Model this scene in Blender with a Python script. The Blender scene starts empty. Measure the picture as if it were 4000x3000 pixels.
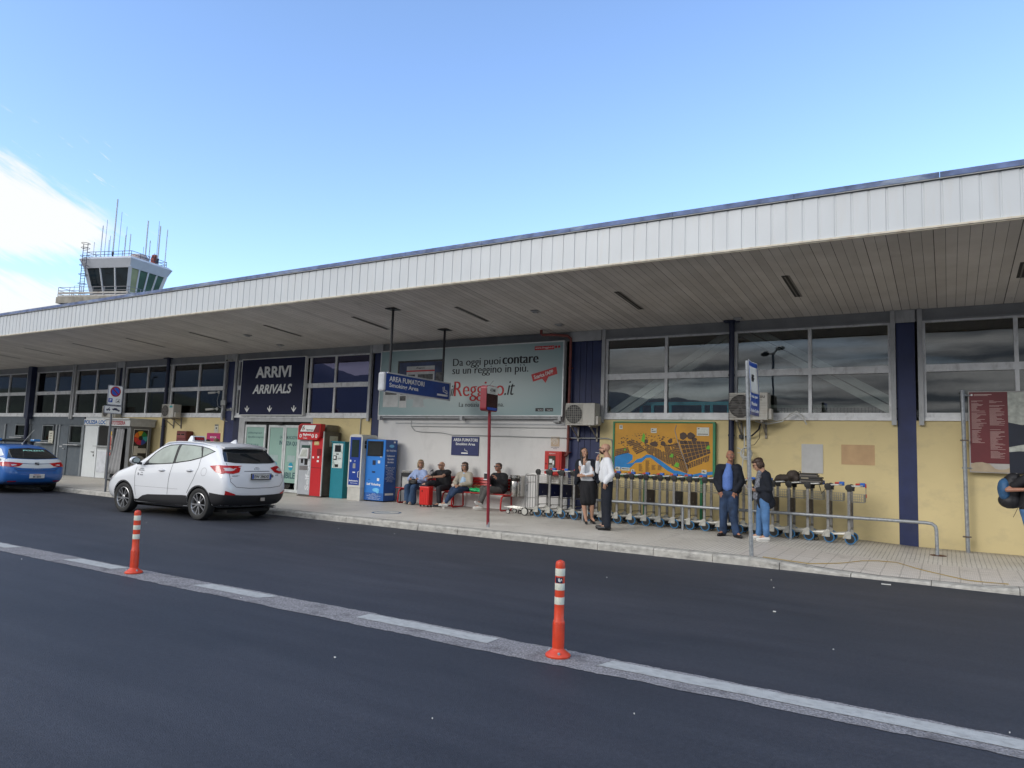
import bpy, math, random
from math import sin, cos, pi, radians as R
from mathutils import Vector, Matrix, Euler
from mathutils.bvhtree import BVHTree
from mathutils.geometry import delaunay_2d_cdt
S = bpy.context.scene
COL = S.collection
random.seed(7)

# ------------------------------------------------------------------ camera
HC = 1.62
cam_d = bpy.data.cameras.new('camera'); cam = bpy.data.objects.new('camera', cam_d); COL.objects.link(cam)
cam_d.sensor_width = 36; cam_d.lens = 36 * 2786.7 / 4000; cam_d.clip_start = .05; cam_d.clip_end = 20000
def _rot(yaw, pitch, roll):
    cy, sy, cp, sp = cos(yaw), sin(yaw), cos(pitch), sin(pitch)
    f = Vector((sy * cp, cy * cp, sp)); r = Vector((cy, -sy, 0)); u = r.cross(f)
    r2 = r * cos(roll) + u * sin(roll); u2 = u * cos(roll) - r * sin(roll)
    return r2, u2, f
_r, _u, _f = _rot(R(-31.434), R(5.747), R(2.0736))
M_ = Matrix((_r, _u, -_f)).transposed().to_4x4(); M_.translation = (0, 0, HC)
cam.matrix_world = M_
S.camera = cam
S.render.resolution_x, S.render.resolution_y = 1024, 768

# ------------------------------------------------------------------ sky, sun, exposure
SUN_EL, SUN_AZ = R(27), R(205)          # azimuth clockwise from +Y: behind the camera, veiled by cloud
W = bpy.data.worlds.new('World'); S.world = W; W.use_nodes = True
nt = W.node_tree; N = nt.nodes; L = nt.links
for n in list(N): N.remove(n)
def nd(t, **k):
    n = N.new(t)
    for a, b in k.items(): setattr(n, a, b)
    return n
out = nd('ShaderNodeOutputWorld'); bg = nd('ShaderNodeBackground'); bg.inputs[1].default_value = .1
sky = nd('ShaderNodeTexSky', sky_type='NISHITA', sun_disc=False); sky.sun_elevation = SUN_EL; sky.sun_rotation = SUN_AZ
sky.air_density = 1.0; sky.dust_density = .3; sky.ozone_density = 1.5; sky.altitude = 0
tc = nd('ShaderNodeTexCoord'); sep = nd('ShaderNodeSeparateXYZ'); L.new(tc.outputs['Generated'], sep.inputs[0])
def mth(op, a=None, b=None, c=None, clamp=False):
    n = nd('ShaderNodeMath', operation=op); n.use_clamp = clamp
    for i, v in enumerate((a, b, c)):
        if v is None: continue
        if isinstance(v, (int, float)): n.inputs[i].default_value = v
        else: L.new(v, n.inputs[i])
    return n.outputs[0]
def mapr(v, a, b, c=0., d=1.):
    n = nd('ShaderNodeMapRange', interpolation_type='SMOOTHSTEP'); L.new(v, n.inputs[0])
    for i, q in enumerate((a, b, c, d)): n.inputs[i + 1].default_value = q
    return n.outputs[0]
# project the direction on a cloud deck
zc = mth('MAXIMUM', sep.outputs[2], .02)
cx = mth('DIVIDE', sep.outputs[0], mth('ADD', zc, .12)); cy_ = mth('DIVIDE', sep.outputs[1], mth('ADD', zc, .12))
cmb = nd('ShaderNodeCombineXYZ'); L.new(cx, cmb.inputs[0]); L.new(cy_, cmb.inputs[1])
n1 = nd('ShaderNodeTexNoise'); n1.inputs['Scale'].default_value = 1.1; n1.inputs['Detail'].default_value = 9; n1.inputs['Roughness'].default_value = .56
mp = nd('ShaderNodeMapping'); mp.inputs['Rotation'].default_value = (0, 0, R(18)); mp.inputs['Scale'].default_value = (.55, 1.25, 1); mp.inputs['Location'].default_value = (3.1, 1.7, 0)
L.new(cmb.outputs[0], mp.inputs[0]); L.new(mp.outputs[0], n1.inputs['Vector'])
# bank low on the far side of the building towards -X, and a full dark deck behind the camera
az = nd('ShaderNodeMath', operation='ARCTAN2'); L.new(sep.outputs[0], az.inputs[0]); L.new(sep.outputs[1], az.inputs[1])
el = mth('ARCSINE', sep.outputs[2])
n3 = nd('ShaderNodeTexNoise'); n3.inputs['Scale'].default_value = 9; n3.inputs['Detail'].default_value = 8; n3.inputs['Roughness'].default_value = .62
cv = nd('ShaderNodeCombineXYZ'); azd = mth('MULTIPLY', az.outputs[0], 57.2958); eld = mth('MULTIPLY', el, 57.2958)
L.new(mth('MULTIPLY', mth('ADD', azd, mth('MULTIPLY', eld, .9)), .045), cv.inputs[0]); L.new(mth('MULTIPLY', mth('ADD', eld, mth('MULTIPLY', azd, .42)), .13), cv.inputs[1]); L.new(cv.outputs[0], n3.inputs['Vector'])
nz = mth('SUBTRACT', n3.outputs[0], .5)
tt = mth('DIVIDE', mth('ADD', azd, 68.5), 7.0)
topd = mth('SUBTRACT', mth('SUBTRACT', 17.6, mth('MULTIPLY', tt, 2.9)), eld)
botd = mth('SUBTRACT', eld, mth('ADD', 12.1, mth('MULTIPLY', mth('MULTIPLY', tt, mth('ABSOLUTE', tt)), 1.9)))
b1 = mapr(mth('ADD', mth('MINIMUM', topd, botd), mth('MULTIPLY', nz, 4.2)), -1.2, .6)
b1 = mth('MULTIPLY', b1, mapr(mth('ADD', azd, mth('MULTIPLY', nz, 6)), -62.6, -60.6, 1, 0))
b2 = mapr(mth('ADD', mth('SUBTRACT', 10.6, eld), mth('MULTIPLY', nz, 5.5)), -.6, 1.3)
b2 = mth('MULTIPLY', b2, mapr(mth('ADD', azd, mth('MULTIPLY', nz, 8)), -65.0, -61.5, 1, 0))
n4 = nd('ShaderNodeTexNoise'); n4.inputs['Scale'].default_value = 16; n4.inputs['Detail'].default_value = 7; n4.inputs['Roughness'].default_value = .6; L.new(cv.outputs[0], n4.inputs['Vector'])
wisp = mth('MULTIPLY', mapr(n4.outputs[0], .60, .74, 0, .75), mth('MULTIPLY', mapr(azd, -61.5, -57.5, 1, 0), mth('MULTIPLY', mapr(eld, 19.5, 21.5, 1, 0), mapr(eld, 8.5, 12.0, 0, 1))))
bank = mth('MULTIPLY', mth('MAXIMUM', mth('MAXIMUM', b1, b2), wisp), mapr(azd, -150, -120, 0, 1))
back = mapr(sep.outputs[1], .10, -.45, 0, 1)
deck = mth('MULTIPLY', back, mapr(n1.outputs[0], .30, .52, .70, 1.0))
gain = mapr(el, R(14), R(30), .80, 2.25)
n2 = nd('ShaderNodeTexNoise'); n2.inputs['Scale'].default_value = 2.3; n2.inputs['Detail'].default_value = 7; L.new(mp.outputs[0], n2.inputs['Vector'])
cr = nd('ShaderNodeValToRGB'); L.new(n2.outputs[0], cr.inputs[0])
cr.color_ramp.elements[0].position = .36; cr.color_ramp.elements[0].color = (2.4, 2.8, 3.4, 1)
cr.color_ramp.elements[1].position = .62; cr.color_ramp.elements[1].color = (11.5, 11.6, 11.8, 1)
skyc = nd('ShaderNodeMix', data_type='RGBA', blend_type='MULTIPLY'); skyc.inputs[0].default_value = 1
L.new(sky.outputs[0], skyc.inputs[6]); skyc.inputs[7].default_value = (2.95, 3.10, 3.45, 1)
mx1 = nd('ShaderNodeMix', data_type='RGBA'); L.new(deck, mx1.inputs[0]); L.new(skyc.outputs[2], mx1.inputs[6])
dk = nd('ShaderNodeVectorMath', operation='SCALE'); L.new(cr.outputs[0], dk.inputs[0]); L.new(gain, dk.inputs['Scale']); L.new(dk.outputs[0], mx1.inputs[7])
mx2 = nd('ShaderNodeMix', data_type='RGBA'); L.new(bank, mx2.inputs[0]); L.new(mx1.outputs[2], mx2.inputs[6]); mx2.inputs[7].default_value = (9.8, 10.0, 10.0, 1)
L.new(mx2.outputs[2], bg.inputs[0]); L.new(bg.outputs[0], out.inputs[0])
sd = bpy.data.lights.new('sun', 'SUN'); sd.energy = 1.5; sd.angle = R(28); sd.color = (1, .96, .9)
sun = bpy.data.objects.new('sun', sd); COL.objects.link(sun)
sun.rotation_euler = (pi / 2 - SUN_EL, 0, pi - SUN_AZ)
S.view_settings.view_transform = 'Standard'; S.view_settings.look = 'None'; S.view_settings.gamma = 1
S.view_settings.exposure = 0.0
S.render.engine = 'CYCLES'; S.cycles.use_denoising = True; S.cycles.max_bounces = 6; S.cycles.transparent_max_bounces = 8
S.cycles.glossy_bounces = 3; S.cycles.diffuse_bounces = 4; S.cycles.caustics_reflective = False; S.cycles.caustics_refractive = False

# ------------------------------------------------------------------ materials
MATS = {}
def mat(name, col, rough=.6, metal=0., var=.12, scale=6., bump=0., bscale=None, dirt=None, spec=.5, coat=0., stretch=(1, 1, 1), emis=None):
    """procedural material: base colour broken up by noise, optional darker stains and bump"""
    if name in MATS: return MATS[name]
    m = bpy.data.materials.new(name); m.use_nodes = True; t = m.node_tree; n = t.nodes; l = t.links
    b = n['Principled BSDF']; b.inputs['Roughness'].default_value = rough; b.inputs['Metallic'].default_value = metal
    b.inputs['Specular IOR Level'].default_value = spec; b.inputs['Coat Weight'].default_value = coat; b.inputs['Coat Roughness'].default_value = .03
    c = tuple(col) + (1,)
    tx = n.new('ShaderNodeTexCoord'); mpg = n.new('ShaderNodeMapping'); mpg.inputs['Scale'].default_value = stretch
    l.new(tx.outputs['Object'], mpg.inputs[0])
    no = n.new('ShaderNodeTexNoise'); no.inputs['Scale'].default_value = scale; no.inputs['Detail'].default_value = 5; l.new(mpg.outputs[0], no.inputs['Vector'])
    rp = n.new('ShaderNodeValToRGB'); e = rp.color_ramp.elements; e[0].position = .3; e[1].position = .7
    e[0].color = tuple(max(0, x * (1 - var)) for x in col) + (1,); e[1].color = tuple(min(1, x * (1 + var)) for x in col) + (1,)
    l.new(no.outputs[0], rp.inputs[0]); last = rp.outputs[0]
    if dirt:      # (colour, amount, scale, stretch)
        dc, da, ds, dst = dirt
        m2 = n.new('ShaderNodeMapping'); m2.inputs['Scale'].default_value = dst; l.new(tx.outputs['Object'], m2.inputs[0])
        n3 = n.new('ShaderNodeTexNoise'); n3.inputs['Scale'].default_value = ds; n3.inputs['Detail'].default_value = 6; n3.inputs['Roughness'].default_value = .65; l.new(m2.outputs[0], n3.inputs['Vector'])
        r3 = n.new('ShaderNodeMapRange'); r3.inputs[1].default_value = .52; r3.inputs[2].default_value = .72; r3.inputs[4].default_value = da; l.new(n3.outputs[0], r3.inputs[0])
        mx = n.new('ShaderNodeMix'); mx.data_type = 'RGBA'; l.new(r3.outputs[0], mx.inputs[0]); l.new(last, mx.inputs[6]); mx.inputs[7].default_value = tuple(dc) + (1,); last = mx.outputs[2]
    l.new(last, b.inputs['Base Color'])
    if bump:
        nb = n.new('ShaderNodeTexNoise'); nb.inputs['Scale'].default_value = bscale or scale * 8; nb.inputs['Detail'].default_value = 4; l.new(mpg.outputs[0], nb.inputs['Vector'])
        bp = n.new('ShaderNodeBump'); bp.inputs['Strength'].default_value = bump; bp.inputs['Distance'].default_value = .02; l.new(nb.outputs[0], bp.inputs['Height']); l.new(bp.outputs[0], b.inputs['Normal'])
    if emis:
        b.inputs['Emission Color'].default_value = tuple(emis[0]) + (1,); b.inputs['Emission Strength'].default_value = emis[1]
    MATS[name] = m; return m

def srgb(r, g, b):
    f = lambda c: (c / 255 / 12.92) if c / 255 <= .04045 else ((c / 255 + .055) / 1.055) ** 2.4
    return (f(r), f(g), f(b))

# ------------------------------------------------------------------ mesh helpers
class MB:
    def __init__(s): s.v = []; s.f = []; s.mi = []
    def _add(s, vs, fs, mi=0):
        o = len(s.v); s.v += [tuple(v) for v in vs]; s.f += [tuple(i + o for i in f) for f in fs]; s.mi += [mi] * len(fs); return s
    def box(s, x0, x1, y0, y1, z0, z1, mi=0):
        return s._add([(x0, y0, z0), (x1, y0, z0), (x1, y1, z0), (x0, y1, z0), (x0, y0, z1), (x1, y0, z1), (x1, y1, z1), (x0, y1, z1)],
                      [(0, 3, 2, 1), (4, 5, 6, 7), (0, 1, 5, 4), (1, 2, 6, 5), (2, 3, 7, 6), (3, 0, 4, 7)], mi)
    def mbox(s, m, sx, sy, sz, mi=0):          # box of full size in matrix m
        o = len(s.v); s.box(-sx / 2, sx / 2, -sy / 2, sy / 2, -sz / 2, sz / 2, mi)
        for i in range(o, len(s.v)): s.v[i] = tuple(m @ Vector(s.v[i]))
        return s
    def bar(s, a, b, w, h, mi=0, up=(0, 0, 1)):  # rectangular bar from a to b
        a = Vector(a); b = Vector(b); d = b - a; ln = d.length; d.normalize(); u = Vector(up)
        if abs(d.dot(u)) > .98: u = Vector((0, 1, 0))
        r = d.cross(u).normalized(); u = r.cross(d)
        m = Matrix((r, d, u)).transposed().to_4x4(); m.translation = (a + b) / 2
        return s.mbox(m, w, ln, h, mi)
    def tube(s, pts, r, n=10, mi=0, cap=True):
        pts = [Vector(p) for p in pts]; rs = r if isinstance(r, (list, tuple)) else [r] * len(pts); o = len(s.v); prev = None
        for i, p in enumerate(pts):
            d = (pts[min(i + 1, len(pts) - 1)] - pts[max(i - 1, 0)]).normalized()
            if prev is None:
                u = Vector((0, 0, 1)) if abs(d.z) < .9 else Vector((0, 1, 0)); a = d.cross(u).normalized()
            else: a = (prev - d * prev.dot(d)).normalized()
            prev = a; b = d.cross(a)
            for k in range(n): s.v.append(tuple(p + (a * cos(2 * pi * k / n) + b * sin(2 * pi * k / n)) * rs[i]))
        for i in range(len(pts) - 1):
            for k in range(n):
                s.f.append((o + i * n + k, o + i * n + (k + 1) % n, o + (i + 1) * n + (k + 1) % n, o + (i + 1) * n + k)); s.mi.append(mi)
        if cap:
            s.f.append(tuple(o + k for k in range(n))[::-1]); s.mi.append(mi)
            s.f.append(tuple(o + (len(pts) - 1) * n + k for k in range(n))); s.mi.append(mi)
        return s
    def lathe(s, prof, n=20, m=None, mi=0, cap=True):   # prof: (radius, height) around local Z
        o = len(s.v); m = m or Matrix()
        for r, z in prof:
            for k in range(n): s.v.append(tuple(m @ Vector((r * cos(2 * pi * k / n), r * sin(2 * pi * k / n), z))))
        for i in range(len(prof) - 1):
            for k in range(n): s.f.append((o + i * n + k, o + i * n + (k + 1) % n, o + (i + 1) * n + (k + 1) % n, o + (i + 1) * n + k)); s.mi.append(mi)
        if cap:
            s.f.append(tuple(o + k for k in range(n))[::-1]); s.mi.append(mi); s.f.append(tuple(o + (len(prof) - 1) * n + k for k in range(n))); s.mi.append(mi)
        return s
    def ell(s, c, r, m=None, nu=16, nv=10, mi=0):
        o = len(s.v); c = Vector(c); m = m or Matrix()
        for j in range(nv + 1):
            t = pi * j / nv
            for k in range(nu): s.v.append(tuple(c + m @ Vector((r[0] * sin(t) * cos(2 * pi * k / nu), r[1] * sin(t) * sin(2 * pi * k / nu), r[2] * cos(t)))))
        for j in range(nv):
            for k in range(nu): s.f.append((o + j * nu + k, o + (j + 1) * nu + k, o + (j + 1) * nu + (k + 1) % nu, o + j * nu + (k + 1) % nu)); s.mi.append(mi)
        return s
    def prism(s, poly, a0, a1, axis='y', mi=0):  # polygon in the two other axes, extruded
        n = len(poly); P = []
        for a in (a0, a1):
            for p, q in poly: P.append((p, a, q) if axis == 'y' else (a, p, q) if axis == 'x' else (p, q, a))
        fs = [tuple(range(n)), tuple(range(n, 2 * n))[::-1]] + [(i, i + n, (i + 1) % n + n, (i + 1) % n) for i in range(n)]
        return s._add(P, fs, mi)
    def build(s, name, mats, parent=None, smooth=False, bevel=0., loc=None, fix=True):
        me = bpy.data.meshes.new(name); me.from_pydata(s.v, [], s.f)
        if not isinstance(mats, (list, tuple)): mats = [mats]
        for m in mats: me.materials.append(m)
        if len(mats) > 1: me.polygons.foreach_set('material_index', s.mi)
        if fix:
            import bmesh
            b = bmesh.new(); b.from_mesh(me); bmesh.ops.remove_doubles(b, verts=b.verts, dist=1e-6); bmesh.ops.recalc_face_normals(b, faces=b.faces); b.to_mesh(me); b.free()
        if smooth:
            me.shade_smooth()
            try: me.set_sharp_from_angle(angle=R(38))
            except Exception: pass
        o = bpy.data.objects.new(name, me); COL.objects.link(o)
        if loc is not None: o.location = loc
        if parent: put(o, parent)
        if bevel:
            md = o.modifiers.new('bevel', 'BEVEL'); md.width = bevel; md.segments = 2; md.limit_method = 'ANGLE'; md.angle_limit = R(40)
        return o
def wm(o):
    m = Matrix.LocRotScale(o.location, o.rotation_euler, o.scale)
    return (wm(o.parent) @ o.matrix_parent_inverse @ m) if o.parent else m
def put(o, p):
    """parent o to p keeping it where it was built"""
    o.parent = p; o.matrix_parent_inverse = wm(p).inverted(); return o
def tag(o, label=None, cat=None, group=None, kind=None):
    if label: o['label'] = label
    if cat: o['category'] = cat
    if group: o['group'] = group
    if kind: o['kind'] = kind
    return o
def empty(name, loc, label, cat, group=None, rz=0):
    o = bpy.data.objects.new(name, None); COL.objects.link(o); o.location = loc; o.rotation_euler = (0, 0, rz); o.empty_display_size = .2
    return tag(o, label, cat, group)
def bake(o):
    """apply all modifiers"""
    dg = bpy.context.evaluated_depsgraph_get(); ev = o.evaluated_get(dg)
    me = bpy.data.meshes.new_from_object(ev); old = o.data; o.modifiers.clear(); me.name = old.name; o.data = me; return o
def copy_tree(o, parent=None):
    c = o.copy(); COL.objects.link(c); c.parent = parent
    for ch in o.children: copy_tree(ch, c)
    return c
def text(body, o, u, v, w=None, h=None, m=None, name='lettering', parent=None, bold=0., shear=0., align='L', ext=.0015, sx=None, lines=1, spacing=1.0):
    """text as flat mesh: origin o, unit vectors u (reading) and v (up), fitted to width w / height h (metres)"""
    c = bpy.data.curves.new(name, 'FONT'); c.body = body; c.size = 1; c.offset = bold; c.shear = shear; c.extrude = .01; c.resolution_u = 3
    c.space_character = spacing; c.align_x = {'L': 'LEFT', 'C': 'CENTER', 'R': 'RIGHT'}[align]
    t = bpy.data.objects.new(name, c); COL.objects.link(t); dg = bpy.context.evaluated_depsgraph_get(); dg.update()
    me = bpy.data.meshes.new_from_object(t.evaluated_get(dg)); bpy.data.objects.remove(t); bpy.data.curves.remove(c)
    xs = [q.co.x for q in me.vertices]; ys = [q.co.y for q in me.vertices]
    x0, x1, y0, y1 = min(xs), max(xs), min(ys), max(ys)
    kx = w / (x1 - x0) if w else None; ky = h / (y1 - y0) if h else None
    kx = kx or ky; ky = ky or kx
    u = Vector(u).normalized(); v = Vector(v).normalized(); nn = u.cross(v).normalized(); o = Vector(o)
    off = {'L': 0, 'C': -(x1 - x0) / 2 * kx, 'R': -(x1 - x0) * kx}[align]
    for q in me.vertices:
        a, b, z = q.co; q.co = o + u * ((a - x0) * kx + off) + v * ((b - y0) * ky) + nn * (ext if z > 0 else -ext * .2)
    me.materials.clear(); me.materials.append(m)
    ob = bpy.data.objects.new(name, me); COL.objects.link(ob)
    if parent: put(ob, parent)
    return ob
def flat(poly, o, u, v, m, name, parent=None, t=.0012):
    """thin raised shape from a 2D outline on a plane given by o,u,v"""
    u = Vector(u).normalized(); v = Vector(v).normalized(); nn = u.cross(v).normalized(); o = Vector(o); b = MB(); n = len(poly)
    P = [o + u * p + v * q + nn * t for p, q in poly] + [o + u * p + v * q - nn * t * .2 for p, q in poly]
    b._add(P, [tuple(range(n)), tuple(range(n, 2 * n))[::-1]] + [(i, i + n, (i + 1) % n + n, (i + 1) % n) for i in range(n)])
    ob = b.build(name, m, parent)
    return ob
def lerp(x, pts):
    if x <= pts[0][0]: return pts[0][1]
    for (a, b), (c, d) in zip(pts, pts[1:]):
        if x <= c: return b + (d - b) * (x - a) / (c - a)
    return pts[-1][1]
def pz(X, Y):
    """height of the pavement"""
    k = lerp(X, [(-60, .13), (-2.7, .13), (-1.6, .06), (-.9, .035), (.3, .05), (1.2, .11), (6, .13)])
    w = lerp(X, [(-60, .13), (-31, .13), (-14, .19), (-10, .205), (-1.8, .2), (-.5, .142), (6, .135)])
    t = min(1, max(0, (Y - 12.0) / 4.25)); return k + (w - k) * t
# ------------------------------------------------------------------ ground, strip, kerb, pavement
def rag(x0, x1, y, amp, step=.05, seed=1):
    rn = random.Random(seed); out_ = []; x = x0; d = 0
    while x < x1:
        d = .6 * d + rn.uniform(-amp, amp) * .8; out_.append((x, y(x) + d)); x += step * rn.uniform(.6, 1.4)
    out_.append((x1, y(x1))); return out_
def asphalt():
    m = bpy.data.materials.new('asphalt'); m.use_nodes = True; t = m.node_tree; n = t.nodes; l = t.links; b = n['Principled BSDF']
    tx = n.new('ShaderNodeTexCoord')
    def noise(sc, st=(1, 1, 1), det=6, ro=.6):
        mp = n.new('ShaderNodeMapping'); mp.inputs['Scale'].default_value = st; l.new(tx.outputs['Object'], mp.inputs[0])
        q = n.new('ShaderNodeTexNoise'); q.inputs['Scale'].default_value = sc; q.inputs['Detail'].default_value = det; q.inputs['Roughness'].default_value = ro; l.new(mp.outputs[0], q.inputs['Vector']); return q.outputs[0]
    def ramp(v, a, b_, c0, c1):
        r = n.new('ShaderNodeValToRGB'); r.color_ramp.elements[0].position = a; r.color_ramp.elements[1].position = b_; r.color_ramp.elements[0].color = c0 + (1,); r.color_ramp.elements[1].color = c1 + (1,); l.new(v, r.inputs[0]); return r.outputs[0]
    def mix(f, a, b_, bt='MIX'):
        q = n.new('ShaderNodeMix'); q.data_type = 'RGBA'; q.blend_type = bt
        if isinstance(f, float): q.inputs[0].default_value = f
        else: l.new(f, q.inputs[0])
        l.new(a, q.inputs[6]); l.new(b_, q.inputs[7]); return q.outputs[2]
    big = ramp(noise(.35, (.5, 1, 1)), .34, .66, (.023, .027, .037), (.044, .046, .058))
    strk = ramp(noise(2.2, (.16, 1.6, 1)), .35, .7, (.84, .84, .85), (1.14, 1.14, 1.12))
    fine = ramp(noise(160, det=3, ro=.7), .33, .7, (.45, .45, .45), (1.75, 1.75, 1.75))
    mid = ramp(noise(30, det=4), .35, .68, (.8, .8, .8), (1.2, 1.2, 1.2))
    c = mix(1., mix(1., mix(1., big, strk, 'MULTIPLY'), fine, 'MULTIPLY'), mid, 'MULTIPLY')
    vo = n.new('ShaderNodeTexVoronoi'); vo.inputs['Scale'].default_value = 3.1; l.new(tx.outputs['Object'], vo.inputs['Vector'])
    sp = n.new('ShaderNodeMath'); sp.operation = 'LESS_THAN'; sp.inputs[1].default_value = .010; l.new(vo.outputs['Distance'], sp.inputs[0])
    wh = n.new('ShaderNodeRGB'); wh.outputs[0].default_value = (.30, .29, .27, 1)
    l.new(mix(sp.outputs[0], c, wh.outputs[0]), b.inputs['Base Color'])
    b.inputs['Roughness'].default_value = .62; b.inputs['Specular IOR Level'].default_value = .42
    bp = n.new('ShaderNodeBump'); bp.inputs['Strength'].default_value = .55; bp.inputs['Distance'].default_value = .012; l.new(noise(110, det=4), bp.inputs['Height']); l.new(bp.outputs[0], b.inputs['Normal'])
    return m
m_asph = asphalt()
g = MB(); g._add([(-3000, -3000, 0), (3000, -3000, 0), (3000, 3000, 0), (-3000, 3000, 0)], [(0, 1, 2, 3)])
tag(g.build('road', m_asph), kind='structure')
m_strip = mat('old_surface', (.27, .26, .265), .92, var=.45, scale=55, bump=.9, bscale=95, dirt=((.10, .095, .10), .8, 3.0, (1, 1, 1)), spec=.2)
yt = lambda x: 5.585 - .045 * max(0, min(1, (-4.5 - x) / 4)); yb = lambda x: lerp(x, [(-12, 5.12), (-3, 5.14), (0, 5.21), (6, 5.22)])
def strip_sheet(x0, x1, a, b, z, amp, seed):
    u = rag(x0, x1, a, amp, .045, seed); w = rag(x0, x1, b, amp, .045, seed + 50); n = min(len(u), len(w)); u = [u[int(i * (len(u) - 1) / (n - 1))] for i in range(n)]; w = [w[int(i * (len(w) - 1) / (n - 1))] for i in range(n)]
    q = MB(); q._add([(p[0], p[1], z) for p in u] + [(p[0], p[1], z) for p in w], [(i, i + 1, n + i + 1, n + i) for i in range(n - 1)]); return q
tag(strip_sheet(-60, 8, yt, yb, .004, .014, 3).build('old_road_surface_strip', m_strip, fix=False), kind='structure')
m_paint = mat('worn_paint', (.42, .425, .41), .8, var=.10, scale=14, bump=.5, bscale=120, dirt=((.25, .24, .23), .75, 9.0, (1, 2, 1)))
dm = MB()
for k, (a, b) in enumerate([(-2.36, 7.), (-6.3 + 0.0, -7.42 + .0), (-10.22, -9.06), (-13.9, -11.82), (-16.9, -15.7), (-20.4, -19.2), (-24.2, -23.0), (-28, -26.8), (-32, -30.8)]):
    if a > b: a, b = b, a
    q = strip_sheet(a, b, (lambda x: yt(x) - .05), (lambda x: yt(x) - .245), .008, .004, 11 + k)
    # slanted ends
    nn = len(q.v) // 2
    q.v = [(x + (.05 if i < nn else -.05) * (1 if k != 0 else .5), y, z) for i, (x, y, z) in enumerate(q.v)]
    dm._add(q.v, q.f)
q = strip_sheet(-4.96 + .02, -3.42, (lambda x: yt(x) - .05), (lambda x: yt(x) - .245), .008, .006, 33); dm._add(q.v, q.f)
tag(dm.build('lane_marking', m_paint, fix=False), kind='structure')

# litter and chips on the asphalt
lt = MB(); rn = random.Random(5)
for k in range(16):
    x = rn.uniform(-14, 2); y = rn.uniform(3.2, 11.4); a = rn.uniform(0, pi); s = rn.uniform(.004, .010)
    m = Matrix.Translation((x, y, .006)) @ Matrix.Rotation(a, 4, 'Z'); lt.mbox(m, s * 1.6, s, .008)
lt.mbox(Matrix.Translation((-.77, 11.55, .012)) @ Matrix.Rotation(.1, 4, 'Z'), .12, .025, .012)
lt.mbox(Matrix.Translation((-1.67, 8.48, .01)), .03, .02, .01)
tag(lt.build('litter', mat('litter', (.6, .6, .57), .8)), 'scattered white stone chips and paper scraps on the dark asphalt', 'litter', kind='stuff')

# kerb of one-metre stones, dropping towards the crossing on the right
m_kerb = mat('kerb_stone', (.40, .385, .35), .88, var=.22, scale=9, bump=.5, bscale=60, dirt=((.14, .135, .125), .7, 5.0, (1, 1, 2)))
kb = MB(); x = -61.98; rn = random.Random(9)
while x < 8:
    ln = 1.03 + rn.uniform(-.02, .02); x2 = min(x + ln, 8); g0 = .010; seg = 3; jy = rn.uniform(-.006, .006); o = len(kb.v)
    for i in range(seg + 1):
        xx = x + g0 / 2 + (x2 - x - g0) * i / seg; zt = pz(xx, 12.0); wob = rn.uniform(-.006, .006) * (2.6 if -3 < xx < 2 else 1)
        fy = 11.97 + jy + wob
        kb.v += [(xx, fy - .012, -.05), (xx, fy, max(.01, zt - .028)), (xx, fy + .028, zt + .001 + wob * .3), (xx, 12.22, zt + .001), (xx, 12.22, -.05)]
    for i in range(seg):
        for j in range(4): a = o + i * 5 + j; kb.f.append((a, a + 5, a + 6, a + 1)); kb.mi.append(0)
    kb.f += [tuple(o + j for j in range(5)), tuple(o + seg * 5 + j for j in range(5))[::-1]]; kb.mi += [0, 0]
    x = x2
tag(kb.build('kerb', m_kerb, smooth=False), kind='structure')

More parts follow.
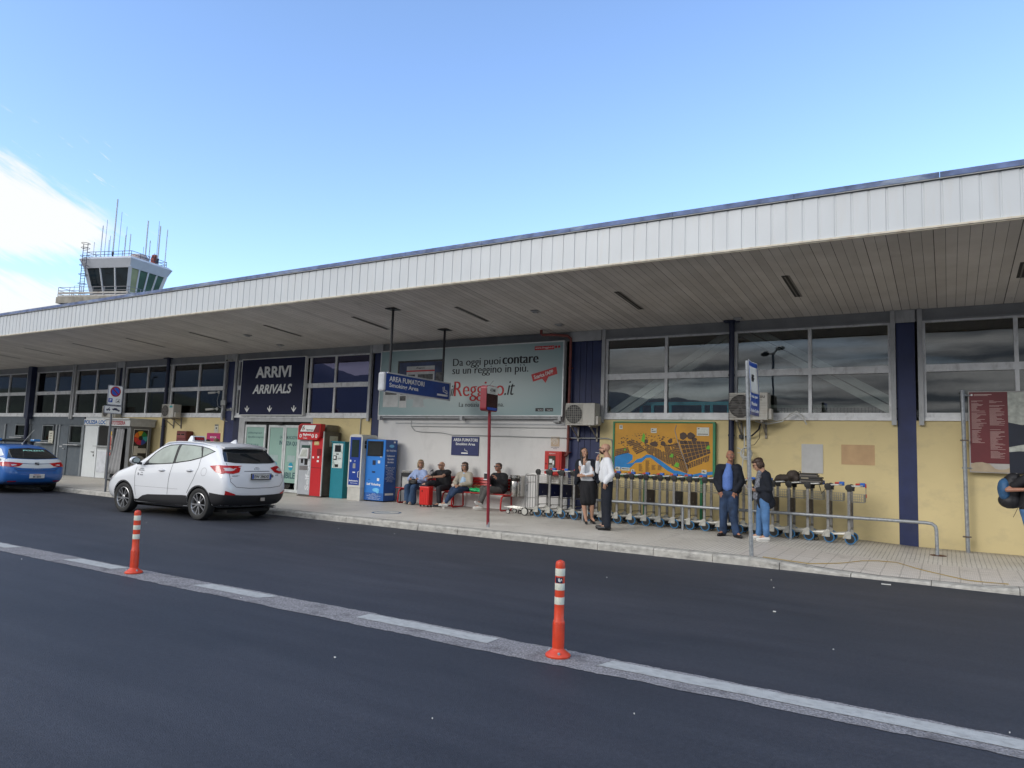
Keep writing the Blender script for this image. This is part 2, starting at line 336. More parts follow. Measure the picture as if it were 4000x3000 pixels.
# pavement: plain slabs to the left, ribbed tiles and square tiles to the right, one worn yellow line
def pave_mat():
    m = bpy.data.materials.new('pavement'); m.use_nodes = True; t = m.node_tree; n = t.nodes; l = t.links; b = n['Principled BSDF']
    tx = n.new('ShaderNodeTexCoord'); sp = n.new('ShaderNodeSeparateXYZ'); l.new(tx.outputs['Object'], sp.inputs[0]); X, Y = sp.outputs[0], sp.outputs[1]
    def mt(op, a, b_=None, c=None):
        q = n.new('ShaderNodeMath'); q.operation = op
        for i, v in enumerate((a, b_, c)):
            if v is None: continue
            if isinstance(v, (int, float)): q.inputs[i].default_value = v
            else: l.new(v, q.inputs[i])
        return q.outputs[0]
    def noise(sc, st=(1, 1, 1), det=5, ro=.6):
        mp = n.new('ShaderNodeMapping'); mp.inputs['Scale'].default_value = st; l.new(tx.outputs['Object'], mp.inputs[0])
        q = n.new('ShaderNodeTexNoise'); q.inputs['Scale'].default_value = sc; q.inputs['Detail'].default_value = det; q.inputs['Roughness'].default_value = ro; l.new(mp.outputs[0], q.inputs['Vector']); return q.outputs[0]
    def line(v, per, wd):   # 1 on the joint
        f = mt('FRACT', mt('DIVIDE', v, per)); return mt('LESS_THAN', mt('ABSOLUTE', mt('SUBTRACT', f, .5)), wd / per / 2)
    def rng(v, a, b_, c=0., d=1.):
        q = n.new('ShaderNodeMapRange'); l.new(v, q.inputs[0])
        for i, k in enumerate((a, b_, c, d)): q.inputs[i + 1].default_value = k
        return q.outputs[0]
    wob = mt('MULTIPLY', mt('SUBTRACT', noise(4), .5), .03)
    Xw = mt('ADD', X, wob)
    front = mt('LESS_THAN', Y, 13.93); right = mt('GREATER_THAN', X, -3.0)
    frr = mt('MULTIPLY', front, right)
    ribs = mt('MULTIPLY', line(Xw, .0685, .011), mt('SUBTRACT', 1, frr))
    ribs = mt('MULTIPLY', ribs, rng(X, -8.5, -3.2, .10, 1.0))
    ribs = mt('MULTIPLY', ribs, rng(X, -13, -9.5, 0, 1))
    sq = mt('MAXIMUM', line(Xw, .257, .012), line(mt('ADD', Y, wob), .257, .009)); sq = mt('MULTIPLY', sq, frr)
    fines = mt('MULTIPLY', mt('MULTIPLY', line(X, .0257, .007), frr), .25)
    slab = mt('MULTIPLY', mt('MAXIMUM', line(X, 1.03, .010), line(Y, 1.31, .010)), mt('SUBTRACT', 1, right)); slab = mt('MULTIPLY', slab, .55)
    rib_v = mt('MULTIPLY', ribs, rng(noise(2.5), .3, .6, .45, 1.))
    J = mt('MAXIMUM', mt('MAXIMUM', rib_v, mt('MULTIPLY', sq, .75)), mt('MAXIMUM', fines, slab))
    base = n.new('ShaderNodeValToRGB'); e = base.color_ramp.elements; e[0].position = .3; e[0].color = (.50, .47, .42, 1); e[1].position = .7; e[1].color = (.62, .59, .54, 1); l.new(noise(1.1), base.inputs[0])
    tint = n.new('ShaderNodeMix'); tint.data_type = 'RGBA'; l.new(mt('MULTIPLY', frr, .6), tint.inputs[0]); l.new(base.outputs[0], tint.inputs[6]); tint.inputs[7].default_value = (.58, .53, .49, 1)
    st = n.new('ShaderNodeMix'); st.data_type = 'RGBA'; l.new(rng(noise(3.4, (1, 1, 1), 8, .7), .55, .78, 0, .55), st.inputs[0]); l.new(tint.outputs[2], st.inputs[6]); st.inputs[7].default_value = (.15, .135, .115, 1)
    wall_darkening = n.new('ShaderNodeMix'); wall_darkening.data_type = 'RGBA'; l.new(mt('MULTIPLY', rng(Y, 15.75, 16.25), rng(noise(5), .3, .6, .3, .85)), wall_darkening.inputs[0]); l.new(st.outputs[2], wall_darkening.inputs[6]); wall_darkening.inputs[7].default_value = (.13, .11, .09, 1)  # mottled darker tone towards the wall
    jn = n.new('ShaderNodeMix'); jn.data_type = 'RGBA'; l.new(mt('MULTIPLY', J, .72), jn.inputs[0]); l.new(wall_darkening.outputs[2], jn.inputs[6]); jn.inputs[7].default_value = (.13, .115, .10, 1)
    sp2 = n.new('ShaderNodeMix'); sp2.data_type = 'RGBA'; sp2.blend_type = 'MULTIPLY'; sp2.inputs[0].default_value = 1; l.new(jn.outputs[2], sp2.inputs[6])
    fr = n.new('ShaderNodeValToRGB'); e = fr.color_ramp.elements; e[0].position = .35; e[0].color = (.86, .86, .86, 1); e[1].position = .65; e[1].color = (1.12, 1.12, 1.12, 1); l.new(noise(70, det=3), fr.inputs[0]); l.new(fr.outputs[0], sp2.inputs[7])
    l.new(sp2.outputs[2], b.inputs['Base Color'])
    l.new(rng(noise(2.2), .3, .7, .42, .62), b.inputs['Roughness']); b.inputs['Specular IOR Level'].default_value = .42
    bp = n.new('ShaderNodeBump'); bp.inputs['Strength'].default_value = .5; bp.inputs['Distance'].default_value = .006; l.new(mt('SUBTRACT', 1, J), bp.inputs['Height']); l.new(bp.outputs[0], b.inputs['Normal'])
    return m
m_pave = pave_mat()
def sheet(x0, x1, y0, y1, dz, nx, ny, warp=None):
    q = MB()
    for i in range(nx + 1):
        for j in range(ny + 1):
            x = x0 + (x1 - x0) * i / nx; y = y0 + (y1 - y0) * j / ny; q.v.append((x, y, pz(x, y) + dz))
    for i in range(nx):
        for j in range(ny): a = i * (ny + 1) + j; q.f.append((a, a + ny + 1, a + ny + 2, a + 1)); q.mi.append(0)
    return q
tag(sheet(-62, 8, 12.2195, 16.30, 0, 700, 12).build('pavement', m_pave, fix=False), kind='structure')
# worn yellow guide line painted across the tiles
ypts = [(-2.6, 12.28), (-2.2, 12.30), (-1.9, 12.33), (-1.48, 12.9), (-1.25, 13.4), (-1.03, 13.64), (-.76, 13.72), (-.35, 13.12), (.18, 12.55), (.44, 12.44), (.75, 12.36)]
q = MB(); n_ = 0
dense = []
for (a, b), (c, d) in zip(ypts, ypts[1:]):
    for k in range(6): dense.append((a + (c - a) * k / 6, b + (d - b) * k / 6))
for i, (x, y) in enumerate(dense):
    wv = .05; q.v += [(x, y - wv, pz(x, y - wv) + .003), (x, y + wv, pz(x, y + wv) + .003)]
for i in range(len(dense) - 1): q.f.append((2 * i, 2 * i + 2, 2 * i + 3, 2 * i + 1)); q.mi.append(0)
tag(q.build('yellow_guide_line', mat('worn_yellow', (.42, .30, .10), .85, var=.2, scale=20, dirt=((.30, .27, .23), .9, 9, (1, 1, 1))), fix=False), kind='structure')
# round smoking mark on the pavement
q = MB()
def disc(b, cx, cy, r, dz, n=28, mi=0):
    o = len(b.v); b.v.append((cx, cy, pz(cx, cy) + dz))
    for k in range(n): x = cx + r * cos(2 * pi * k / n); y = cy + r * sin(2 * pi * k / n); b.v.append((x, y, pz(x, y) + dz))
    for k in range(n): b.f.append((o, o + 1 + k, o + 1 + (k + 1) % n)); b.mi.append(mi)
disc(q, -11.55, 13.33, .36, .003, mi=0); disc(q, -11.55, 13.33, .30, .005, mi=1)
q.mbox(Matrix.Translation((-11.62, 13.30, pz(-11.6, 13.3) + .006)) @ Matrix.Rotation(.35, 4, 'Z'), .34, .06, .003, 0)
fm = tag(q.build('floor_marking', [mat('mark_blue', srgb(75, 100, 130), .7), mat('mark_white', (.5, .5, .48), .7)], fix=False), 'round blue and white smoking symbol stuck flat on the pavement', 'floor marking')
# ------------------------------------------------------------------ terminal building
FY = 16.25
m_yel = mat('yellow_plaster', (.66, .545, .29), .82, var=.05, scale=1.2, bump=.12, bscale=60, dirt=((.42, .35, .22), .35, 2.2, (1, 1, 1.6)))
m_whw = mat('white_plaster', (.70, .69, .67), .8, var=.04, scale=1.3, bump=.08, bscale=50, dirt=((.42, .41, .39), .35, 1.6, (1, 1, .6)))
m_gry = mat('grey_panel_paint', (.085, .105, .125), .55, var=.12, scale=4, dirt=((.15, .16, .17), .5, 5, (1, 1, .5)))
m_grl = mat('grey_frame_paint', (.20, .22, .235), .5, var=.1, scale=5)
m_blu = mat('blue_panel', (.012, .021, .085), .5, var=.18, scale=3, bump=.15, bscale=120, dirt=((.035, .042, .095), .5, 6, (1, 1, .3)))
m_nvy = mat('navy_paint', (.008, .013, .045), .45, var=.2, scale=5)
m_alu = mat('window_aluminium', (.74, .75, .76), .5, metal=.0, var=.1, scale=6, dirt=((.26, .25, .24), .5, 7, (1, 1, .4)))
m_ald = mat('flashing_grey', (.42, .43, .44), .5, metal=.0, var=.12, scale=4, dirt=((.2, .19, .17), .5, 5, (1, 1, .3)))
m_hdr = mat('header_grey', (.25, .26, .27), .6, var=.12, scale=3)
m_fas = mat('fascia_sheet', (.555, .585, .61), .38, var=.035, scale=2.5, bump=.04, bscale=9, dirt=((.55, .53, .50), .35, 2.2, (3, 1, .35)), stretch=(1, 1, .4))
m_trm = mat('fascia_trim', (.62, .57, .47), .6, var=.12, scale=6, dirt=((.35, .22, .13), .55, 7, (1, 1, 1)))
m_cop = mat('coping_weathered_blue', (.10, .14, .27), .7, var=.4, scale=5, dirt=((.32, .37, .42), .9, 2.2, (.5, 1, 2)))
m_drk = mat('dark_gap', (.012, .012, .012), .9)
def glass(name, tint=(.5, .52, .5), ior=1.9, refl=(.95, .95, .95)):
    m = bpy.data.materials.new(name); m.use_nodes = True; t = m.node_tree; n = t.nodes; l = t.links
    n.remove(n['Principled BSDF']); o = n['Material Output']
    tr = n.new('ShaderNodeBsdfTransparent'); tr.inputs[0].default_value = tint + (1,)
    gl = n.new('ShaderNodeBsdfGlossy'); gl.inputs['Roughness'].default_value = .012; gl.inputs['Color'].default_value = refl + (1,)
    fr = n.new('ShaderNodeFresnel'); fr.inputs[0].default_value = ior
    no = n.new('ShaderNodeTexNoise'); no.inputs['Scale'].default_value = .9; bp = n.new('ShaderNodeBump'); bp.inputs['Strength'].default_value = .03; bp.inputs['Distance'].default_value = .05
    tx = n.new('ShaderNodeTexCoord'); l.new(tx.outputs['Object'], no.inputs['Vector']); l.new(no.outputs[0], bp.inputs['Height']); l.new(bp.outputs[0], gl.inputs['Normal'])
    mx = n.new('ShaderNodeMixShader'); l.new(fr.outputs[0], mx.inputs[0]); l.new(tr.outputs[0], mx.inputs[1]); l.new(gl.outputs[0], mx.inputs[2]); l.new(mx.outputs[0], o.inputs[0])
    return m
m_gls = glass('window_glass', (.80, .82, .80), 1.72); m_glv = glass('blue_film_glass', (.10, .10, .20), 2.1, (.62, .60, .95))

BLD = empty('terminal_building', (-7, FY, 0), 'long low yellow and blue terminal building with deep white canopy', 'building')
def yellow(x0, x1, z1=2.60, m=m_yel, name='wall', y=FY):
    b = MB(); b.box(x0, x1, y, y + .2, -.1, z1); return b.build(name, m, BLD)
for x0, x1 in ((-28.62, -21.78), (-17.36, -14.88), (-7.33, -.835), (-.505, 5.5)): yellow(x0, x1)
yellow(-14.57, -8.19, 2.66, m_whw, 'white_wall', FY - .003)
# raised skirting ledges on the white wall
b = MB(); b.box(-14.45, -8.25, FY - .035, FY - .0035, 2.56, 2.62); b.box(-13.9, -8.3, FY - .02, FY - .0035, 2.44, 2.475); b.build('wall_ledge', m_ald, BLD)
# grey ticket-office front
b = MB(); b.box(-39.8, -30.84, FY, FY + .2, 2.262, 2.60)
for a, c in ((-39.8, -36.6), (-35.35, -34.25), (-33.13, -32.76), (-32.76, -31.96)): b.box(a, c, FY + .02, FY + .2, -.1, 2.262)
b.box(-36.6, -35.35, FY + .02, FY + .2, -.1, 1.70); b.box(-34.25, -33.13, FY + .02, FY + .2, -.1, 1.50); b.box(-31.96, -30.84, FY + .02, FY + .2, -.1, 1.47)
b.build('grey_wall', m_gry, BLD)
for a in (-37.62, -35.3, -33.04, -32.78, -30.9): MB().box(a, a + .13, FY - .03, FY + .018, .1, 2.262).build('wall_post', m_grl, BLD)
for a, c, z0, z1 in ((-36.6, -35.72, 1.75, 2.2), (-34.15, -33.30, 1.56, 2.2), (-31.9, -30.98, 1.52, 2.2)):
    f = MB()
    for (p, q_, r, s_) in ((a - .04, a, z0 - .04, z1 + .04), (c, c + .04, z0 - .04, z1 + .04), (a, c, z0 - .04, z0), (a, c, z1, z1 + .04)): f.box(p, q_, FY - .01, FY + .1, r, s_)
    fo = f.build('ticket_window', m_grl, BLD); put(MB().box(a, c, FY + .05, FY + .06, z0, z1).build('pane', m_gls), fo)
    put(MB().box(a - .12, c + .1, FY - .18, FY + .02, z0 - .12, z0 - .085).build('counter', m_ald), fo)
    put(MB().box(a + .02, c - .02, FY + .062, FY + .075, z0, z0 + .16).build('paper_strip', mat('paper', (.55, .56, .52), .8)), fo)
# white municipal police door
b = MB(); b.box(-30.77, -28.63, FY + .02, FY + .2, -.1, 2.60); b.build('door_surround', mat('office_white', (.66, .69, .70), .5, var=.03), BLD)
dr = MB().box(-30.62, -29.72, FY - .01, FY + .018, .13, 2.2).build('door', mat('office_white', (.66, .69, .70)), BLD, bevel=.01)
h = MB(); h.tube([(-29.90, FY - .012, 1.16), (-29.90, FY - .06, 1.16), (-30.02, FY - .06, 1.16)], .014); h.box(-29.93, -29.87, FY - .02, FY - .011, .98, 1.06); put(h.build('handle', m_drk), dr)
wf = MB().box(-29.66, -28.7, FY - .008, FY + .018, 1.44, 2.24).build('ticket_window', m_drk, BLD); put(MB().box(-29.75, -28.65, FY - .16, FY - .01, 1.39, 1.42).build('counter', m_ald), wf)
MB().box(-29.62, -28.72, FY - .004, FY + .018, .35, 1.2).build('door_panel', mat('panel_greyish', (.58, .60, .64), .6), BLD)
gd = MB().box(-32.72, -31.99, FY - .012, FY + .018, .13, 2.2).build('door', m_gry, BLD, bevel=.008)
h = MB(); h.box(-32.6, -32.4, FY - .02, FY - .0125, 1.3, 1.36); h.tube([(-32.12, FY - .012, 1.24), (-32.12, FY - .06, 1.24), (-32.25, FY - .06, 1.24)], .014); put(h.build('handle', m_ald), gd)
# blue pillars
for x0, x1, y in ((-.8345, -.5055, .004), (-14.88, -14.575, .02), (-21.78, -21.28, .03)):
    MB().box(x0, x1, FY + y, FY + .22, -.1, 4.62).build('pillar', m_blu, BLD)
b = MB(); b.box(-8.19, -7.33, FY + .05, FY + .22, -.1, 4.62)
for a, c in ((-8.185, -7.93), (-7.92, -7.76), (-7.75, -7.60), (-7.59, -7.34)): b.box(a, c, FY + .02, FY + .049, -.1, 4.62)
b.build('pillar', m_blu, BLD)
MB().box(-28.62, -28.22, FY + .05, FY + .22, 2.6, 4.62).build('pillar', m_nvy, BLD)
b = MB(); b.box(-35.93, -35.2, FY - .03, FY + .2, 2.5, 4.66); b.build('pillar', m_grl, BLD)
# dark rainwater pipes
def pipe(x, z0, z1, r, m, y=FY - .09, flare=True):
    b = MB(); b.tube([(x, y, z0), (x, y, z1)], r, 14)
    for z in (z0 + .9, 2.25, 3.6):
        b.tube([(x, y, z - .02), (x, y, z + .02)], r * 1.18, 14)
    if flare: b.box(x - .16, x + .16, y - .12, y + .1, z1 - .03, z1 + .0)
    return b.build('downpipe', m, BLD, smooth=True)
pipe(-4.10, .18, 4.84, .062, m_nvy); pipe(-25.18, .16, 4.84, .062, m_nvy)
b = MB(); b.box(-35.42, -35.1, FY - .25, FY - .031, 2.5, 4.84); b.tube([(-35.3, FY - .14, .15), (-35.3, FY - .14, 2.5)], .08, 14); b.build('downpipe', m_nvy, BLD)
# header under the soffit and the wall above
b = MB(); b.box(-46, 5.5, FY - .02, FY + .25, 4.62, 4.86); b.box(-46, 5.5, FY - .045, FY - .021, 4.60, 4.64); b.build('header_beam', m_hdr, BLD)
for x0, x1 in ((-.84, -.49), (-8.19, -7.33), (-28.65, -28.18), (-21.8, -21.2), (-14.95, -14.5)):
    MB().box(x0, x1, FY - .06, FY - .0455, 4.58, 4.84).build('header_cover', m_ald, BLD)
# windows
def window(x0, x1, mull, gm=m_gls, fl=True, fr=True, z0=2.60, thick=()):
    f = MB(); w = .055; ya, yb_ = FY - .005, FY + .10
    f.box(x0, x1, ya - .03, yb_, z0, z0 + .065)                         # sill rail
    f.box(x0, x1, ya, yb_, z0 + .068, z0 + .16)
    f.box(x0, x1, ya, yb_, 3.575, 3.72); f.box(x0, x1, ya, yb_, 4.565, 4.62)
    xs = [x0] + list(mull) + [x1]
    for i, x in enumerate(xs):
        a, c = (x, x + w * 1.1) if i == 0 else (x - w * 1.1, x) if i == len(xs) - 1 else (x - w * .62, x + w * .62)
        for za, zb_ in ((z0 + .16, 3.575), (3.72, 4.565)): f.box(a, c, ya + .002, yb_ - .002, za, zb_)
    fo = f.build('window', m_alu, BLD)
    p = MB()
    for i in range(len(xs) - 1): p.box(xs[i] + .03, xs[i + 1] - .03, FY + .045, FY + .053, z0 + .15, 3.59); p.box(xs[i] + .03, xs[i + 1] - .03, FY + .045, FY + .053, 3.71, 4.58)
    put(p.build('pane', gm), fo)
    if fl: put(MB().box(x0 - .075, x0 + .012, FY - .085, FY - .036, z0 - .09, 4.84).build('flashing', m_ald), fo)
    if fr: put(MB().box(x1 - .012, x1 + .075, FY - .085, FY - .036, z0 - .09, 4.84).build('flashing', m_ald), fo)
    return fo
window(-46, -42.5, [-44]); window(-42, -35.95, [-40.2, -38.9, -37.63], fr=False)
window(-35.12, -31.96, [-33.37]); window(-31.76, -28.70, [-30.2]); window(-28.12, -25.10, [-26.6], fr=False); window(-25.04, -21.86, [-23.38], fl=False)
window(-21.22, -15.0, [-19.4, -17.62, -16.5], m_glv); window(-7.22, -4.10, [-5.66], fr=False); window(-4.06, -.92, [-2.47], fl=False); window(-.38, 5.4, [1.16, 2.7, 4.1], fr=False)
# entrance below the arrivals board
b = MB(); b.box(-21.28, -20.95, FY + .01, FY + .3, -.1, 2.6); b.build('pillar', m_nvy, BLD)
b = MB(); b.box(-20.95, -17.36, FY - .01, FY + .3, 2.47, 2.6); b.box(-17.44, -17.36, FY - .01, FY + .3, -.1, 2.47); b.box(-20.95, -20.66, FY - .01, FY + .3, -.1, 2.47); b.build('entrance_surround', m_ald, BLD)
MB().box(-20.66, -17.44, FY + .08, FY + .3, 2.37, 2.47).build('door_header', m_drk, BLD)
m_mint = mat('mint_film', (.30, .46, .40), .25, var=.05, scale=2)
m_ink = mat('teal_ink', (.03, .09, .11), .5)
for a, c, y in ((-20.64, -19.60, .02), (-19.50, -18.72, .06), (-18.70, -18.02, .06), (-18.0, -17.46, .02)):
    f = MB(); t = .07
    f.box(a, a + t, FY + y, FY + y + .05, .18, 2.36); f.box(c - t, c, FY + y, FY + y + .05, .18, 2.36); f.box(a + t, c - t, FY + y, FY + y + .05, 2.28, 2.36); f.box(a + t, c - t, FY + y, FY + y + .05, .18, .27)
    fo = f.build('sliding_door', mat('door_white', (.60, .63, .63), .45), BLD)
    put(MB().box(a + t, c - t, FY + y + .02, FY + y + .03, .27, 2.28).build('pane', m_gls), fo)
    put(MB().box(a + t, c - t, FY + y + .0186, FY + y + .0196, .48, 2.28).build('film', m_mint), fo)
    if a == -20.64:
        text('publiasomegroup.it', (-20.50, FY + y + .0185, 2.04), (1, 0, 0), (0, 0, 1), .72, .085, m_ink, parent=fo)
        text('@publiasomegroup', (-20.50, FY + y + .0185, 1.90), (1, 0, 0), (0, 0, 1), .82, .085, m_ink, parent=fo)
        text('800-08 168 16', (-20.52, FY + y + .0185, 1.60), (1, 0, 0), (0, 0, 1), .58, .12, m_ink, parent=fo, bold=.02)
        put(MB().box(-19.93, -19.70, FY + y + .012, FY + y + .018, 1.14, 1.40).build('notice', mat('paper', (.55, .56, .52))), fo)
    if a == -19.5:
        text('LA', (-18.94, FY + y + .0185, 1.92), (1, 0, 0), (0, 0, 1), .13, .10, m_ink, parent=fo, bold=.01)
        text('IN', (-18.95, FY + y + .0185, 1.71), (1, 0, 0), (0, 0, 1), .14, .14, m_ink, parent=fo, bold=.03)
        put(MB().box(-19.37, -18.97, FY + y + .012, FY + y + .018, 1.16, 1.37).build('handle_plate', mat('door_plate', (.35, .45, .44), .4)), fo)
    if a == -18.7:
        text('MUNICAZIONE', (-18.62, FY + y + .0185, 1.90), (1, 0, 0), (0, 0, 1), .52, .11, m_ink, parent=fo, bold=.01)
        text('IZIA QUI', (-18.62, FY + y + .0185, 1.67), (1, 0, 0), (0, 0, 1), .52, .16, m_ink, parent=fo, bold=.03)
        text('IBILE', (-18.62, FY + y + .0185, .62), (1, 0, 0), (0, 0, 1), .50, .20, m_ink, parent=fo, bold=.03)
        put(MB().box(-18.52, -18.16, FY + y + .012, FY + y + .018, 1.16, 1.37).build('handle_plate', mat('door_plate', (.35, .45, .44), .4)), fo)
    if y == .06:
        cxx = (a + c) / 2 + .02; dd = MB(); dd.prism([(cxx + .10 * cos(k * pi / 12), 1.01 + .13 * sin(k * pi / 12)) for k in range(24)], FY + y + .010, FY + y + .0185)
        so = put(dd.build('sticker', mat('cyan_sticker', srgb(30, 150, 180), .4)), fo); put(MB().box(cxx - .095, cxx + .095, FY + y + .006, FY + y + .0095, .99, 1.03).build('band', mat('white_plastic', (.7, .7, .7), .4)), so)
b = MB(); b.box(-19.05, -18.75, FY - .02, FY + .0, 2.37, 2.46); b.build('door_sensor', m_drk, BLD)

# canopy
CAN = bpy.data.objects.new('canopy', None); COL.objects.link(CAN); put(CAN, BLD)
X0, X1 = -46., 6.
b = MB(); k0 = int((X0) / .2365); k1 = int(X1 / .2365)
prev = None; yf = 11.75; rnf = random.Random(2)
pts = []
for k in range(k0, k1 + 1):
    x = -.004 + .2365 * k + rnf.uniform(-.004, .004); d = rnf.uniform(0, .004)
    pts += [(x, yf + d), (x + .002, yf + .013), (x + .029, yf + .013), (x + .036, yf + d + .001)]
for i, (x, y) in enumerate(pts): b.v += [(x, y, 5.165), (x, y, 5.845)]
for i in range(len(pts) - 1): b.f.append((2 * i, 2 * i + 2, 2 * i + 3, 2 * i + 1)); b.mi.append(0)
put(b.build('fascia', m_fas, fix=False), CAN)
b = MB(); b.box(X0, X1, yf - .022, yf + .02, 5.137, 5.166); b.box(X0, X1, yf - .004, yf + .03, 5.120, 5.137); put(b.build('trim', m_trm), CAN)
b = MB(); b.box(X0, X1, yf - .035, yf + .02, 5.856, 5.868); put(b.build('trim', mat('trim_white', (.62, .62, .60), .5)), CAN)
b = MB(); b.box(X0, X1, yf + .022, yf + .04, 5.166, 5.856); put(b.build('backing', m_drk), CAN)
b = MB(); nseg = 26
for i in range(nseg):
    xa = X0 + (X1 - X0) * i / nseg; xb = X0 + (X1 - X0) * (i + 1) / nseg - .006
    b._add([(xa, yf - .045, 5.8685), (xb, yf - .045, 5.8685), (xb, yf - .035, 5.955), (xa, yf - .035, 5.955), (xa, yf + .35, 5.99), (xb, yf + .35, 5.99), (xb, yf + .35, 5.8685), (xa, yf + .35, 5.8685)], [(0, 1, 2, 3), (3, 2, 5, 4), (4, 5, 6, 7), (0, 7, 6, 1), (0, 3, 4, 7), (1, 6, 5, 2)])
put(b.build('coping', m_cop), CAN)
def soffit_mat():
    m = bpy.data.materials.new('soffit_boards'); m.use_nodes = True; t = m.node_tree; n = t.nodes; l = t.links; b = n['Principled BSDF']
    tx = n.new('ShaderNodeTexCoord'); sp = n.new('ShaderNodeSeparateXYZ'); l.new(tx.outputs['Object'], sp.inputs[0])
    def mt(op, a, b_=None):
        q = n.new('ShaderNodeMath'); q.operation = op
        for i, v in enumerate((a, b_)):
            if v is None: continue
            if isinstance(v, (int, float)): q.inputs[i].default_value = v
            else: l.new(v, q.inputs[i])
        return q.outputs[0]
    def noise(sc, st=(1, 1, 1), det=5, ro=.6):
        mp = n.new('ShaderNodeMapping'); mp.inputs['Scale'].default_value = st; l.new(tx.outputs['Object'], mp.inputs[0])
        q = n.new('ShaderNodeTexNoise'); q.inputs['Scale'].default_value = sc; q.inputs['Detail'].default_value = det; q.inputs['Roughness'].default_value = ro; l.new(mp.outputs[0], q.inputs['Vector']); return q.outputs[0]
    u = mt('DIVIDE', mt('ADD', sp.outputs[0], 100.0775), .155); fr = mt('FRACT', u); d = mt('ABSOLUTE', mt('SUBTRACT', fr, .5))
    idn = n.new('ShaderNodeTexWhiteNoise'); idn.noise_dimensions = '1D'; l.new(mt('FLOOR', u), idn.inputs['W'])
    idn2 = n.new('ShaderNodeTexWhiteNoise'); idn2.noise_dimensions = '1D'; l.new(mt('ADD', mt('FLOOR', mt('ADD', u, .5)), 77.0), idn2.inputs['W'])
    wid = mt('ADD', mt('MULTIPLY', mt('POWER', idn2.outputs[0], 5.0), .030), .016)
    ln = mt('GREATER_THAN', d, mt('SUBTRACT', .5, mt('MULTIPLY', wid, mt('ADD', noise(3, (1, 1.2, 1)), .55))))
    # every few boards the joint gapes
    rp = n.new('ShaderNodeMapRange'); l.new(idn.outputs[0], rp.inputs[0]); rp.inputs[3].default_value = .86; rp.inputs[4].default_value = 1.06
    c0 = n.new('ShaderNodeValToRGB'); e = c0.color_ramp.elements; e[0].position = .3; e[0].color = (.56, .53, .49, 1); e[1].position = .7; e[1].color = (.68, .65, .61, 1); l.new(noise(1.4), c0.inputs[0])
    mm = n.new('ShaderNodeMix'); mm.data_type = 'RGBA'; mm.blend_type = 'MULTIPLY'; mm.inputs[0].default_value = 1; l.new(c0.outputs[0], mm.inputs[6]); l.new(rp.outputs[0], mm.inputs[7])
    sm = n.new('ShaderNodeMapRange'); l.new(noise(2.2, (1, .5, 1), 8, .7), sm.inputs[0]); sm.inputs[1].default_value = .6; sm.inputs[2].default_value = .8; sm.inputs[4].default_value = .5
    m2 = n.new('ShaderNodeMix'); m2.data_type = 'RGBA'; l.new(sm.outputs[0], m2.inputs[0]); l.new(mm.outputs[2], m2.inputs[6]); m2.inputs[7].default_value = (.2, .18, .16, 1)
    m3 = n.new('ShaderNodeMix'); m3.data_type = 'RGBA'; l.new(mt('MULTIPLY', ln, .9), m3.inputs[0]); l.new(m2.outputs[2], m3.inputs[6]); m3.inputs[7].default_value = (.03, .026, .022, 1)
    l.new(m3.outputs[2], b.inputs['Base Color']); b.inputs['Roughness'].default_value = .6
    bp = n.new('ShaderNodeBump'); bp.inputs['Strength'].default_value = .6; bp.inputs['Distance'].default_value = .008; l.new(mt('SUBTRACT', 1, ln), bp.inputs['Height']); l.new(bp.outputs[0], b.inputs['Normal'])
    return m
T_ = math.tan(R(3.96))
def zs(y): return 4.84 + (FY - y) * T_
b = MB(); b._add([(X0, 11.772, zs(11.772)), (X1, 11.772, zs(11.772)), (X1, FY + .1, zs(FY + .1)), (X0, FY + .1, zs(FY + .1))], [(0, 1, 2, 3)]); put(b.build('soffit', soffit_mat(), fix=False), CAN)
b = MB(); b._add([(X0, 12.0, 5.86), (X1, 12.0, 5.86), (X1, 32, 5.5), (X0, 32, 5.5)], [(0, 1, 2, 3)]); b.box(X0, X1, 12.0, 12.05, 5.2, 5.86); put(b.build('roof_deck', m_drk), CAN)
# recessed strip lights
for i, x in enumerate((-40.0, -36.7, -33.31, -29.97, -26.53, -23.2, -19.82, -16.42, -13.04, -9.76, -5.72, -2.45, 1.13)):
    y0, y1 = (13.32, 14.70) if i < 12 else (13.78, 14.62)
    def q_(x_, y_, dz): return (x_, y_, zs(y_) + dz)
    f = MB(); w = .055
    f._add([q_(x - w, y0, -.004), q_(x + w, y0, -.004), q_(x + w, y1, -.004), q_(x - w, y1, -.004), q_(x - w, y0, .05), q_(x + w, y0, .05), q_(x + w, y1, .05), q_(x - w, y1, .05)], [(4, 5, 6, 7), (0, 4, 7, 3), (1, 2, 6, 5), (0, 1, 5, 4), (2, 3, 7, 6)])
    f._add([q_(x - w, y0, -.003), q_(x + w, y0, -.003), q_(x + w, y1, -.003), q_(x - w, y1, -.003)], [(0, 1, 2, 3)])
    lo = put(f.build('strip_light', mat('light_black', (.02, .018, .016), .5), fix=False), CAN)
    f = MB(); f._add([q_(x + w, y0, -.006), q_(x + w + .035, y0, -.006), q_(x + w + .035, y1, -.006), q_(x + w, y1, -.006)], [(0, 1, 2, 3)]); f._add([q_(x - .012, y0 + .05, -.01), q_(x + .012, y0 + .05, -.01), q_(x + .012, y1 - .05, -.01), q_(x - .012, y1 - .05, -.01)], [(0, 1, 2, 3)])
    put(f.build('diffuser', mat('light_grey', (.22, .21, .19), .4), fix=False), lo)
for (x, y) in ((-8.09, 14.17), (-8.12, 15.43), (-18.1, 14.11), (-18.19, 15.44), (-3.92, 15.99)):
    b = MB(); b.box(x - .09, x + .09, y - .09, y + .09, zs(y) - .025, zs(y)); b.box(x - .05, x + .05, y - .05, y + .05, zs(y) - .05, zs(y) - .025); put(b.build('spotlight', m_ald), CAN)
